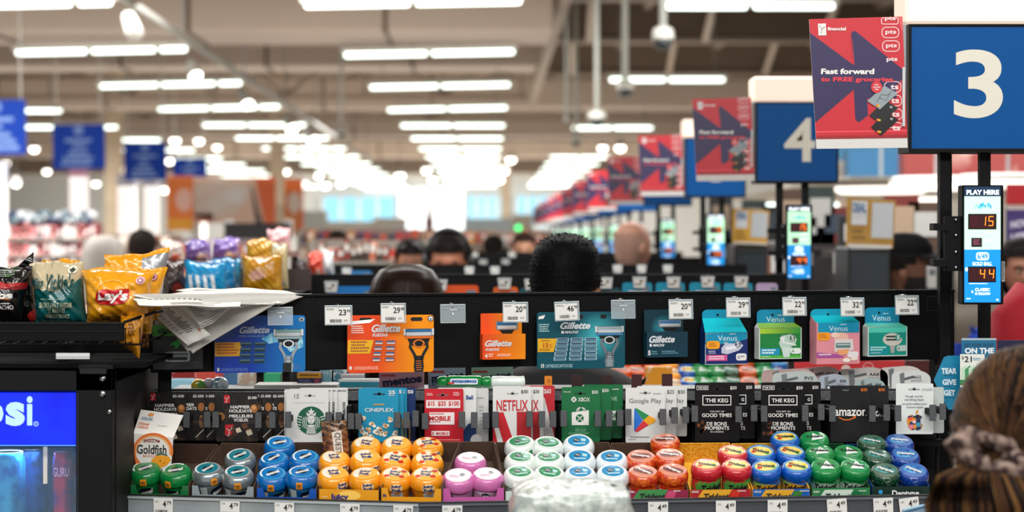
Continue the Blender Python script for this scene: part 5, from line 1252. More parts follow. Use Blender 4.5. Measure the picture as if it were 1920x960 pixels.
can(14, 848, .033, 3.79, '#3fb4e8', '#0f6fc0', 'light blue drink can nearest the cut-off left side of the cooler')
can(118, 846, .019, 3.77, '#c0254a', '#6a2a7a', 'slim red and violet energy drink can behind the cooler glass', 'GURU', '#d9a9c9')
can(145, 846, .019, 3.80, '#9fb8d8', '#c0254a', 'slim silver drink can half hidden by the cooler door frame')
can(62, 842, .028, 3.92, '#0b4a8c', '#12233c', 'dark blue drink can in the second row inside the cooler')
can(-50, 850, .033, 3.80, '#2f8ed8', '#0f4fa0', 'blue drink can beyond the frame edge inside the cooler')

# chip rack
t = thing('snack_rack', 'black wire rack with a deep front bar standing on the drinks cooler', 'rack', ((CX0 + CX1) / 2, 3.75, CT))
FD = 3.72
xr = wx(233, FD) - t.location.x; xl = -.40
zb0, zb1 = wz(640, FD) - CT, wz(604, FD) - CT
m = MB(); m.box(xl, xr, -.03, -.024, zb0, zb1, BLK); m.box(xl, xr, -.032, -.030, zb1 - .004, zb1, mat('#17181b', .25)); m.box(xl, xr, -.032, -.030, (zb0 + zb1) / 2 - .001, (zb0 + zb1) / 2 + .001, mat('#191a1e', .3)); m.build('front_bar', t, bevel=.001)
m = MB()
zf = zb0 - .006
x = xl
while x < xr + .03: m.tube([(x, -.024, zb1 - .01), (x, -.022, zf), (x, .38, zf + .008)], .0015, BLK, 6); x += .026
m.tube([(xl, -.022, zf), (xr + .03, -.022, zf)], .0022, BLK, 6); m.tube([(xl, .2, zf), (xr + .03, .2, zf)], .0022, BLK, 6)
m.tube([(xr, -.026, zb1), (xr + .03, .10, zb1 + .012), (xr + .03, .38, zb1 + .012)], .003, BLK, 8)
m.build('wire_basket', t)
m = MB(); m.box(xl, xr + .04, -.05, .38, 0, .008, mat('#0e0f11', .9, spec=.05)); m.build('base_tray', t); m = MB(); m.box(xl, xr + .04, .375, .38, 0, zb1, BLKM); m.build('rear_panel', t)
for lx_ in (xl + .02, xr - .12):
    m = MB(); m.box(lx_ - .006, lx_ + .006, -.0, .30, .008, zf, BLK); m.build('leg', t)
t2 = thing('shelf_label_strip', 'blank white label strip on the base of the wire rack', 'label strip', P(136, 673, 3.69)); a = PX(136, 673, 3.69 / F); a.slab([(105, 662), (168, 662), (168, 673), (105, 673)], .0012, mat('#cfd3d4', .4)); a.rect(105, 669, 168, 670, GRY, 1); a.build('strip', t2)

# ---- chip bags
def bag(label, pts, d, mfn, art=None, T=.045, seed=0, m0=None, back=None, name='chip_bag', cat='chip bag', gloss=True, rz=0.0):
    """pts: four corners tl, tr, br, bl in photo pixels; inflated pillow with crimped ends"""
    (x0, y0), (x1, y1), (x2, y2), (x3, y3) = pts
    cx, by = (x2 + x3) / 2, max(y2, y3); k = d / F
    t = thing(name, label, cat, P(cx, by, d), (0, 0, rz)); R = random.Random(seed)
    ph = [R.uniform(0, 6) for _ in range(6)]
    def xy(u, v):
        xa, ya = x3 + (x2 - x3) * u, y3 + (y2 - y3) * u; xb, yb = x0 + (x1 - x0) * u, y0 + (y1 - y0) * u
        pin = 1 - .06 * math.sin(PI * v)
        x = xa + (xb - xa) * v; y = ya + (yb - ya) * v; mx = ((x3 + x2) / 2) * (1 - v) + ((x0 + x1) / 2) * v
        return mx + (x - mx) * pin, y + (3.0 * math.sin(u * 6 + ph[1]) + 1.5 * math.sin(u * 15 + ph[2])) * v ** 6
    def dep(u, v):
        e = max(0, 1 - abs(2 * u - 1) ** 3.2) ** .6; f = max(0, math.sin(PI * min(max((v - .03) / .94, 0), 1))) ** .55
        wr = (.16 * (abs(math.sin(u * 5.5 + v * 4.5 + ph[0])) - .6) + .14 * (abs(math.sin(u * 3.5 - v * 8 + ph[1])) - .6) + .05 * math.sin(u * 7 - v * 17 + ph[1]) + .12 * math.sin(u * 24 + ph[2]) * (1 - f) + .05 * math.sin((u + v) * 31 + ph[3])) * (1.25 - f * .5)
        return T * (e * f * (1 + wr)) 
    def edge(u, v):
        return .0022 * math.sin(u * 40 + ph[4]) * (1 if v < .07 or v > .93 else 0) + .004 * math.sin(u * 9 + ph[5]) * abs(2 * v - 1) ** 2
    def fr(u, v):
        x, y = xy(u, v); return ((x - cx) * k, -dep(u, v) + edge(u, v), (by - y) * k)
    def bk(u, v):
        x, y = xy(u, v); return ((x - cx) * k, dep(u, v) * .8 + edge(u, v) + .0006, (by - y) * k)
    m = MB(); m.grid(fr, 34, 44, m0, mfn=mfn); m.grid(bk, 20, 26, back or m0); m.build('foil_bag', t)
    if art:
        a = PX(0, 0, 1, step=.0005)
        def fn(u, v, l):   # u,v are photo pixels here
            X_, Y_ = u, -v
            yy0 = (y0 + y1) / 2; yy3 = (y2 + y3) / 2
            vv = min(max((yy3 - Y_) / (yy3 - yy0), 0), 1); xl_ = x3 + (x0 - x3) * vv; xr_ = x2 + (x1 - x2) * vv
            uu = min(max((X_ - xl_) / (xr_ - xl_), 0), 1)
            for _ in range(3):
                gx, gy = xy(uu, vv); uu = min(max(uu + (X_ - gx) / (xr_ - xl_), 0), 1); vv = min(max(vv - (Y_ - gy) / (yy3 - yy0), 0), 1)
            e = .0022 + l
            return ((X_ - cx) * k, -max(dep(uu, vv), dep(min(uu + .015, 1), vv), dep(max(uu - .015, 0), vv)) + edge(uu, vv) - e, (by - Y_) * k)
        a.fn = fn; art(a); a.build('bag_print', t)
    return t
YB = mat('#e39c14', .22, coat=.6); YB2 = mat('#c98410', .25, coat=.5)
def foil(h, **k): return mat(h, .2, coat=.7, **k)
# back yellow bags
SILV = mat('#a9adb0', .3, .6)
bag('yellow bag corner peeking over the teal and cream chip bag', ((78, 485), (150, 489), (160, 610), (82, 610)), 3.98, None, None, .03, 4, YB)
bag('tall yellow chip bag with silver side panel at the back', ((196, 482), (318, 465), (300, 600), (210, 605)), 3.95, lambda u, v: SILV if (u > .58 and .3 < v < .93) else YB, None, .03, 5, YB, rz=.1)
bag('yellow chip bag behind the front yellow one, with maroon seals', ((196, 497), (314, 505), (283, 625), (205, 625)), 3.90, None, lambda a: (a.disc(291, 519, 7, 7, mat('#6a1f3c'), 1), a.ring(291, 519, 4, 5.5, mat('#d9a0b0'), 2), a.disc(270, 541, 6, 6, mat('#8a2030'), 1)), .035, 6, YB)
bag('yellow chip bag hanging out below the rack bar', ((226, 590), (272, 588), (262, 672), (222, 640)), 3.80, None, lambda a: (a.small(244, 606, 258, 630, 4, mat('#7a4a10'), 1),), .02, 7, YB2)
bag('golden foil bag tucked between rack and black board', ((262, 592), (281, 592), (279, 652), (262, 650)), 3.95, None, None, .012, 8, mat('#9a5f1c', .2, .5, h2='#d9a860', nscale=50))
def lays(a):
    a.ring(218, 558, 33, 34.3, mat('#f0c45a', .3), 1, 36)
    a.poly([(190, 548), (200, 541), (222, 542), (250, 540), (251, 553), (244, 566), (220, 571), (196, 569), (188, 562)], mat('#c4161f', .3), 2)
    a.text("Lay's", 193, 543, 248, 567, WHT, 6.5, .04, .15); a.text('Classic', 195, 587, 233, 599, mat('#3a2a10', .4), 2, .005, .2)
    a.disc(269, 525, 8, 7, mat('#d8b0b8', .4), 2); a.disc(269, 525, 5, 4.5, mat('#b05a74'), 3); a.disc(269, 525, 2.4, 2.2, WHT, 4); a.small(206, 600, 236, 603, 1, mat('#3a2a10'), 2)
bag('front yellow classic chip bag with red ribbon logo', ((153, 503), (290, 506), (278, 606), (163, 606)), 3.83, None, lays, .05, 9, YB)
TEAL = foil('#0b5a5c'); CRM = foil('#c3b595')
def mvm(u, v):
    e = .545 + .10 * (2 * u - 1) ** 2 * (1 if u < .5 else 2.2) + .01 * math.sin(u * 40)
    return CRM if v > e else TEAL
def mv(a):
    a.text('Miss', 65, 520, 91, 538, mat('#0c4a48', .4), 5, .03, .1); a.text("Vickie's", 94, 512, 146, 543, mat('#0c4a48', .4), 5, .03, .1)
    a.disc(141, 505, 7.5, 7.5, mat('#e8e2d2'), 2); a.poly([(141, 499), (143, 503), (147, 504), (144, 508), (141, 512), (138, 508), (135, 504), (139, 503)], mat('#20301c'), 3)
    a.text('SEA SALT & MALT VINEGAR', 81, 566, 142, 576, mat('#c9d2b4'), 2, .02); a.text('SEL MARIN ET', 97, 577, 130, 586, mat('#c9d2b4'), 2, .02); a.text('VINAIGRE DE MALT', 90, 588, 137, 596, mat('#c9d2b4'), 2, .02)
    a.small(85, 559, 125, 562, 1, mat('#8fb0a0'), 2); a.small(82, 600, 150, 603, 1, mat('#8fb0a0'), 2)
bag('teal and cream chip bag with green script lettering', ((56, 494), (157, 489), (164, 608), (68, 608)), 3.84, mvm, mv, .045, 10, TEAL)
DK = foil('#0d0c0e'); DR = foil('#9c1a1e')
def dor(a):
    a.poly([(-6, 534), (20, 540), (44, 535), (46, 529), (20, 531), (-6, 522)], mat('#a8201c', .3), 1)
    a.text('tos', -2, 547, 33, 559, WHT, 3, .05, .1); a.poly([(-6, 556), (30, 562), (20, 558), (-6, 553)], mat('#e8742a'), 2); a.text('nACHO', 5, 571, 33, 579, WHT, 2, .02); a.small(10, 567, 32, 570, 1, WHT, 2); a.small(2, 506, 34, 520, 4, mat('#9aa79a'), 2, .4)
    a.ring(22, 508, 9, 10, mat('#5a9a4a'), 2)
def dor2(a): a.text('S', 47, 536, 57, 550, mat('#8a8a88'), 2, .04); a.text('nACHO', 38, 564, 60, 574, mat('#6f6f6c'), 2); a.poly([(56, 590), (68, 578), (72, 600), (60, 602)], mat('#a8201c'), 1)
bag('black nacho chip bag pressed behind its twin beside the teal bag', ((20, 503), (62, 500), (72, 608), (30, 608)), 3.87, None, dor2, .03, 11, DK)
bag('front black nacho chip bag with red and white lettering', ((-50, 500), (62, 500), (40, 608), (-40, 608)), 3.82, lambda u, v: DR if (.62 < v < .72 and u > .5) or (v < .12 and u < .4) else DK, dor, .045, 12, DK)
t = thing('chip_bag', 'torn top corner of a black chip bag sticking up at the rack edge', 'chip bag', P(30, 510, 3.9)); m = PX(30, 510, 3.9 / F)
def crn(u, v):
    x = 8 + u * (56 - 8 * v) + v * 6; y = 512 - v * (6 + 34 * u ** 1.6); p = m.pt(x, y, 0); return (p[0], .006 * math.sin(u * 9 + v * 5), p[2])
m2 = MB(); m2.grid(crn, 16, 10, DK); m2.build('foil_corner', t, solid=.0015)

# ---- newspaper draped over the header board
t = thing('newspaper', 'folded newspaper draped over the black header board', 'newspaper', on_board(400, 552))
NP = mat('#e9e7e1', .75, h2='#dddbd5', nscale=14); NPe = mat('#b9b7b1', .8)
base = t.location.copy()
def sheet(c, name='page', nu=26, nv=14, wob=.003, seed=0, ink=None, m=NP, curve=0.0, thick=.0016):
    """c: four corners (px, py, depth) tl, tr, br, bl"""
    R = random.Random(seed); ph = [R.uniform(0, 6) for _ in range(4)]
    Q = [P(x, y, d) for x, y, d in c]
    def f(u, v, off=0.0):
        p = Q[0].lerp(Q[1], u).lerp(Q[3].lerp(Q[2], u), v)
        n = (Q[1] - Q[0]).cross(Q[3] - Q[0]).normalized()
        if n.y > 0: n = -n
        h = wob * (math.sin(u * 11 + ph[0]) + .7 * math.sin(v * 9 + u * 5 + ph[1])) + curve * math.sin(PI * u) * math.sin(PI * v * .5)
        return p + n * (h + off) - base
    g = MB(); g.grid(f, nu, nv, m); o = g.build(name, t, solid=thick)
    if ink:
        b = MB()
        for (u0, v0, u1, v1, hx) in ink:
            b.grid(lambda u, v: f(u0 + (u1 - u0) * u, v0 + (v1 - v0) * v, .0016), 6, 1, mat(hx, .8))
        b.build('ink', o)
    return o
def cols(u0, u1, v0, v1, n, hx='#8a8a88', seed=1):
    R = random.Random(seed); out = []
    for i in range(n):
        v = v0 + (v1 - v0) * i / n; out.append((u0, v, u0 + (u1 - u0) * R.uniform(.55, 1), v + (v1 - v0) / n * .4, hx))
    return out
# back flaps lying on the board, two tiers; hanging triangle folds
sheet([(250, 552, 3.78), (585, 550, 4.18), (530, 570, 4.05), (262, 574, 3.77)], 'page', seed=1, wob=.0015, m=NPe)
sheet([(330, 543, 4.30), (500, 541, 4.34), (586, 552, 4.16), (410, 568, 4.06)], 'page', seed=2, wob=.002, ink=[(.1, .2, .5, .24, '#b8a898')])
sheet([(248, 555, 3.76), (420, 543, 4.32), (530, 566, 4.04), (400, 582, 3.93)], 'page', seed=3, wob=.0015, ink=[(.12, .42 + .0, .5, .46, '#55555a'), (.1, .5, .62, .53, '#6a6a6a'), (.60, .44, .78, .62, '#6f5a48'), (.78, .42, .84, .6, '#d9703a')])
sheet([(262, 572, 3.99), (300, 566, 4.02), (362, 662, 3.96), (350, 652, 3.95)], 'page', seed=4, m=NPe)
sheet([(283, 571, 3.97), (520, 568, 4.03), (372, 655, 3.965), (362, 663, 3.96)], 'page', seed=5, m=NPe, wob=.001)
sheet([(265, 571, 3.96), (330, 568, 3.965), (395, 628, 3.945), (352, 648, 3.94)], 'page', seed=6, wob=.0012, ink=cols(.35, .75, .08, .8, 16, '#5f5f60', 3) + cols(.1, .3, .3, .8, 7, '#a9a9a6', 4) + [(.78, .78, .84, .84, '#d86a5a')])
for q in range(3):
    sheet([(318 + q * 4, 566 - q, 3.95 - q * .004), (440 + q * 3, 571, 3.99 - q * .004), (398 - q * 2, 606 - q * 4, 3.945 - q * .006), (376 - q * 1, 616 - q * 3.5, 3.94 - q * .006)], 'page', seed=7 + q, wob=.0008, ink=(cols(.15, .5, .15, .75, 9, '#9a9a98', 5) + cols(.6, .9, .1, .55, 7, '#b0b0ad', 6)) if q == 2 else None)
sheet([(250, 560, 3.755), (455, 556, 4.05), (450, 575, 3.93), (262, 573, 3.75)], 'page', seed=12, wob=.0012, ink=[(.12 + .05 * q, .10 + .02 * q, .155 + .05 * q, .18 + .02 * q, '#66666a') for q in range(11)] + [(.68, .34, .76, .5, '#6f5a48'), (.76, .36, .82, .5, '#d9703a')] + cols(.3, .8, .6, .95, 4, '#a5a5a2', 8))
# ================================================================ CHECKOUT LANES: number signs, posters, lottery displays
LD = [4.35] + [6.85 + 2.47 * k for k in range(11)]
NUM = ['3', '4', '5', '6', '7', '8', '9', '10', '11', '12', '14', '15']
WORDS = ['three', 'four', 'five', 'six', 'seven', 'eight', 'nine', 'ten', 'eleven', 'twelve', 'fourteen', 'fifteen']
BS = mat('#024d8f', .5, spec=.15); BSs = mat('#23272c', .3, .4)
LITW = mat('#f2dccb', .6, emit=.5)
NW = mat('#d9d6c8', .5)
def lane_sign(i):
    d = LD[i]; s = 4.35 / F
    X0, X1 = .895, 1.165
    t = thing('lane_sign', 'blue checkout sign with number %s under a lit white box' % WORDS[i] if i < 3 else 'blue checkout sign %s places behind the number five sign' % (['one', 'two', 'three', 'four', 'five', 'six', 'seven', 'eight', 'nine'][i - 3]), 'sign', (X0, d, EYE + .187), (0, 0, 0))
    W = X1 - X0; H = .262
    m = MB(); m.box(0, W, .002, .11, 0, H, BSs); m.box(-.004, W + .004, -.002, .112, -.006, 0, BLK); m.box(-.004, W + .004, -.002, .112, H, H + .004, BLK); m.box(-.004, .002, -.002, .112, 0, H, BLK); m.box(W - .002, W + .004, -.002, .112, 0, H, BLK); m.build('housing', t)
    a = PX(0, 0, 1, step=.0006); a.fn = lambda u, v, l: (u, .002 - l, v)
    a.poly([(.002, -.002), (W - .002, -.002), (W - .002, -H + .002), (.002, -H + .002)], BS, 1)
    w_ = .052 if len(NUM[i]) == 1 else .09
    c_ = .0945 + .066 * 0 + .05
    if i < 9: a.text(NUM[i], c_ - w_, -.212, c_ + w_, -.066, NW, 2, .018, res=10)
    a.build('number_panel', t)
    m = MB(); m.box(-.012, W + .012, -.008, .12, H + .004, H + .15 if i == 0 else H + .088, LITW); m.build('light_box', t, bevel=.006)
    m = MB()
    for x in (.083, .169): m.box(x - .0115, x + .0115, .04, .062, -EYE - .187, -.004, BLK)
    m.build('post', t)
    return t
PR, PRd, PU = mat('#c3202e', .4), mat('#9c1724', .4), mat('#2b2150', .4)
def poster_mesh():
    a = PX(1600, 277, 4.33 / F, step=.0006)
    # printed page, pixel coordinates of the nearest poster
    def S(x, y):   # unit page to photo
        return (1517 + 14 * y + (175 - 4 * y) * x, 36 + 243 * y - 5 * x + 3 * x * y)
    pg = lambda L, m, l=1: a.poly([S(x, y) for x, y in L], m, l)
    a.slab([S(0, 0), S(1, 0), S(1, 1), S(0, 1)], .003, mat('#d3d1ce', .45))
    pg([(0, 0), (1, 0), (1, .925), (0, .925)], PR); pg([(0, .865), (1, .865), (1, .875), (0, .875)], mat('#e8555c', .3), 1.5); pg([(0, .90), (1, .90), (1, .925), (0, .925)], PRd, 1.5)
    pg([(0, .105), (.44, .355), (.44, .125), (.455, .105), (.475, .10), (.495, .105), (.99, .41), (.99, .46), (.9, .53), (.9, .62), (.58, .62), (.58, .75), (.50, .79), (.475, .80), (.455, .79), (.44, .77), (.44, .55), (0, .80)], PU, 2)
    pg([(.955, 0), (1, 0), (1, .12), (.98, .1)], mat('#d9555c'), 2)
    pg([(.44, .355), (.45, .125), (.46, .36)], PR, 2.5)
    pg([(.09, .037), (.175, .037), (.175, .128), (.09, .128)], mat('#e3dedd'), 3); x0, y0 = S(.1, .05); a.line([(x0, y0), (x0 + 5, y0 + 6), (x0 + 12, y0 + 2), (x0 + 5, y0 + 8), (x0 + 4, y0 + 16)], 1, GRY, 4)
    def T(s, x0, y0, x1, y1, m, l=4, **k): A = S(x0, y0); B = S(x1, y1); a.text(s, A[0], A[1], B[0], B[1], m, l, **k)
    T('financial', .19, .065, .385, .095, WHT, bold=.03); T('Fast forward', .095, .383, .67, .435, WHT, bold=.04, shear=.05); T('to FREE groceries.', .09, .448, .885, .505, mat('#d9344a', .4), bold=.04, shear=.05)
    for q in range(9):
        y = .01 + q * .104 + .005
        x0, y0 = S(.77, max(y - .045, .002)); x1, y1 = S(.955, min(y + .045, .85))
        if q in (4,): continue
        if q < 3 or q > 4: a.frame(x0, y0, x1, y1, 1.6, mat('#ecc9cb'), 2.2, r=9 if q else 4)
        T('pts' if q < 4 else 'ts', .81 + .03 * (q > 3), y - .018, .925, y + .02, mat('#efd5d6'), 2.3, bold=.03)
    cx, cy = S(.685, .535); a.disc(cx, cy, 10.5, 11, mat('#d1303c', .4), 8); 
    for q, s_ in enumerate(('No', 'annual', 'fee')): a.text(s_, cx - 3.5 - 3 * (q == 1), cy - 6 + q * 4.2, cx + 3.5 + 3 * (q == 1), cy - 3 + q * 4.2, WHT, 9, .02)
    for dy, h_ in ((.0, '#8f9aa0'), (.11, '#1c1c1f'), (.2, '#141416')):
        pg([(.575 + dy * .15, .64 + dy), (.77, .525 + dy), (.91, .585 + dy), (.71, .705 + dy * 1.0)], mat(h_, .35), 7 - dy * 10)
        x, y = S(.695, .675 + dy); a.disc(x - 2, y, 3, 2.4, mat('#e0701c'), 7.4 - dy * 10); a.disc(x + 1, y + .6, 2.4, 2, mat('#d9b01c'), 7.5 - dy * 10)
        if dy: x, y = S(.83, .575 + dy); a.rect(x - 2, y - 1, x + 3, y + 3, mat('#9aa0a4'), 7.5 - dy * 10)
    x, y = S(.70, .59); a.line([(x - 3, y + 14), (x + 6, y), (x + 16, y + 2), (x + 26, y - 6)], .9, mat('#4a5256'), 8)
    a.line([(x + 2, y + 6), (x + 14, y + 12), (x + 22, y - 2)], .9, mat('#4a5256'), 8)
    T('terms apply to this offer see details in store', .13, .958, .64, .964, GRY, 1.2)
    return a
pm = poster_mesh()
def poster(i):
    d = LD[i] - .02
    t = thing('poster', 'red and purple poster clipped beside the %s' % ('number %s sign' % WORDS[i] if i < 3 else 'blue sign %s back from number five' % ORD[i - 3]), 'poster', (wx(1600, 4.33), d, wz(277, 4.33)), (0, 0, 0))
    if i == 0: o = pm.build('printed_sheet', t); poster.me = o.data
    else: o = bpy.data.objects.new('printed_sheet', poster.me); COL.objects.link(o); o.parent = t
    if i == 0:
        m = MB(); m.box(.103, .108, -.006, .02, .045, .17, mat('#c9d0d2', .2)); m.box(.09, .112, .004, .008, .0, .26, mat('#9aa2a6', .3)); m.build('clip_holder', t); poster.clip = m
    else: poster.clip.build('clip_holder', t)
LG, LGb = mat('#b4ecc4', .3, emit=.8), mat('#0a84cf', .3, emit=.75)
LN, LW_, LO, LDK = mat('#12304f', .3, emit=.35), mat('#f4fbff', .3, emit=1.5), mat('#ff7a1a', .3, emit=2.2), mat('#3a0c14', .3, emit=.12)
SEG = {'1': 'bc', '5': 'afgcd', '4': 'fgbc', '8': 'abcdefg'}
def digit(a, ch, x, y, w_, h, m, l):
    s = w_ * .2; q = {'a': [(x, y), (x + w_, y)], 'g': [(x, y + h / 2), (x + w_, y + h / 2)], 'd': [(x, y + h), (x + w_, y + h)], 'f': [(x, y), (x, y + h / 2)], 'b': [(x + w_, y), (x + w_, y + h / 2)], 'e': [(x, y + h / 2), (x, y + h)], 'c': [(x + w_, y + h / 2), (x + w_, y + h)]}
    for c in SEG[ch]:
        (xa, ya), (xb, yb) = q[c]; sk = lambda X_, Y_: (X_ + (y + h - Y_) * .08, Y_)
        a.line([sk(xa, ya), sk(xb, yb)], s, m, l)
def lottery(i):
    d = LD[i] - .12; k = (4.35 - .12) / F
    x0, y0 = 1807, 347
    t = thing('lottery_display', 'lit lottery display on the post under the %s' % ('number %s sign' % WORDS[i] if i < 3 else 'blue sign %s back from number five' % ORD[i - 3]), 'display', (wx(1837, 4.23), d, wz(571, 4.23)), (0, 0, 0))
    W = 32 * k; H = (571 - 347) * k
    m = MB(); m.box(-W, W + 13 * k, .001, .045, 0, H, BLK); m.build('casing', t, bevel=.002)
    a = PX(1837, 571, k, step=.0005)
    a.rect(1808, 350, 1876, 368, LN, 1); a.text('PLAY HERE', 1812, 356, 1873, 365, LW_, 2, .04)
    a.rect(1808, 368, 1876, 468, LG, 1); a.rect(1808, 468, 1876, 567, LGb, 1)
    for q in range(9):
        R = random.Random(q); x = 1826 + q * 3.5; a.poly([(x, 380 + R.random() * 5), (x + 5, 379 + R.random() * 8), (x + 3, 394 - R.random() * 5)], mat(R.choice(['#2fb4d8', '#8fd4c0', '#1f8fc0']), .3, emit=.7), 2)
    a.rect(1815, 401, 1868, 430, LDK, 2); a.frame(1815, 401, 1868, 430, 1.6, BLK, 3); digit(a, '8', 1822, 407, 7, 16, mat('#5a1520', .3, emit=.15), 3); digit(a, '1', 1840, 406, 7, 17, LO, 3); digit(a, '5', 1853, 406, 8, 17, LO, 3)
    a.rect(1821, 446, 1841, 463, mat('#2a1420'), 2); a.small(1825, 449, 1837, 460, 3, mat('#a04a6a', emit=.3), 3); a.small(1846, 434, 1872, 437, 1, LW_, 2); a.small(1846, 450, 1868, 453, 1, LW_, 2)
    a.rrect(1830, 473, 1854, 488, 5, LW_, 2); a.text('6/49', 1832, 475, 1852, 486, LGb, 3, .04); a.text('GOLD BALL', 1823, 491, 1860, 498, LW_, 2, .03)
    a.rect(1815, 500, 1867, 529, LDK, 2); a.frame(1815, 500, 1867, 529, 1.4, BLK, 3); digit(a, '4', 1837, 505, 8, 17, LO, 3); digit(a, '4', 1854, 505, 8, 17, LO, 3)
    a.small(1817, 531, 1866, 533.5, 1, LW_, 2); a.text('CLASSIC', 1828, 540, 1856, 546, LW_, 2, .03); a.text('15 MILLION', 1828, 548, 1856, 553, LW_, 2, .03); a.disc(1823, 547, 1.6, 2.4, LW_, 2); a.disc(1812, 505, 2.5, 4, LW_, 2); a.small(1812, 559, 1822, 563, 1, LW_, 2); a.disc(1870, 562, 2.5, 1.6, LW_, 2)
    a.build('lit_face', t)
    m = MB(); m.box(-W - .035, -W, .012, .02, H * .28, H * .74, BLK)
    for q in (.31, .44, .58, .71): m.tube([(-W - .012, .006, H * q), (-W - .012, .012, H * q)], .0035, CHR, 8)
    m.box(-W - .06, -W - .03, .0, .04, H * .62, H * .68, BLK); m.box(-W - .06, -W - .03, .0, .04, H * .32, H * .38, BLK); m.build('bracket', t)
    a = PX(1837, 571, k); a.rect(1878, 490, 1884, 528, mat('#8f9496', .4), 0); a.small(1879, 492, 1883, 526, 8, INK, 1); a.build('serial_sticker', t)
for i in range(12):
    lane_sign(i)
    poster(i)
    lottery(i)
# two posts that carry the nearest board end and display, lit top hats are built with the signs
# ---- header boards of the lanes behind, with tags and product tops
def blade(px, py0, w_, h, d, hx, label, group):
    k = d / F; t = thing('razor_pack', label, 'razor pack', P(px, py0 + h, d - .02), (0, 0, 0), group); a = PX(px, py0 + h, k)
    a.slab(rr(px - w_ / 2, py0, px + w_ / 2, py0 + h, min(6, w_ * .2)), .01, mat(hx, .3)); a.build('card', t)
    a = PX(px, py0 + h, k); a.rect(px - w_ * .3, py0 + h * .3, px + w_ * .3, py0 + h * .42, SIL, 1); a.rect(px + w_ * .18, py0 + h * .15, px + w_ * .42, py0 + h * .28, mat('#6f7f8c'), 2); a.small(px - w_ * .4, py0 + h * .5, px, py0 + h * .9, 4, SIL, 1); a.build('print', t)
def board(i, px0, px1, ytop, ybot, d, label, tags, packs, tsz):
    t, L = lane_board('header_board', label, (wx(px0, d), d), (wx(px1, d), d), wz(ybot, d), wz(ytop, d), 0)
    for n, (x, y) in enumerate(tags):
        tt = thing('price_tag', 'blurred white price tag on the %s black board back, %s along from the cooler side' % (ORD[i], ORD[n]), 'price tag', P(x, y + tsz, d - .05), (0, 0, 0), 'price tags on the %s board' % ORD[i]); a = PX(x, y + tsz, d / F)
        a.slab([(x - tsz * .62, y), (x + tsz * .62, y), (x + tsz * .5, y + tsz), (x - tsz * .5, y + tsz)], .002, mat('#c3ccd0', .3)); a.rect(x - tsz * .42, y + tsz * .2, x + tsz * .42, y + tsz * .92, PAPER, 1); a.poly([(x, y + tsz * .3), (x + tsz * .35, y + tsz * .3), (x + tsz * .1, y + tsz * .6)], INK, 2); a.small(x - tsz * .4, y + tsz * .6, x + tsz * .2, y + tsz * .85, 1, INK, 2)
        kx = d / F; a.box(-.002, .002, 0, .05, tsz * kx, tsz * kx + .003, CHR); a.build('label_and_hook', tt)
    for n, (x, y, w_, h, hx, lab) in enumerate(packs): blade(x, y, w_, h, d, hx, lab, None)
board(1, 540, 1475, 514, 600, 6.53, 'long black header board of the next lane, directly behind the front one', [(555, 526), (621, 527), (826, 524), (946, 521), (996, 523), (1136, 520), (1199, 519), (1263, 519), (1327, 518), (1390, 518)],
      [(665, 537, 100, 60, '#0d78c8', 'blue blurred razor pack on the second board, left of the glossy brown head'), (862, 535, 70, 60, '#e8561c', 'orange blurred razor pack on the second board right of the glossy brown head'), (948, 538, 46, 55, '#ea6a1c', 'small orange blurred razor pack on the second board'), (1000, 540, 50, 55, '#0d5a66', 'dark teal blurred pack left of the black-haired head'), (1134, 540, 60, 50, '#0b4450', 'dark teal blurred pack right of the black-haired head'), (1195, 530, 56, 50, '#0f8fb4', 'first cyan razor pack right of the black-haired head'), (1257, 530, 54, 50, '#1095b8', 'second cyan razor pack right of the black-haired head'), (1322, 530, 58, 50, '#1095b8', 'third cyan razor pack right of the black-haired head'), (1384, 531, 54, 50, '#1095b8', 'fourth cyan razor pack right of the black-haired head'), (1438, 531, 40, 50, '#b9a8cc', 'lilac pack at the end of the second board')], 21)
board(2, 588, 1400, 496, 545, 8.9, 'long black header board two lanes back', [(602, 502), (650, 502), (790, 501), (880, 500), (928, 500), (1158, 497), (1203, 497), (1252, 497)], [(672, 508, 50, 30, '#1f6fa8', 'blue blurred pack on the third board')], 14)
board(3, 850, 1330, 482, 520, 11.3, 'long black header board three lanes back', [(906, 487), (948, 486), (1010, 486), (1040, 486), (1100, 486)], [(1065, 497, 50, 20, '#8a8f94', 'grey blurred pack on the fourth board')], 12)
board(4, 880, 1280, 472, 500, 14.0, 'long black header board four lanes back', [(890, 474), (960, 474), (1060, 474)], [(930, 486, 40, 16, '#2f8a4a', 'green blurred pack on the fifth board')], 10)
# ---- lane counters and the gum shelf of the next lane seen through the gap
for i, (d, x0, x1) in enumerate(((6.5, -.62, .96), (8.86, -.7, .95), (11.26, -.18, .95), (13.96, -.12, .95))):
    t = thing('checkout_counter', 'dark checkout counter body of the lane %s behind' % ('directly' if i == 0 else ORD[i]), 'counter', (0, d, 0))
    m = MB(); m.box(x0, x1, .0, .25, 0, EYE - .62, mat('#24262a', .5)); m.build('cabinet', t); m = MB(); m.box(x0 - .02, x1 + .02, -.02, .27, EYE - .62, EYE - .60, mat('#3d4044', .4)); m.build('worktop', t)
    m = MB()
    for x in (x0 + .05, x1 - .05): m.box(x - .015, x + .015, .2, .23, EYE - .6, EYE - .2, BLKM)
    m.box(x0, x1, .2, .22, EYE - .6, EYE - .42, BLKM); m.build('back_riser', t)
PKN = ['tr', 'jf', 'tr', 'tg', 'tg', 'dg', 'df', 'tb', 'exb', 'wg', 'pk']
names = {'tr': 'red', 'jf': 'orange', 'tg': 'green', 'dg': 'dark green', 'df': 'fiery orange', 'tb': 'blue', 'exb': 'bright blue', 'wg': 'white', 'pk': 'pink'}
spots = []
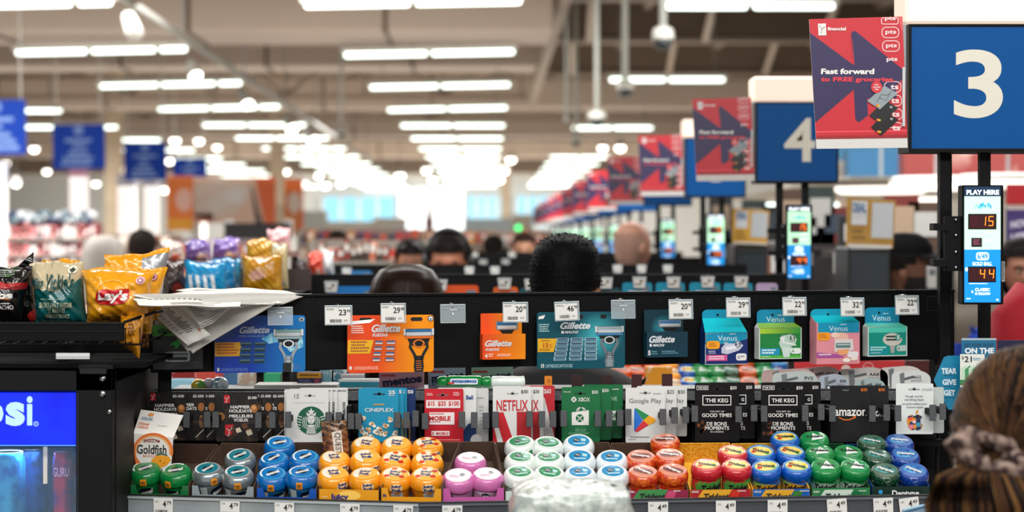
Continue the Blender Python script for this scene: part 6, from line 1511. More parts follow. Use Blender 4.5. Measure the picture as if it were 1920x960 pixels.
for x, kd in ((1112, 'tr'), (1138, 'tr'), (1166, 'df'), (1192, 'df'), (1222, 'tr'), (1262, 'jf'), (1288, 'tb'), (1312, 'tg'), (1342, 'tg'), (1368, 'dg'), (1400, 'df'), (1432, 'tg'), (1460, 'exb')):
    for r in range(3): spots.append((x - r * 4, 715 - r * 20, 5.85 + r * .07, kd, r))
for n, (x, y, d, kd, r) in enumerate(spots):
    o = copy_thing(PROTO[kd], P(x, y, d) - Vector((0, .01, .07)), (TL, 0, .2), 'blurred %s gum bottle of the next lane, %s row, %s column from the left' % (names[kd], ('front', 'middle', 'rear')[r], ORD[n // 3]), 'gum bottles on the shelf of the lane behind')
t = thing('checkout_shelf', 'dark shelf under the blurred gum bottles of the next lane', 'shelf', (wx(1290, 5.9), 5.85, wz(760, 5.85) - .03)); m = MB(); m.box(-.32, .32, -.05, .3, -.02, 0, BLKM); m.box(-.32, .32, .28, .3, 0, .14, mat('#d8921c', .5)); m.build('shelf_board', t)
m = MB(); m.box(-.3, -.28, 0, .25, -.6, -.02, BLKM); m.box(.28, .3, 0, .25, -.6, -.02, BLKM); m.build('bracket', t)
# blurred goods low behind the gap on the cooler side
for q, (x, y0, y1, w_, hx, lab, d) in enumerate(((345, 696, 745, 60, '#8a1c1c', 'dark red blurred pack behind the gap near the cooler', 5.6), (390, 690, 740, 50, '#c4473a', 'red blurred pack in the gap near the cooler', 5.5), (436, 694, 745, 40, '#3f6f9a', 'blue blurred pack in the gap near the cooler', 5.6), (340, 712, 745, 44, '#8fc0d4', 'light blue blurred pack low in the gap', 5.3), (510, 700, 745, 30, '#2f9a6a', 'green blurred pack in the gap behind the coffee cards', 5.3), (1236, 688, 745, 50, '#e0961c', 'yellow blurred pack in the gap behind the app store cards', 5.7))):
    crate('boxed_goods', lab, 'box', x - w_ / 2, y0, x + w_ / 2, y1, mat(hx, .4, h2='#e0d8d0', nscale=26, thr=(.58, .66)), d, .05)
t = thing('checkout_shelf', 'dark shelf holding the blurred packs near the cooler', 'shelf', (wx(430, 5.5), 5.3, wz(745, 5.5) - .025)); m = MB(); m.box(-.25, .25, -.02, .4, -.02, 0, BLKM); m.box(-.25, .25, .38, .4, 0, .02, BLKM); m.box(-.2, .2, .1, .2, -.5, -.02, BLKM); m.build('shelf_board', t)
crate('promotional_sign', 'coral red sign panel behind the battery packs', 'sign', 1490, 676, 1696, 745, '#cf3438', 5.0, .01, lambda a: (a.disc(1586, 693, 9, 9, mat('#e6cfc8'), 1), a.ring(1628, 690, 9, 11, mat('#e8a0a0'), 1), a.text('APPLY', 1619, 687, 1637, 693, mat('#f0c0c0'), 1), a.small(1505, 690, 1560, 697, 1, mat('#f0b0b0'), 1)))
crate('maroon_carton', 'dark maroon panel right of the coral sign behind the batteries', 'carton', 1698, 676, 1800, 745, '#4a1618', 5.1, .01)
# ---- posts right of the board, brochures and the hexagonal sign
t = thing('board_post', 'black square post holding the right end of the header board', 'post', (wx(1785, 4.5), 4.56, 0)); m = MB(); m.box(-.0135, .0135, 0, .027, 0, wz(280, 4.5), BLK); m.box(-.02, .0, -.01, .03, wz(560, 4.5), wz(548, 4.5), BLK); m.build('upright', t); m = MB(); m.box(-.08, .08, -.08, .1, 0, .012, BLK); m.build('foot_plate', t)
def flat(name, lab, cat, d, ox, oy, pts, m_, art, th=.002, rot=(0, 0, 0)):
    t = thing(name, lab, cat, P(ox, oy, d), rot); a = PX(ox, oy, d / F); a.slab(pts, th, m_); art(a); a.build('panel', t); return t
TQ = mat('#0d7fa6', .4)
t = flat('hexagon_sign', 'teal hexagonal card sign reading tear, give, get', 'sign', 4.14, 1790, 768, [(1751, 713), (1770, 670), (1778, 667), (1830, 667), (1842, 713), (1830, 768), (1778, 768)], TQ, lambda a: [a.text(s_, x0, y, x1, y + 11, mat('#dbe9ee', .5), 1, .045) for s_, x0, x1, y in (('TEAR', 1765, 1794, 690), ('GIVE', 1767, 1793, 711), ('GET', 1770, 1791, 731))] + [a.small(1770, y, 1790, y + 2.5, 1, mat('#064a66'), 1) for y in (703, 724, 745)], .002)
t = flat('brochure_holder', 'clear holder with a blue brochure headed on the', 'brochure', 4.10, 1836, 760, rr(1803, 634, 1868, 760, 2), mat('#10688f', .4), lambda a: (a.text('GET YOUR TICKET', 1808, 644, 1864, 651, mat('#0c3558'), 1, .02), a.text('ON THE', 1809, 652, 1864, 663, mat('#dfe8ec'), 1, .045), a.rect(1800, 664, 1846, 726, mat('#dfe3dc'), 2), a.text('$', 1803, 668, 1807, 675, INK, 3), a.text('21', 1808, 668, 1822, 679, INK, 3, .02), a.small(1824, 671, 1840, 677, 2, mat('#4a90b0'), 3), a.rect(1848, 671, 1866, 726, mat('#d5dad4'), 2), a.text('$19', 1852, 676, 1866, 684, INK, 3, .02), [a.poly([(1802 + q * 7, 690 + 3 * (q % 2)), (1812 + q * 7, 684), (1812 + q * 7, 722), (1802 + q * 7, 722)], mat('#3f8f5c' if q % 2 else '#bcd8c0'), 3 + q * .2) for q in range(6)], a.rect(1799, 712, 1838, 722, mat('#2f7a4c'), 5), a.rect(1803, 634, 1868, 638, mat('#9fb4bd', .2), 2)))
m = MB(); m.box(-.02, .02, .004, .02, -.5, .02, BLKM); m.build('holder_post', t)
flat('bank_sign', 'navy bank sign with small white emblem behind the ponytailed shopper', 'sign', 4.13, 1930, 700, rr(1871, 638, 1990, 700, 2), mat('#17163a', .4), lambda a: (a.rect(1885, 654, 1897, 671, mat('#d9d8dc'), 1), a.line([(1887, 658), (1890, 662), (1896, 659), (1891, 664), (1889, 669)], 1, GRY, 2), a.text('financial', 1901, 661, 1935, 669, WHT, 1, .03)))
t = bpy.data.objects['bank_sign']; m = MB(); m.box(-.01, .01, .003, .02, -.45, .02, BLKM); m.build('sign_post', t)
# ---- taped cardboard signs over card-payment kiosks
def deal(x0, y0, x1, y1, d, lab, lab2, kx0, kx1, ky0, txt):
    k = d / F; cx = (x0 + x1) / 2
    t = thing('cardboard_sign', lab, 'sign', P(cx, y1, d), (0, .04, 0)); a = PX(cx, y1, k, step=.002); w_, h = x1 - x0, y1 - y0
    a.slab([(x0, y0), (x1, y0 + 2), (x1 - 2, y1), (x0 + 2, y1)], .01, mat('#b98d3c' if d < 8 else '#d9a32c', .6)); a.rect(x0 + w_ * .1, y0 + h * .06, x0 + w_ * .42, y0 + h * .55, mat('#d9dde2'), 1); a.text('DEAL', x0 + w_ * .12, y0 + h * .1, x0 + w_ * .4, y0 + h * .3, mat('#3a6a9a'), 2, .04); a.rect(x0 + w_ * .52, y0 + h * .08, x1 - w_ * .04, y0 + h * .8, mat('#c3c9cf'), 1); a.small(x0 + w_ * .12, y0 + h * .65, x0 + w_ * .42, y0 + h * .9, 2, mat('#8a6a2c'), 1); a.rect(x0 + w_ * .05, y1 - h * .06, x1 - w_ * .05, y1, mat('#dcd8d0'), 1); a.build('board', t)
    t = thing('payment_kiosk', lab2, 'kiosk', P((kx0 + kx1) / 2, ky0, d + .05)); z = t.location.z; t.location.z = 0; W = (kx1 - kx0) / 2 * k
    m = MB(); m.box(-W, W, 0, .3, z - .35, z, mat('#23282c', .4)); m.box(-.05, .05, .1, .2, 0, z - .35, BLKM); m.box(-W, W, -.05, .4, .0, .05, BLKM); m.build('body', t, bevel=.01); m = MB(); m.box(-W * .82, W * .82, -.004, 0, z - .3, z - .03, mat('#2c3840', .25)); m.build('screen', t)
    m = MB(); m.box(-.012, .012, .02, .04, z, z + .12, BLKM); m.build('sign_clip', t)
deal(1585, 372, 1676, 464, 7.4, 'brown cardboard sign with blue deal lettering right of number four', 'dark grey kiosk under the brown cardboard deal sign', 1590, 1670, 462, 1)
deal(1371, 392, 1440, 458, 9.6, 'yellow cardboard sign with pinned papers left of the brown one', 'dark grey kiosk under the yellow cardboard sign', 1378, 1440, 458, 1)
# ================================================================ FAR HALL: shelves of goods, banners, displays
def shelf_run(name, label, px0, px1, ytop, d, rows, cols_, palette, glabel, gname, seed, hfac=.9, dark='#8a847c', dep=.3, dz=.16):
    """free-standing shelf with individual goods standing on each level"""
    k = d / F; X0, X1 = wx(px0, d), wx(px1, d); zt = wz(ytop, d)
    t = thing(name, label, 'shelf', (X0, d, 0)); L = X1 - X0; R = random.Random(seed)
    m = MB(); m.box(0, L, dep, dep + .04, 0, zt, mat(dark, .5))
    for x in (0, L): m.box(x - .02, x + .02, 0, dep, 0, zt, mat(dark, .5))
    m.build('back_panel', t)
    for r in range(rows):
        m = MB(); z = zt - dz * (r + 1) + .02; m.box(0, L, -.02, dep, z - .03, z, mat('#8b8780', .5)); m.build('shelf_board', t)
    protos = []
    for q, hx in enumerate(palette):
        m = PX(0, 0, 1); wd = .5
        b = MB(); b.box(-.5, .5, 0, .5, 0, 1, mat(hx, .4, h2=R.choice(palette), nscale=2.2, thr=(.50, .58)))
        b.box(-.36, .36, -.02, 0, .45, .8, mat(R.choice(['#f0eee8', '#f0eee8', '#20242a', '#d9362c']), .4)); b.box(-.3, .3, -.02, 0, .15, .3, mat(R.choice(palette), .4))
        protos.append(b)
    meshes = []
    for r in range(rows):
        z = zt - dz * (r + 1) + .02
        for c_ in range(cols_):
            w_ = L / cols_ * R.uniform(.6, .92); h = dz * R.uniform(.5, hfac); q = R.randrange(len(palette)); x = L * (c_ + .5) / cols_
            if not meshes or len(meshes) <= q:
                for pz in protos:
                    o = pz.build('boxed_goods'); meshes.append(o.data); bpy.data.objects.remove(o)
            o = bpy.data.objects.new('boxed_goods', meshes[q]); COL.objects.link(o); o.location = (X0 + x, d + .02, z); o.scale = (w_, .4, h)
            tag(o, '%s, %s level, %s along' % (glabel, ['top', 'second', 'third'][r], ORD[c_]), 'box', gname)
BRIGHT = ['#d9472f', '#e8a32c', '#f0e9dc', '#2f5a8c', '#c9322c', '#1c1c20', '#e8b9a0', '#7a3b2a']
shelf_run('store_shelf', 'shelf of dark and orange goods two lanes back, left of the headphone wearer', 585, 800, 450, 13.5, 3, 18, ['#d9472f', '#2a2428', '#e8a080', '#4a2f50', '#f0ddcc', '#c9553a', '#1c1c20'], 'small blurred pack on the shelf left of the headphone wearer', 'packs left of the headphone wearer', 5)
shelf_run('store_shelf', 'far shelf of orange and white goods behind the headphone wearer', 560, 830, 430, 19, 2, 18, BRIGHT, 'small blurred pack on the far shelf behind the headphone wearer', 'packs on the far shelf behind the headphone wearer', 6)
shelf_run('store_shelf', 'far shelf of goods between headphone wearer and black-haired head', 850, 1030, 432, 20, 2, 14, BRIGHT, 'small blurred pack on the far shelf beside the black-haired head', 'packs on the far shelf beside the black-haired head', 7)
shelf_run('store_shelf', 'shelf of red and pink goods at the far left', -20, 180, 418, 24, 3, 16, ['#c9322c', '#e8cdd0', '#8a2f4a', '#f4eceb', '#3a2a40', '#d98a9a'], 'small blurred pack on the red and pink shelf at far left', 'packs on the red and pink shelf', 8, dz=.2, dark='#8c3a3c')
shelf_run('store_shelf', 'shelf of brown and white goods behind the grey-haired shopper', 190, 330, 440, 21, 2, 9, ['#b06a3c', '#e8ddd0', '#c9322c', '#7a4a30', '#f4eee4'], 'small blurred pack on the shelf behind the grey-haired shopper', 'packs behind the grey-haired shopper', 9, dz=.22, dark='#7a5a48')
shelf_run('store_shelf', 'shelf of purple and white bags left of the yellow candy bags', 320, 470, 448, 16, 2, 9, ['#5a3f8c', '#e8e0e4', '#d9a03c', '#8c6ab0', '#f0c8b0', '#d98a6a'], 'small blurred purple or pale pack behind the blue candy bags', 'packs behind the blue candy bags', 10, dark='#8a7a80')
shelf_run('store_shelf', 'shelf of cigarettes and papers under the right-hand posters', 1380, 1480, 450, 15, 2, 8, ['#3a2f2c', '#6a4a3c', '#c9b9a8', '#1f2a2c', '#8a2f2c'], 'small dark blurred pack on the shelf under the posters', 'packs on the shelf under the posters', 11, dark='#2a2624')
# hats / dark goods on top of the far-left shelf
m = MB(); R = random.Random(4)
for q in range(46): m.ball((wx(10 + q * 3.6, 24) , 24.1, wz(414 - R.random() * 14, 24)), .055, .055, .05, mat(R.choice(['#2f3f5c', '#7f8f98', '#c9ccd0', '#1c2c4c', '#5f7a80']), .6), 8, 5)
o = m.build('tinsel_trim'); tag(o, 'blue and silver tinsel heaped along the top of the far-left shelf', 'tinsel', kind='stuff')
# big posters and banners
def banner(px0, y0, px1, y1, d, label, art, base, name='banner'):
    k = d / F; t = thing(name, label, 'banner', P((px0 + px1) / 2, y1, d)); a = PX((px0 + px1) / 2, y1, k, step=.01)
    a.slab([(px0, y0), (px1, y0), (px1, y1), (px0, y1)], .06, base); art(a); a.build('printed_panel', t)
    z = t.location.z; W = (px1 - px0) / 2 * k; m = MB()
    for s_ in (-.9, .9): m.box(s_ * W - .04, s_ * W + .04, .07, .13, -z, .2, WHT)
    m.build('stand', t)
banner(313, 330, 362, 432, 32, 'tall orange banner right of the blue aisle signs', lambda a: (a.disc(345, 375, 16, 22, mat('#f0b9a8', .5), 1), a.rect(313, 410, 362, 432, mat('#f5a61c', .5), 1)), mat('#f07a1c', .5))
banner(362, 332, 517, 418, 34, 'wide poster of peach and white shapes with an orange end', lambda a: (a.poly([(362, 350), (410, 335), (455, 345), (470, 372), (440, 400), (400, 412), (362, 405)], mat('#f8e4d8', .5), 1), a.poly([(380, 380), (430, 352), (470, 350), (455, 375), (400, 400)], mat('#f8efe8', .5), 2), a.disc(440, 370, 16, 12, mat('#fbf7f2', .5), 3), a.poly([(478, 332), (517, 332), (517, 418), (496, 418)], mat('#ee6a24', .5), 2), a.poly([(470, 345), (476, 360), (486, 400), (494, 418), (480, 418)], mat('#4a3a38', .5), 3), a.rect(362, 400, 400, 418, mat('#e89a80'), 1)), mat('#f6d0bb', .5))
banner(533, 335, 568, 442, 40, 'narrow orange and peach banner beside the pale column', lambda a: (a.disc(552, 380, 13, 20, mat('#f6e2d6', .5), 1), a.rect(533, 400, 560, 440, mat('#ef9a5c', .5), 1)), mat('#f0752c', .5))
for i, (x, w_, y0, y1, d) in enumerate(((145, 30, 332, 438, 34), (282, 24, 350, 440, 40), (372, 24, 358, 440, 46), (3, 16, 345, 470, 24), (236, 30, 350, 400, 40))):
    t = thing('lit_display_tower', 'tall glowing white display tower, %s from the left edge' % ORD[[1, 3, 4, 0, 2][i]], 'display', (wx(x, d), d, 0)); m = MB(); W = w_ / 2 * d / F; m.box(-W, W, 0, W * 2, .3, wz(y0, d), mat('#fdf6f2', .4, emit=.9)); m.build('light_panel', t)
    m = MB(); m.box(-W * 1.15, W * 1.15, -.03, W * 2.1, 0, .3, GRY); m.build('plinth', t); m = MB(); m.box(-W * 1.1, W * 1.1, -.02, W * 2.1, wz(y0, d), wz(y0, d) + .25, mat('#cfd0e4' if i else '#e0a6c0', .5)); m.build('cap', t)
# tall clean white shelving along the back, blue-white fixtures
banner(420, 418, 545, 450, 20, 'long black box unit under the peach poster', lambda a: (a.rect(430, 424, 540, 426, mat('#1b1c20'), 1),), mat('#16161a', .5))
for i, (px0, px1, y0, hx) in enumerate(((560, 610, 395, '#d6dad8'), (610, 700, 415, '#e6e0d8'), (700, 760, 408, '#ddd8d0'), (870, 960, 410, '#cfe0ea'), (960, 1000, 402, '#d9cfc4'))):
    d = 60; t = thing('pale_display_unit', 'pale blurred display unit against the far wall, %s from the orange banners' % ORD[i], 'display', (wx((px0 + px1) / 2, d), d, 0)); W = (px1 - px0) / 2 * d / F; m = MB(); m.box(-W, W, 0, 1, 0, wz(y0, d), mat(hx, .5)); m.build('cabinet', t)
    m = MB(); R = random.Random(i)
    for q in range(8): x = -W + 2 * W * (q + .5) / 8; m.box(x - W * .08, x + W * .08, -.1, 0, wz(444, d), wz(444 - R.uniform(4, 16), d), mat(R.choice(['#c9362c', '#2f4a7c', '#e0b090', '#f4f2ee', '#7fb4cc']), .5))
    m.build('goods_panel', t)
t = thing('bottle_display', 'dark red bottle-shaped display standing above the far goods', 'display', P(805, 436, 38)); k = 38 / F
m = MB(); m.lathe([(r * k, z * k) for r, z in ((.01, 0), (7, 1), (8, 12), (8, 22), (5, 32), (3, 42), (3, 52), (.01, 53))][::1], mat('#8c2420', .3), 16); m.build('bottle', t); m = MB(); m.box(-.1, .1, -.08, .1, -wz(436, 38), 0, mat('#c9dbe6', .5)); m.build('plinth', t)
t = thing('exit_light', 'small round green light in the far distance', 'lamp', P(972, 428, 40)); m = MB(); m.ball((0, 0, 0), .06, .05, .06, mat('#1fb85c', emit=5), 12, 8); m.build('bulb', t); m = MB(); m.box(-.03, .03, .04, .08, -wz(428, 40), .1, GRY); m.build('pole', t)
t = thing('warm_lamp', 'small round amber lamp right of the number four post', 'lamp', P(1456, 432, 20)); m = MB(); m.ball((0, 0, 0), .045, .04, .045, mat('#ffb02a', emit=5), 12, 8); m.build('bulb', t); m = MB(); m.box(-.02, .02, .03, .06, -wz(432, 20), .05, GRY); m.build('pole', t)
# ---- right side of the hall: blue fascia, soffit with round lamps, red banner wall
def wallbox(name, px0, px1, y0, y1, d, hx, dep=.3, **k2):
    m = MB(); m.box(wx(px0, d), wx(px1, d), d, d + dep, wz(y1, d), wz(y0, d), mat(hx, .6, **k2)); return struct(m.build(name))
wallbox('partition', 1480, 2300, 230, 352, 18.2, '#cfcac2')
m = MB(); m.box(wx(1590, 16), wx(1700, 16), 16, 16.2, wz(342, 16), wz(282, 16), mat('#2c6a96', .6)); struct(m.build('trim_1'))
m = MB(); m.box(wx(1500, 17), wx(1705, 17), 17, 17.2, wz(300, 17), wz(215, 17), mat('#3f7ba3', .6)); struct(m.build('trim_2'))
o = wallbox('partition', 1695, 2200, 279, 342, 15, '#7a2a28', .2, h2='#b9a29a', nscale=1.8, thr=(.54, .66), dist=1.5)
wallbox('partition', 1560, 2300, 342, 352, 15.5, '#e0dcd4', .1)
m = MB(); m.box(wx(1480, 15), wx(2300, 15), 12.5, 20, wz(352, 15), wz(350, 15) , mat('#d6d0c6', .6)); struct(m.build('ceiling_soffit'))
wallbox('partition', 1580, 2400, 352, 480, 24, '#cdc6ba')
wallbox('partition', 1480, 1600, 340, 480, 22, '#a89480')
for i, (x, y, r, d) in enumerate(((1652, 350, .30, 13.5), (1755, 342, .28, 12.5), (1890, 330, .30, 12), (1690, 366, .2, 19), (1725, 357, .22, 17))):
    p = P(x, y, d); p.z = min(p.z, wz(353, 15) - .04); t = thing('round_ceiling_lamp', 'round glowing lamp under the low ceiling on the right, %s in size order' % ORD[[2, 0, 1, 4, 3][i]], 'lamp', p); m = MB(); m.lathe([(.01, -.03), (r * .9, -.03), (r, -.01), (r, .01)], mat('#fff6ea', emit=2.0), 28); m.build('diffuser', t); m = MB(); m.lathe([(r, .01), (r * 1.05, .02), (r * .9, .05)], WHT, 28); m.tube([(0, 0, .03), (0, 0, .6)], .01, GRY, 6); m.build('fitting', t)
for i, (x, y0, y1, w_, d, hx, e, lab, cat) in enumerate(((1454, 382, 412, 34, 21, '#e8fbfb', 3, 'glowing white pill-shaped panel beside the number four post', 'light panel'), (1550, 380, 412, 46, 20.5, '#e6f8f6', 2.5, 'glowing white panel right of the number four post', 'light panel'), (1690, 380, 402, 26, 20, '#e6f8f8', 2.5, 'small glowing panel right of the deal sign', 'light panel'), (1762, 388, 412, 22, 18, '#3fc4f0', 2, 'small cyan lit panel left of the nearest post', 'light panel'), (1762, 425, 446, 24, 18, '#2fa4e8', 2, 'blue lit panel under the small cyan one', 'light panel'), (1740, 376, 404, 40, 23.6, '#8f8778', 0, 'taupe square panel on the far right-hand wall', 'panel'))):
    t = thing('wall_panel', lab, cat, P(x, y1, d)); a = PX(x, y1, d / F); a.slab(rr(x - w_ / 2, y0, x + w_ / 2, y1, 5), .05, mat(hx, .4, emit=e)); a.build('face', t); m = MB(); m.box(-.03, .03, .055, .09, -wz(y1, d), .1, GRY); m.build('stand', t)
# red sign & purple poster at the far right
for i, (x0, y0, x1, y1, d, hx, lab, s_) in enumerate(((1888, 345, 1990, 384, 9, '#a81420', 'plain red sign at the right edge beside the lottery display', None), (1888, 390, 1990, 474, 9, '#3a2a66', 'purple poster with blurred white words at the right edge', 1))):
    t = thing('wall_sign', lab, 'sign', P((x0 + x1) / 2, y1, d)); a = PX((x0 + x1) / 2, y1, d / F, step=.002); a.slab([(x0, y0), (x1, y0), (x1, y1), (x0, y1)], .02, mat(hx, .5)); 
    if s_: a.rect(x0, y0, x1, y0 + 3, mat('#c9b9c0'), 1); a.text('NOW', 1893, 412, 1935, 426, mat('#c9c2d6'), 1, .05, .2, -.15); a.text('HERE', 1893, 436, 1938, 452, mat('#c9c2d6'), 1, .05, .2, -.15)
    a.build('panel', t); m = MB(); m.box(-.02, .02, .022, .05, -wz(y1, d), .02, BLKM); m.build('stand', t)
# mid-right clutter: dark counters and white card readers
for i, (x, y0, w_, h, d, hx, lab) in enumerate(((1462, 475, 30, 36, 8.2, '#d6d6d4', 'white card terminal left of the number four display'), (1574, 474, 18, 40, 7.9, '#c9c9c6', 'white upright card terminal between display and kiosk'), (1748, 500, 16, 40, 7.4, '#b9bab8', 'pale card terminal right of the capped man'))):
    t = thing('card_terminal', lab, 'card terminal', P(x, y0 + h, d)); a = PX(x, y0 + h, d / F); a.slab(rr(x - w_ / 2, y0, x + w_ / 2, y0 + h, 2), .03, mat(hx, .4)); a.rect(x - w_ * .35, y0 + h * .12, x + w_ * .35, y0 + h * .4, mat('#5c666c'), 1); a.build('terminal_body', t); m = MB(); m.tube([(0, .02, 0), (0, .02, -t.location.z + .01)], .02, BLKM, 8); m.build('stand', t)
for i, (x0, x1, yt, d, lab) in enumerate(((1480, 1600, 470, 9.9, 'dark service desk right of the number four post'), (1595, 1790, 486, 8.38, 'dark service desk behind the capped man'), (1340, 1480, 468, 12, 'dark service desk behind the number five display'))):
    t = thing('service_desk', lab, 'desk', (wx(x0, d), d, 0)); L = wx(x1, d) - wx(x0, d); z = wz(yt, d); m = MB(); m.box(0, L, 0, .6, 0, z, mat('#231f1f', .5)); m.build('cabinet', t); m = MB(); m.box(-.02, L + .02, -.03, .62, z, z + .03, mat('#3a3432', .4)); m.build('worktop', t)
    R = random.Random(i); 
    for q in range(4):
        x = L * (q + .6) / 4.4; h = R.uniform(.12, .3)
        o = PX(0, 0, 1); o.box(-.07, .07, 0, .05, 0, h, mat(R.choice(['#1c1e22', '#7a2f2a', '#2f3f3c', '#5a4436']), .4)); o.box(-.05, .05, -.004, 0, h * .3, h * .8, mat(R.choice(['#b9a088', '#c9c9c6', '#3a4a5c']), .4)); o = o.build('boxed_goods', None, (wx(x0, d) + x, d + .2, z + .03)); tag(o, 'dim blurred pack, %s along on %s' % (ORD[q], lab), 'box', 'packs on the dark service desks')
# ---- candy bags hanging left of the boards (blurred)
def sbag(x0, y0, x1, y1, d, hx, h2, lab, seed, art=None):
    m_ = mat(hx, .25, h2=h2, nscale=18, thr=(.55, .64), coat=.5)
    return bag(lab, ((x0, y0), (x1, y0 + 1), (x1 + 1, y1), (x0 - 1, y1)), d, None, art, .04, seed, m_)
t = thing('candy_bag_rack', 'dark wire display rack holding the blurred candy bags', 'rack', (wx(430, 5.7), 5.75, 0)); m = MB(); m.box(-.185, .165, 0, .65, wz(556, 5.7) - .03, wz(556, 5.7), BLKM); m.box(-.185, .165, .65, .67, 0, wz(505, 6.3), mat('#3a2a28', .5)); m.box(-.185, -.18, 0, .65, 0, wz(556, 5.7), BLKM); m.box(.16, .165, 0, .65, 0, wz(556, 5.7), BLKM); m.box(wx(462, 6.1) - wx(430, 5.7), wx(512, 6.1) - wx(430, 5.7), .3, .42, wz(501, 6.1) - .012, wz(501, 6.1), BLKM); m.build('wire_frame', t)
def wht(x0, y0, x1, y1):
    return lambda a: [a.poly([(x0 + (x1 - x0) * q / 4, y0), (x0 + (x1 - x0) * (q + .5) / 4, y0 + 2), (x0 + (x1 - x0) * (q + .7) / 4, y1), (x0 + (x1 - x0) * (q + .2) / 4, y1)], mat('#e6f2f8'), 1) for q in range(4)]
sbag(346, 491, 426, 556, 5.75, '#1593cf', '#1aa3dc', 'front bright blue candy bag behind the newspaper', 21, wht(356, 514, 412, 542))
sbag(386, 484, 444, 556, 5.92, '#1486c0', '#d9d2c0', 'second blue candy bag just behind the front blue one', 22)
sbag(420, 486, 452, 550, 6.05, '#2b94c0', '#e0e8ea', 'narrow pale blue candy bag tight against the golden bags', 23)
sbag(307, 488, 346, 552, 5.8, '#3a2624', '#b9392c', 'dark brown candy bag left of the blue ones', 24)
sbag(454, 478, 530, 552, 5.95, '#c98a1a', '#e0b040', 'lower golden candy bag beside the second header board', 25, lambda a: a.disc(485, 515, 14, 9, mat('#d9a08a'), 1))
sbag(462, 448, 512, 500, 6.1, '#d9a022', '#f0d8a0', 'upper golden candy bag beside the second header board', 26)
sbag(505, 455, 540, 540, 6.25, '#d9c89a', '#6fb4c8', 'pale candy bag at the back of the golden ones', 27)
sbag(500, 428, 545, 470, 7.5, '#e8b0b4', '#f4dcd8', 'pale pink candy bag above the golden bags', 28)
sbag(300, 452, 345, 492, 7.0, '#c9b9b4', '#d9562c', 'pale candy bag with orange marks above the brown bag', 29)
sbag(346, 450, 396, 490, 7.2, '#6a4f9c', '#e8d4c0', 'purple candy bag above the blue ones', 30)
sbag(398, 446, 450, 488, 7.3, '#7a5cae', '#f0c890', 'second purple candy bag above the blue ones', 31)
sbag(578, 472, 606, 520, 7.9, '#d9442c', '#f0d0c4', 'red snack bag at the left end of the third board', 32)
sbag(606, 470, 626, 520, 8.0, '#dfe6ec', '#3f7ab8', 'white and blue snack bag beside the red one', 33)
sbag(545, 480, 576, 516, 7.8, '#3a2a2c', '#e0d8d4', 'dark snack bag with white spots left of the red one', 34)
t = thing('snack_stand', 'dark stand behind the candy rack carrying the upper snack bags', 'rack', (wx(450, 7.6), 7.7, 0)); m = MB(); m.box(-.33, .36, 0, .4, 0, wz(520, 7.7), mat('#2c2624', .5)); m.box(wx(298, 7.2) - wx(450, 7.6), wx(452, 7.2) - wx(450, 7.6), -.8, -.2, wz(491, 7.1) - .02, wz(491, 7.1), mat('#8a6a5c', .5)); m.box(wx(498, 7.5) - wx(450, 7.6), wx(548, 7.5) - wx(450, 7.6), -.3, .1, wz(471, 7.5) - .02, wz(471, 7.5), mat('#8a6a5c', .5)); m.box(-.1, -.06, -.3, .1, wz(520, 7.7), wz(491, 7.1), BLKM); m.build('cabinet', t)
# ================================================================ PEOPLE
HEADP = [(0, .001, .001, .008), (.006, .030, .036, .007), (.02, .053, .066, .006), (.045, .068, .086, .004), (.075, .0745, .0955, .002), (.105, .0755, .0965, 0), (.125, .0745, .0945, 0), (.145, .071, .090, -.002), (.165, .066, .084, -.005), (.185, .058, .075, -.010), (.205, .048, .062, -.016), (.220, .040, .048, -.018), (.232, .046, .046, -.004)]
NECKP = [(.245, .052, .052, .010), (.270, .053, .054, .016), (.295, .058, .058, .020), (.312, .085, .066, .022), (.330, .125, .078, .022)]
TORSO = [(.350, .165, .092, .02), (.375, .190, .102, .02), (.41, .200, .110, .018), (.47, .192, .118, .015), (.56, .175, .118, .012), (.66, .160, .110, .012), (.74, .158, .108, .012), (.82, .172, .115, .012), (.90, .178, .120, .012), (.96, .165, .110, .012)]
def loft(m, prof, mtl, n=32, grow=1.0, face=False, mfn=None, top_z=0.0, H=None):
    vs, fs = [], []
    for dz, rx, ry, oy in prof:
        for j in range(n):
            th = 2 * PI * j / n
            x, y = rx * grow * math.sin(th), -ry * grow * math.cos(th) + oy   # j=0 faces -Y
            if face:
                f = max(0, math.cos(th))
                if th > PI: sx = -1
                w_ = abs(math.sin(th))
                if .108 < dz < .135 and .18 < w_ < .62 and f > .6: y += .008           # eye sockets
                if .12 < dz < .172 and w_ < .2 and f > .6: y -= .010 + .014 * max(0, 1 - abs(dz - .155) / .03)   # nose
                if .088 < dz < .108 and f > .7: y -= .004                               # brow
                if .176 < dz < .195 and w_ < .38 and f > .6: y -= .004                  # lips
                if .202 < dz < .222 and w_ < .45 and f > .6: y -= .008                  # chin
            vs.append((x, y, top_z - dz))
    R_ = len(prof)
    b = len(m.v)
    for i in range(R_ - 1):
        for j in range(n): fs.append((i * n + j, (i + 1) * n + j, (i + 1) * n + (j + 1) % n, i * n + (j + 1) % n))
    fs.append(tuple(range(n))[::-1]); fs.append(tuple((R_ - 1) * n + j for j in range(n)))
    m.add(vs, fs, mtl, True)
def dens(prof, n=3):
    out = []
    for a, b in zip(prof, prof[1:]):
        for q in range(n): f = q / n; out.append(tuple(x + (y - x) * f for x, y in zip(a, b)))
    return out + [prof[-1]]
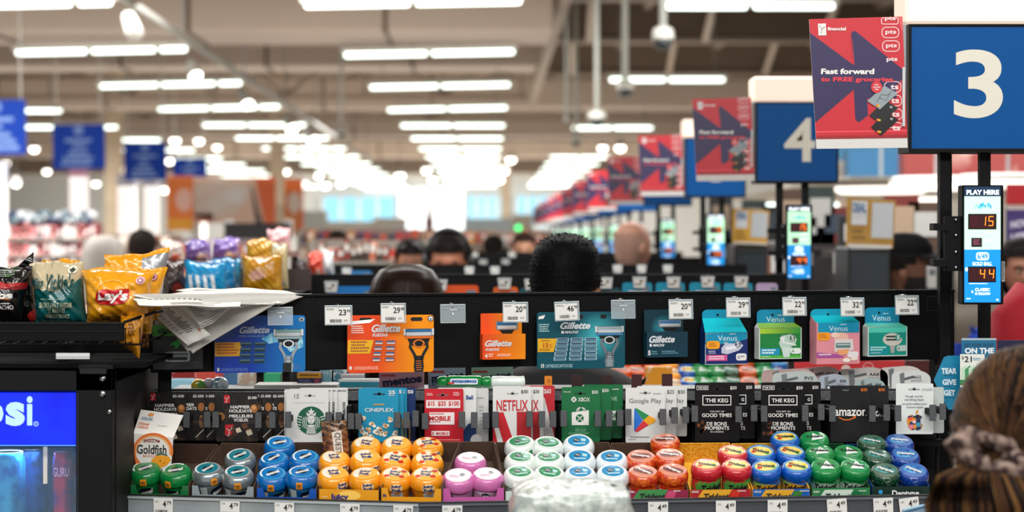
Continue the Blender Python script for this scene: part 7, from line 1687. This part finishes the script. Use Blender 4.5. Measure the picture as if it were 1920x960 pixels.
def person(label, px, ytop, d, rz, skin='#a87858', hair='#15110f', style='short', shirt='#1a1a1c', shirt2=None, trousers='#22242a', s=1.0, group=None, tilt=(0, 0), fade=None, cap=None, phones=False, beard=False, grey=None):
    top = P(px, ytop, d); Hh = top.z
    t = thing('person', label, 'person', (top.x, d, 0), (0, 0, rz), group)
    sk = mat(skin, .5, bump=.05)
    m = MB(); m.T = Matrix.Translation((0, 0, Hh)) @ Matrix.Rotation(tilt[0], 4, 'X') @ Matrix.Scale(s, 4)
    prof = dens(HEADP + NECKP + TORSO, 3)
    loft(m, prof, sk, 36, 1.0, True)
    for e in (-1, 1):   # ears, eyes, brows, mouth
        m.ball((e * .078, .006, -.135), .010, .018, .030, sk, 12, 8); m.ball((e * .082, .004, -.135), .004, .010, .018, mat('#7f4a38', .6), 8, 6)
        m.ball((e * .031, -.080, -.121), .011, .010, .006, mat('#a89c92', .4), 12, 8); m.ball((e * .031, -.0885, -.121), .0048, .003, .0048, mat('#1c120c', .2), 10, 6)
        m.tube([(e * .016, -.093, -.104), (e * .032, -.094, -.100), (e * .050, -.082, -.106)], .0032, mat(hair, .8), 6)
    m.tube([(-.022, -.083, -.186), (0, -.093, -.183), (.022, -.083, -.186)], [.002, .0048, .002], mat('#8a4038', .5), 8)
    m.build('body', t)
    HT = m.T
    # hair
    hm = mat(hair, .33 if style == 'bob' else .6, spec=.12 if style == 'bob' else .08)
    h = MB(); h.T = HT
    if style != 'bald':
        hp = [(-.014, .001, .001, .012), (-.010, .034, .042, .011), (.004, .062, .076, .010), (.03, .080, .098, .008), (.06, .087, .107, .008), (.10, .088, .108, .010), (.13, .086, .104, .014), (.16, .080, .096, .020), (.19, .070, .082, .028), (.215, .058, .064, .032)]
        if style == 'bob': hp = [(-.012, .001, .001, .010), (-.008, .04, .05, .01), (.006, .070, .083, .01), (.03, .087, .101, .010), (.06, .0965, .111, .011), (.10, .1015, .114, .014), (.15, .104, .112, .020), (.20, .104, .105, .026), (.26, .100, .095, .032), (.30, .09, .085, .036)]
        hp = dens(hp, 3); n = 96
        vs, fs = [], []; R = random.Random(int(px))
        jit = [R.uniform(-1, 1) for _ in range(n)]
        for dz, rx, ry, oy in hp:
            for j in range(n):
                th = 2 * PI * j / n; g = 1 + (.018 * jit[j] * min(1, max(0, dz) * 12) if style == 'bob' else .005 * math.sin(j * 2.6 + dz * 50) + .006 * R.uniform(-1, 1))
                vs.append((rx * g * math.sin(th), -ry * g * math.cos(th) + oy, -dz))
        for i in range(len(hp) - 1):
            for j in range(n):
                th = 2 * PI * (j + .5) / n; c = math.cos(th); dz = hp[i][0]
                lim = .058 if style != 'receding' else .035
                if c > .15 and dz > lim + (.03 if c < .5 else 0): continue
                if style in ('short', 'receding') and abs(c) < .42 and dz > .115: continue
                if c > -.1 and dz > .15 and style in ('short', 'receding'): continue
                fs.append((i * n + j, (i + 1) * n + j, (i + 1) * n + (j + 1) % n, i * n + (j + 1) % n))
        h.add(vs, fs, hm, True)
        if style == 'short':   # tufts all over, growing out from the crown
            for q in range(1500):
                th = R.uniform(0, 2 * PI); f = R.random() ** .7; i = min(int(f * (len(hp) - 1)), len(hp) - 2); dz, rx, ry, oy = hp[i]
                c = math.cos(th)
                if (c > .15 and dz > .058) or (abs(c) < .42 and dz > .115) or (c > -.1 and dz > .15): continue
                p = Vector((rx * math.sin(th), -ry * c + oy, -dz)); nrm = Vector((p.x, p.y - oy, max(.02, .11 - dz) * .8)).normalized()
                tip = p + nrm * R.uniform(.0005, .002) + Vector((R.uniform(-.005, .005), R.uniform(-.005, .005), -.010 * (dz > .02))); h.tube([p - nrm * .003, (p + tip) / 2 + nrm * .002, tip], [.0016, .0013, .0002], hm, 3, False)
        h.build('hair', t)
    else:
        st = MB(); st.T = HT; loft(st, dens([(.06, .0775, .0985, .004), (.10, .0785, .0995, .004), (.14, .0755, .094, .006), (.18, .062, .078, .016), (.21, .05, .056, .02)], 3), mat(grey or '#8c7a6c', .8, h2=skin, nscale=300), 36, 1.0)
        # close-cropped sides only, behind the temples
        keep = []
        n = 36
        o = st
        nf, nm, ns = [], [], []
        for f_, mi_, sm_ in zip(o.f, o.mi, o.sm):
            if len(f_) > 4: continue
            c = sum((HT.inverted() @ Vector(o.v[i])).y for i in f_) / 4
            if c > .0: nf.append(f_); nm.append(mi_); ns.append(sm_)
        o.f, o.mi, o.sm = nf, nm, ns; o.build('hair', t)
    if beard:
        b_ = MB(); b_.T = HT; vs = []; loft(b_, dens([(.150, .0735, .0935, -.002), (.17, .069, .090, -.006), (.19, .062, .084, -.011), (.21, .053, .072, -.017), (.228, .043, .052, -.018)], 3), mat('#14100e', .9, bump=.6), 36, 1.0)
        nf, nm, ns = [], [], []
        for f_, mi_, sm_ in zip(b_.f, b_.mi, b_.sm):
            v_ = [HT.inverted() @ Vector(b_.v[i]) for i in f_]; cy = sum(q.y for q in v_) / len(v_); cz = sum(q.z for q in v_) / len(v_); cx = sum(abs(q.x) for q in v_) / len(v_)
            if len(f_) > 4 or cy > .0 or (cx < .024 and -.205 < cz < -.172): continue
            nf.append(f_); nm.append(mi_); ns.append(sm_)
        b_.f, b_.mi, b_.sm = nf, nm, ns; b_.build('beard', t)
    if cap:
        c = MB(); c.T = HT; loft(c, dens([(-.022, .001, .001, .01), (-.018, .045, .055, .01), (.0, .074, .088, .008), (.03, .086, .106, .006), (.072, .0875, .109, .004)], 3), mat(cap, .8, spec=.1), 36)
        def brim(u, v): th = (u - .5) * 2.2; r = .1 + .075 * v * math.cos(th * .7); return (r * math.sin(th) * .85, -r * math.cos(th) - .0, -.068 - .014 * v + .012 * math.cos(th * 1.4))
        c.grid(brim, 14, 6, mat(cap, .8, spec=.1)); c.build('cap', t, solid=.003)
    if phones:
        c = MB(); c.T = HT; c.tube([(.098 * math.sin(a_), .01, -.10 + .125 * math.cos(a_)) for a_ in [(-1.6 + 3.2 * i / 14) for i in range(15)]], .011, mat('#17181a', .4), 10)
        for e in (-1, 1): c.ball((e * .098, .01, -.12), .020, .034, .042, mat('#1b1c1f', .4), 14, 8)
        c.build('headphones', t)
    # clothes: shirt with sleeves down to the wrists, trousers, shoes
    sm = mat(shirt, .8, h2=shirt2, nscale=60, thr=(.47, .53)) if shirt2 else mat(shirt, .8)
    c = MB(); c.T = HT; loft(c, dens([(.296, .062, .064, .020), (.312, .092, .076, .022), (.330, .134, .088, .022)] + TORSO, 2), sm, 36, 1.07)
    zb = Hh
    for e in (-1, 1): c.tube([(e * .165, .02, -.375), (e * .215, .02, -.43), (e * .235, .02, -.56), (e * .235, -.01, -.68), (e * .20, -.13, -.74), (e * .16, -.22, -.76)], [.055, .056, .048, .043, .036, .030], sm, 14)
    c.build('shirt', t)
    hd = MB(); hd.T = HT
    for e in (-1, 1):
        hx_, hy_, hz_ = e * .155, -.235, -.762; hd.tube([(hx_ + e * .004, hy_ + .03, hz_), (hx_, hy_ - .02, hz_), (hx_ - e * .004, hy_ - .06, hz_ - .004)], [.022, .032, .030], sk, 10)
        for q in range(4): o_ = (q - 1.5) * .016; L = (.050, .060, .056, .042)[q]; hd.tube([(hx_ + o_ - e * .004, hy_ - .055, hz_), (hx_ + o_, hy_ - .055 - L * .5, hz_ - .006), (hx_ + o_, hy_ - .055 - L, hz_ - .022)], [.0085, .008, .006], sk, 8)
        hd.tube([(hx_ - e * .02, hy_ - .01, hz_), (hx_ - e * .042, hy_ - .035, hz_ - .006), (hx_ - e * .046, hy_ - .06, hz_ - .014)], [.011, .009, .007], sk, 8)
    hd.build('hands', t)
    c = MB(); z0 = Hh - .84 * s
    for e in (-1, 1): c.tube([(e * .075 * s, .012, z0 + .06), (e * .088 * s, .012, z0 - .10), (e * .09 * s, .01, z0 * .5), (e * .09 * s, .02, .09)], [.10 * s, .092 * s, .062 * s, .052 * s], mat(trousers, .8), 16)
    c.build('trousers', t)
    c = MB()
    for e in (-1, 1): c.T = Matrix(); c.ball((e * .09 * s, -.04, .045), .05, .13, .045, mat('#141414', .5), 14, 8)
    c.build('shoes', t)
    return t
person('person with glossy dark brown bobbed hair seen from behind over the front board', 762, 502, 5.55, PI, hair='#20130d', style='bob', shirt='#2b2b30', s=1.03)
person('person with short black hair seen from behind, in black clothing', 1062, 448, 5.2, PI - .25, hair='#08080a', style='short', shirt='#101114', s=1.02, skin='#9a6a4c')
person('bald man in a black top facing away beyond the second board', 1186, 415, 9.9, PI - .9, skin='#b98670', style='bald', shirt='#131316', s=1.0, grey='#7d7068')
person('person with headphones and dark hair looking down beyond the second board', 840, 442, 9.5, -.05, skin='#b07258', hair='#1a1412', style='short', shirt='#2a2c30', phones=True, tilt=(.16, 0), s=1.06)
person('bearded man in a dark cap and grey checked shirt on the right', 1699, 447, 7.98, 1.3, skin='#6d4634', hair='#100c0a', style='short', shirt='#7c7470', shirt2='#3c3634', cap='#07080a', beard=True, s=1.0)
person('person in a dark cap just behind the bearded man', 1728, 462, 9.4, .9, skin='#8a5c46', hair='#100c0a', style='short', shirt='#4c4a4c', cap='#08090b', s=.95)
person('grey-haired shopper in pale clothes at the left', 196, 445, 12, PI - .3, skin='#c9977c', hair='#a8a29c', style='bob', shirt='#d9b8a8', s=1.25)
person('dark-haired shopper between the golden chip bag and the white tower', 267, 434, 13, PI, skin='#b98a6c', hair='#1c1614', style='short', shirt='#5a4a48', s=1.0)
person('dark-haired person low beside the headphone wearer', 770, 452, 12.0, 0, skin='#a8745c', hair='#14100f', style='bob', shirt='#22262c', s=.95, tilt=(.25, 0))
person('small dark-haired person far down the lanes near the red snack bag', 632, 434, 17, 0, skin='#b9846a', hair='#1c1614', style='short', shirt='#3a3440')
person('dark-haired person far behind near the coral goods', 742, 437, 21, 0, skin='#b08468', hair='#15110f', style='short', shirt='#2f3a4c')
person('far person in dark clothes left of the black-haired head', 925, 442, 17.5, PI, skin='#b08468', hair='#15110f', style='short', shirt='#2a2c32')
person('far person in an orange top beside the black-haired head', 982, 438, 15.5, 0, skin='#b98468', hair='#2a1c14', style='short', shirt='#c9472f')
person('dark-haired person behind the number five post', 1352, 452, 13, .3, skin='#8a5c48', hair='#120f0e', style='short', shirt='#2c2a2c')
person('dark-haired person beside the number four post', 1448, 455, 11.2, .3, skin='#96644e', hair='#1c1412', style='bob', shirt='#3a2f2e')
person('person in a bright blue top behind the purple poster', 1916, 452, 8.2, 0, skin='#8a5a44', hair='#100d0c', style='short', shirt='#1238a0')
person('shopper in a crimson top cut off by the right edge', 2055, 255, 5.0, PI + .2, skin='#8a5a44', hair='#100d0c', style='short', shirt='#a80f24', s=1.05)
# ================================================================ FOREGROUND: ponytailed shopper and wrapped package
t = thing('person', 'ponytailed brown-haired person in pink with a mottled scrunchie, seen from behind', 'person', (0, 0, 0))
D0 = 2.85; top = P(1926, 674, D0); HC = Vector((top.x, D0, top.z))
t.location = (top.x, D0, 0); Hh = top.z
sk = mat('#a06a4c', .5)
m = MB(); HT = Matrix.Translation((0, 0, Hh)) @ Matrix.Rotation(PI - .35, 4, 'Z') @ Matrix.Scale(1.08, 4); m.T = HT
loft(m, dens([(z, x, y, o) for z, x, y, o in HEADP + NECKP + TORSO], 3), sk, 36, 1.0, True)
for e in (-1, 1):
    m.ball((e * .080, .006, -.135), .010, .018, .030, sk, 12, 8); m.ball((e * .031, -.080, -.121), .013, .012, .010, WHT, 12, 8); m.ball((e * .031, -.0905, -.121), .0052, .003, .0052, INK, 10, 6)
    m.tube([(e * .016, -.093, -.104), (e * .032, -.094, -.100), (e * .050, -.082, -.106)], .0032, mat('#2a1a10'), 6)
m.tube([(-.022, -.083, -.186), (0, -.093, -.183), (.022, -.083, -.186)], [.002, .0048, .002], mat('#8a4038', .5), 8)
m.build('body', t)
HB = [mat(q_, .55, spec=.12) for q_ in ('#3c2516', '#20140d', '#523620', '#110b08', '#664726')]
def rel(px, py, d): return P(px, py, d) - Vector(t.location)
SC_ = rel(1846, 848, D0 - .135)        # where the scrunchie gathers the hair
cen = Vector((0, 0, Hh - .115)); RX, RY, RZh = .101, .124, .130
cap_ = MB(); cap_.T = Matrix.Translation(cen)
def ell(u, v):
    th = 2 * PI * u; ph = PI * v; return Vector((RX * .97 * math.sin(ph) * math.cos(th), RY * .97 * math.sin(ph) * math.sin(th), RZh * .97 * math.cos(ph)))
cap_.grid(lambda u, v: ell(u, v), 40, 24, HB[1], skip=lambda u, v: v > .80 or (.05 < u < .45 and v > .38))
cap_.build('hair', t)
strands = MB(); R = random.Random(12)
sdir = (SC_ - cen).normalized()
for q in range(1500):
    th = R.uniform(0, 2 * PI); ph = math.acos(R.uniform(-.35, 1)); p0 = Vector((RX * math.sin(ph) * math.cos(th), RY * math.sin(ph) * math.sin(th), RZh * math.cos(ph)))
    if p0.y > .05 and p0.z < .03: continue
    e = Vector((sdir.x * RX, sdir.y * RY, sdir.z * RZh)) * 1.02
    pts = []
    a0 = Vector((p0.x / RX, p0.y / RY, p0.z / RZh)).normalized(); a1 = Vector((e.x / RX, e.y / RY, e.z / RZh)).normalized(); k1 = 1.01 + R.uniform(0, .035)
    for i in range(9):
        v = a0.lerp(a1, i / 8)
        if v.length < .05: v = Vector((0, -1, 0))
        v.normalize(); pts.append(cen + Vector((v.x * RX, v.y * RY, v.z * RZh)) * k1)
    pts.append(SC_ + Vector((R.uniform(-.012, .012), R.uniform(0, .012), R.uniform(-.012, .012))))
    strands.tube(pts, [.0009] + [.0013] * 8 + [.0008], R.choice(HB if p0.x < .03 else HB[:4]), 3, False)
for q in range(26):  # loose wisps down the side of the face
    x = R.uniform(-.10, -.085); z = R.uniform(-.06, .06); p = cen + Vector((x, -.02, z)); strands.tube([p, p + Vector((-.008, -.01, -.04)), p + Vector((-.006 + R.uniform(-.012, .01), -.02, -.10 - R.random() * .05))], [.0005, .0005, .0002], HB[2], 3, False)
strands.build('hair_strands', t)
tail = MB()
for q in range(900):
    a0 = R.uniform(0, 2 * PI); r0 = .012 * R.random() ** .5; rr_ = R.random() ** .5
    dx = math.cos(a0) * rr_; dy = math.sin(a0) * rr_
    p = SC_ + Vector((dx * .014, -.012, dy * .010 - .008))
    pts = [p, SC_ + Vector((-.012 + dx * .056, -.030 + dy * .020, -.028)), SC_ + Vector((-.010 + dx * .076, -.030 + dy * .035, -.065)), SC_ + Vector((-.004 + dx * .072, -.026 + dy * .035, -.115)), SC_ + Vector((.008 + dx * .055, -.020 + dy * .03, -.175)), SC_ + Vector((.008 + dx * .02, -.016 + dy * .02, -.24 - R.random() * .04))]
    tail.tube(pts, [.0012, .0016, .0016, .0015, .0012, .0004], R.choice(HB), 3, False)
tail.build('ponytail', t)
scr = MB(); SM = mat('#927f74', .85, h2='#3a2c2e', nscale=70, thr=(.44, .58), spec=.1)
def scf(u, v):
    a_ = 2 * PI * u; b_ = 2 * PI * v; r = .0165 + .0035 * math.sin(a_ * 6) + .0015 * math.sin(a_ * 11 + 1); R0 = .030
    p = Vector(((R0 + r * math.cos(b_)) * math.cos(a_) * 1.25, r * math.sin(b_) * 1.1, (R0 + r * math.cos(b_)) * math.sin(a_) * .62)); p = Matrix.Rotation(.42, 3, 'Y') @ p; p = Matrix.Rotation(-.45, 3, 'X') @ p
    return SC_ + Vector((.004, -.014, -.002)) + p
scr.grid(scf, 90, 16, SM); scr.build('scrunchie', t)
c = MB(); c.T = HT; loft(c, dens([(.296, .066, .068, .020), (.312, .098, .080, .022), (.330, .140, .092, .022)] + TORSO, 2), mat('#a8447c', .85), 36, 1.07)
for e in (-1, 1): c.tube([(e * .165, .02, -.375), (e * .215, .02, -.43), (e * .235, .02, -.56), (e * .235, -.01, -.68), (e * .20, -.13, -.74)], [.055, .056, .048, .043, .036], mat('#a8447c', .85), 14)
c.tube([(.145 * math.sin(q * .26), .015 + .118 * math.cos(q * .26), -.232 - .012 * abs(q) / 6) for q in range(-9, 10)], [.02 + .018 * math.cos(q * .17) for q in range(-9, 10)], mat('#b84f88', .85), 12)
c.build('shirt', t)
hd = MB(); hd.T = HT
for e in (-1, 1):
    hx_, hy_, hz_ = e * .19, -.16, -.745; hd.tube([(hx_, hy_ + .03, hz_), (hx_, hy_ - .02, hz_), (hx_, hy_ - .06, hz_ - .004)], [.022, .032, .030], sk, 10)
    for q in range(4): o_ = (q - 1.5) * .016; L = (.050, .060, .056, .042)[q]; hd.tube([(hx_ + o_, hy_ - .055, hz_), (hx_ + o_, hy_ - .055 - L * .5, hz_ - .006), (hx_ + o_, hy_ - .055 - L, hz_ - .022)], [.0085, .008, .006], sk, 8)
    hd.tube([(hx_ - e * .02, hy_ - .01, hz_), (hx_ - e * .042, hy_ - .035, hz_ - .006), (hx_ - e * .046, hy_ - .06, hz_ - .014)], [.011, .009, .007], sk, 8)
hd.build('hands', t)
c = MB(); z0 = Hh - .9
for e in (-1, 1): c.tube([(e * .08, -.01, z0 + .06), (e * .09, -.01, z0 - .10), (e * .09, -.01, z0 * .5), (e * .09, 0, .09)], [.10, .092, .062, .052], mat('#23283a', .8), 16)
c.build('trousers', t)
c = MB()
for e in (-1, 1): c.ball((e * .09, .04, .045), .05, .13, .045, mat('#d9d6d0', .5), 14, 8)
c.build('shoes', t)
# counter under the shelf and in front of it
t = thing('checkout_counter', 'dark checkout counter body carrying the gum shelf and the wrapped package', 'counter', (0, 0, 0))
zc = EYE - .60
m = MB(); m.box(-.665, 1.05, 3.80, 4.62, 0, zc, mat('#1b1d20', .5)); m.build('cabinet', t)
m = MB(); m.box(-.30, .35, 2.95, 3.78, 0, zc - .02, mat('#26292d', .5)); m.box(-.31, .36, 2.93, 3.8, zc - .02, zc, mat('#3a3d41', .4)); m.build('worktop', t)
m = MB()
for x in (-.62, -.2, .25, .7, .9): m.box(x - .01, x + .01, 3.85, 4.3, zc, EYE - .584, BLKM)
m.box(-.64, .93, 4.25, 4.28, zc, EYE - .42, BLKM); m.build('riser', t)
t = thing('wrapped_package', 'blurred white package in clear bubbly wrap in the very foreground', 'package', P(1075, 1030, 3.08))
kx = 3.08 / F; W = 118 * kx; H = t.location.z; z1 = wz(934, 3.08) - H; H0 = zc - H + .001
FO = mat('#97a39d', .3, h2='#c9d1cc', nscale=55, thr=(.4, .62), bump=1.0, bscale=90, coat=.4)
def pk(u, v):
    a_ = 2 * PI * u; w_ = .25
    if v < .5: z = H0 + (z1 - H0) * v * 2; r = 1.0 + .02 * math.sin(a_ * 6 + z * 90)
    else: z = z1 + .012 * math.sin((v - .5) * PI) + .0015 * math.sin(u * 60 + v * 40); r = 1.0 - ((v - .5) * 2) ** 1.3
    c_, s_ = math.cos(a_), math.sin(a_); q = (abs(c_) ** 6 + abs(s_) ** 6) ** (1 / 6)
    return (c_ / q * W * r * (.94 if v > .45 else 1), .11 + s_ / q * .11 * r, z)
m = MB(); m.grid(pk, 96, 30, FO); m.build('bubble_wrap', t)
m = MB(); m.box(-W * .8, W * .8, .03, .19, H0 + .002, z1 - .01, mat('#e6e8e4', .6)); m.build('box', t)
# open magazine corner at the shopper's side
t = thing('magazine', 'blue-white magazine corner at the lower edge beside the pink sleeve', 'magazine', P(1720, 960, 3.70), (.5, 0, .25)); a = PX(1720, 960, 3.7 / F); a.slab([(1690, 955), (1752, 940), (1756, 975), (1694, 985)], .004, mat('#9cc4dc', .3)); a.line([(1692, 960), (1752, 944)], 3, mat('#1c6fae'), 1); a.small(1700, 962, 1745, 972, 3, mat('#3a6f9a'), 1); a.build('cover', t)
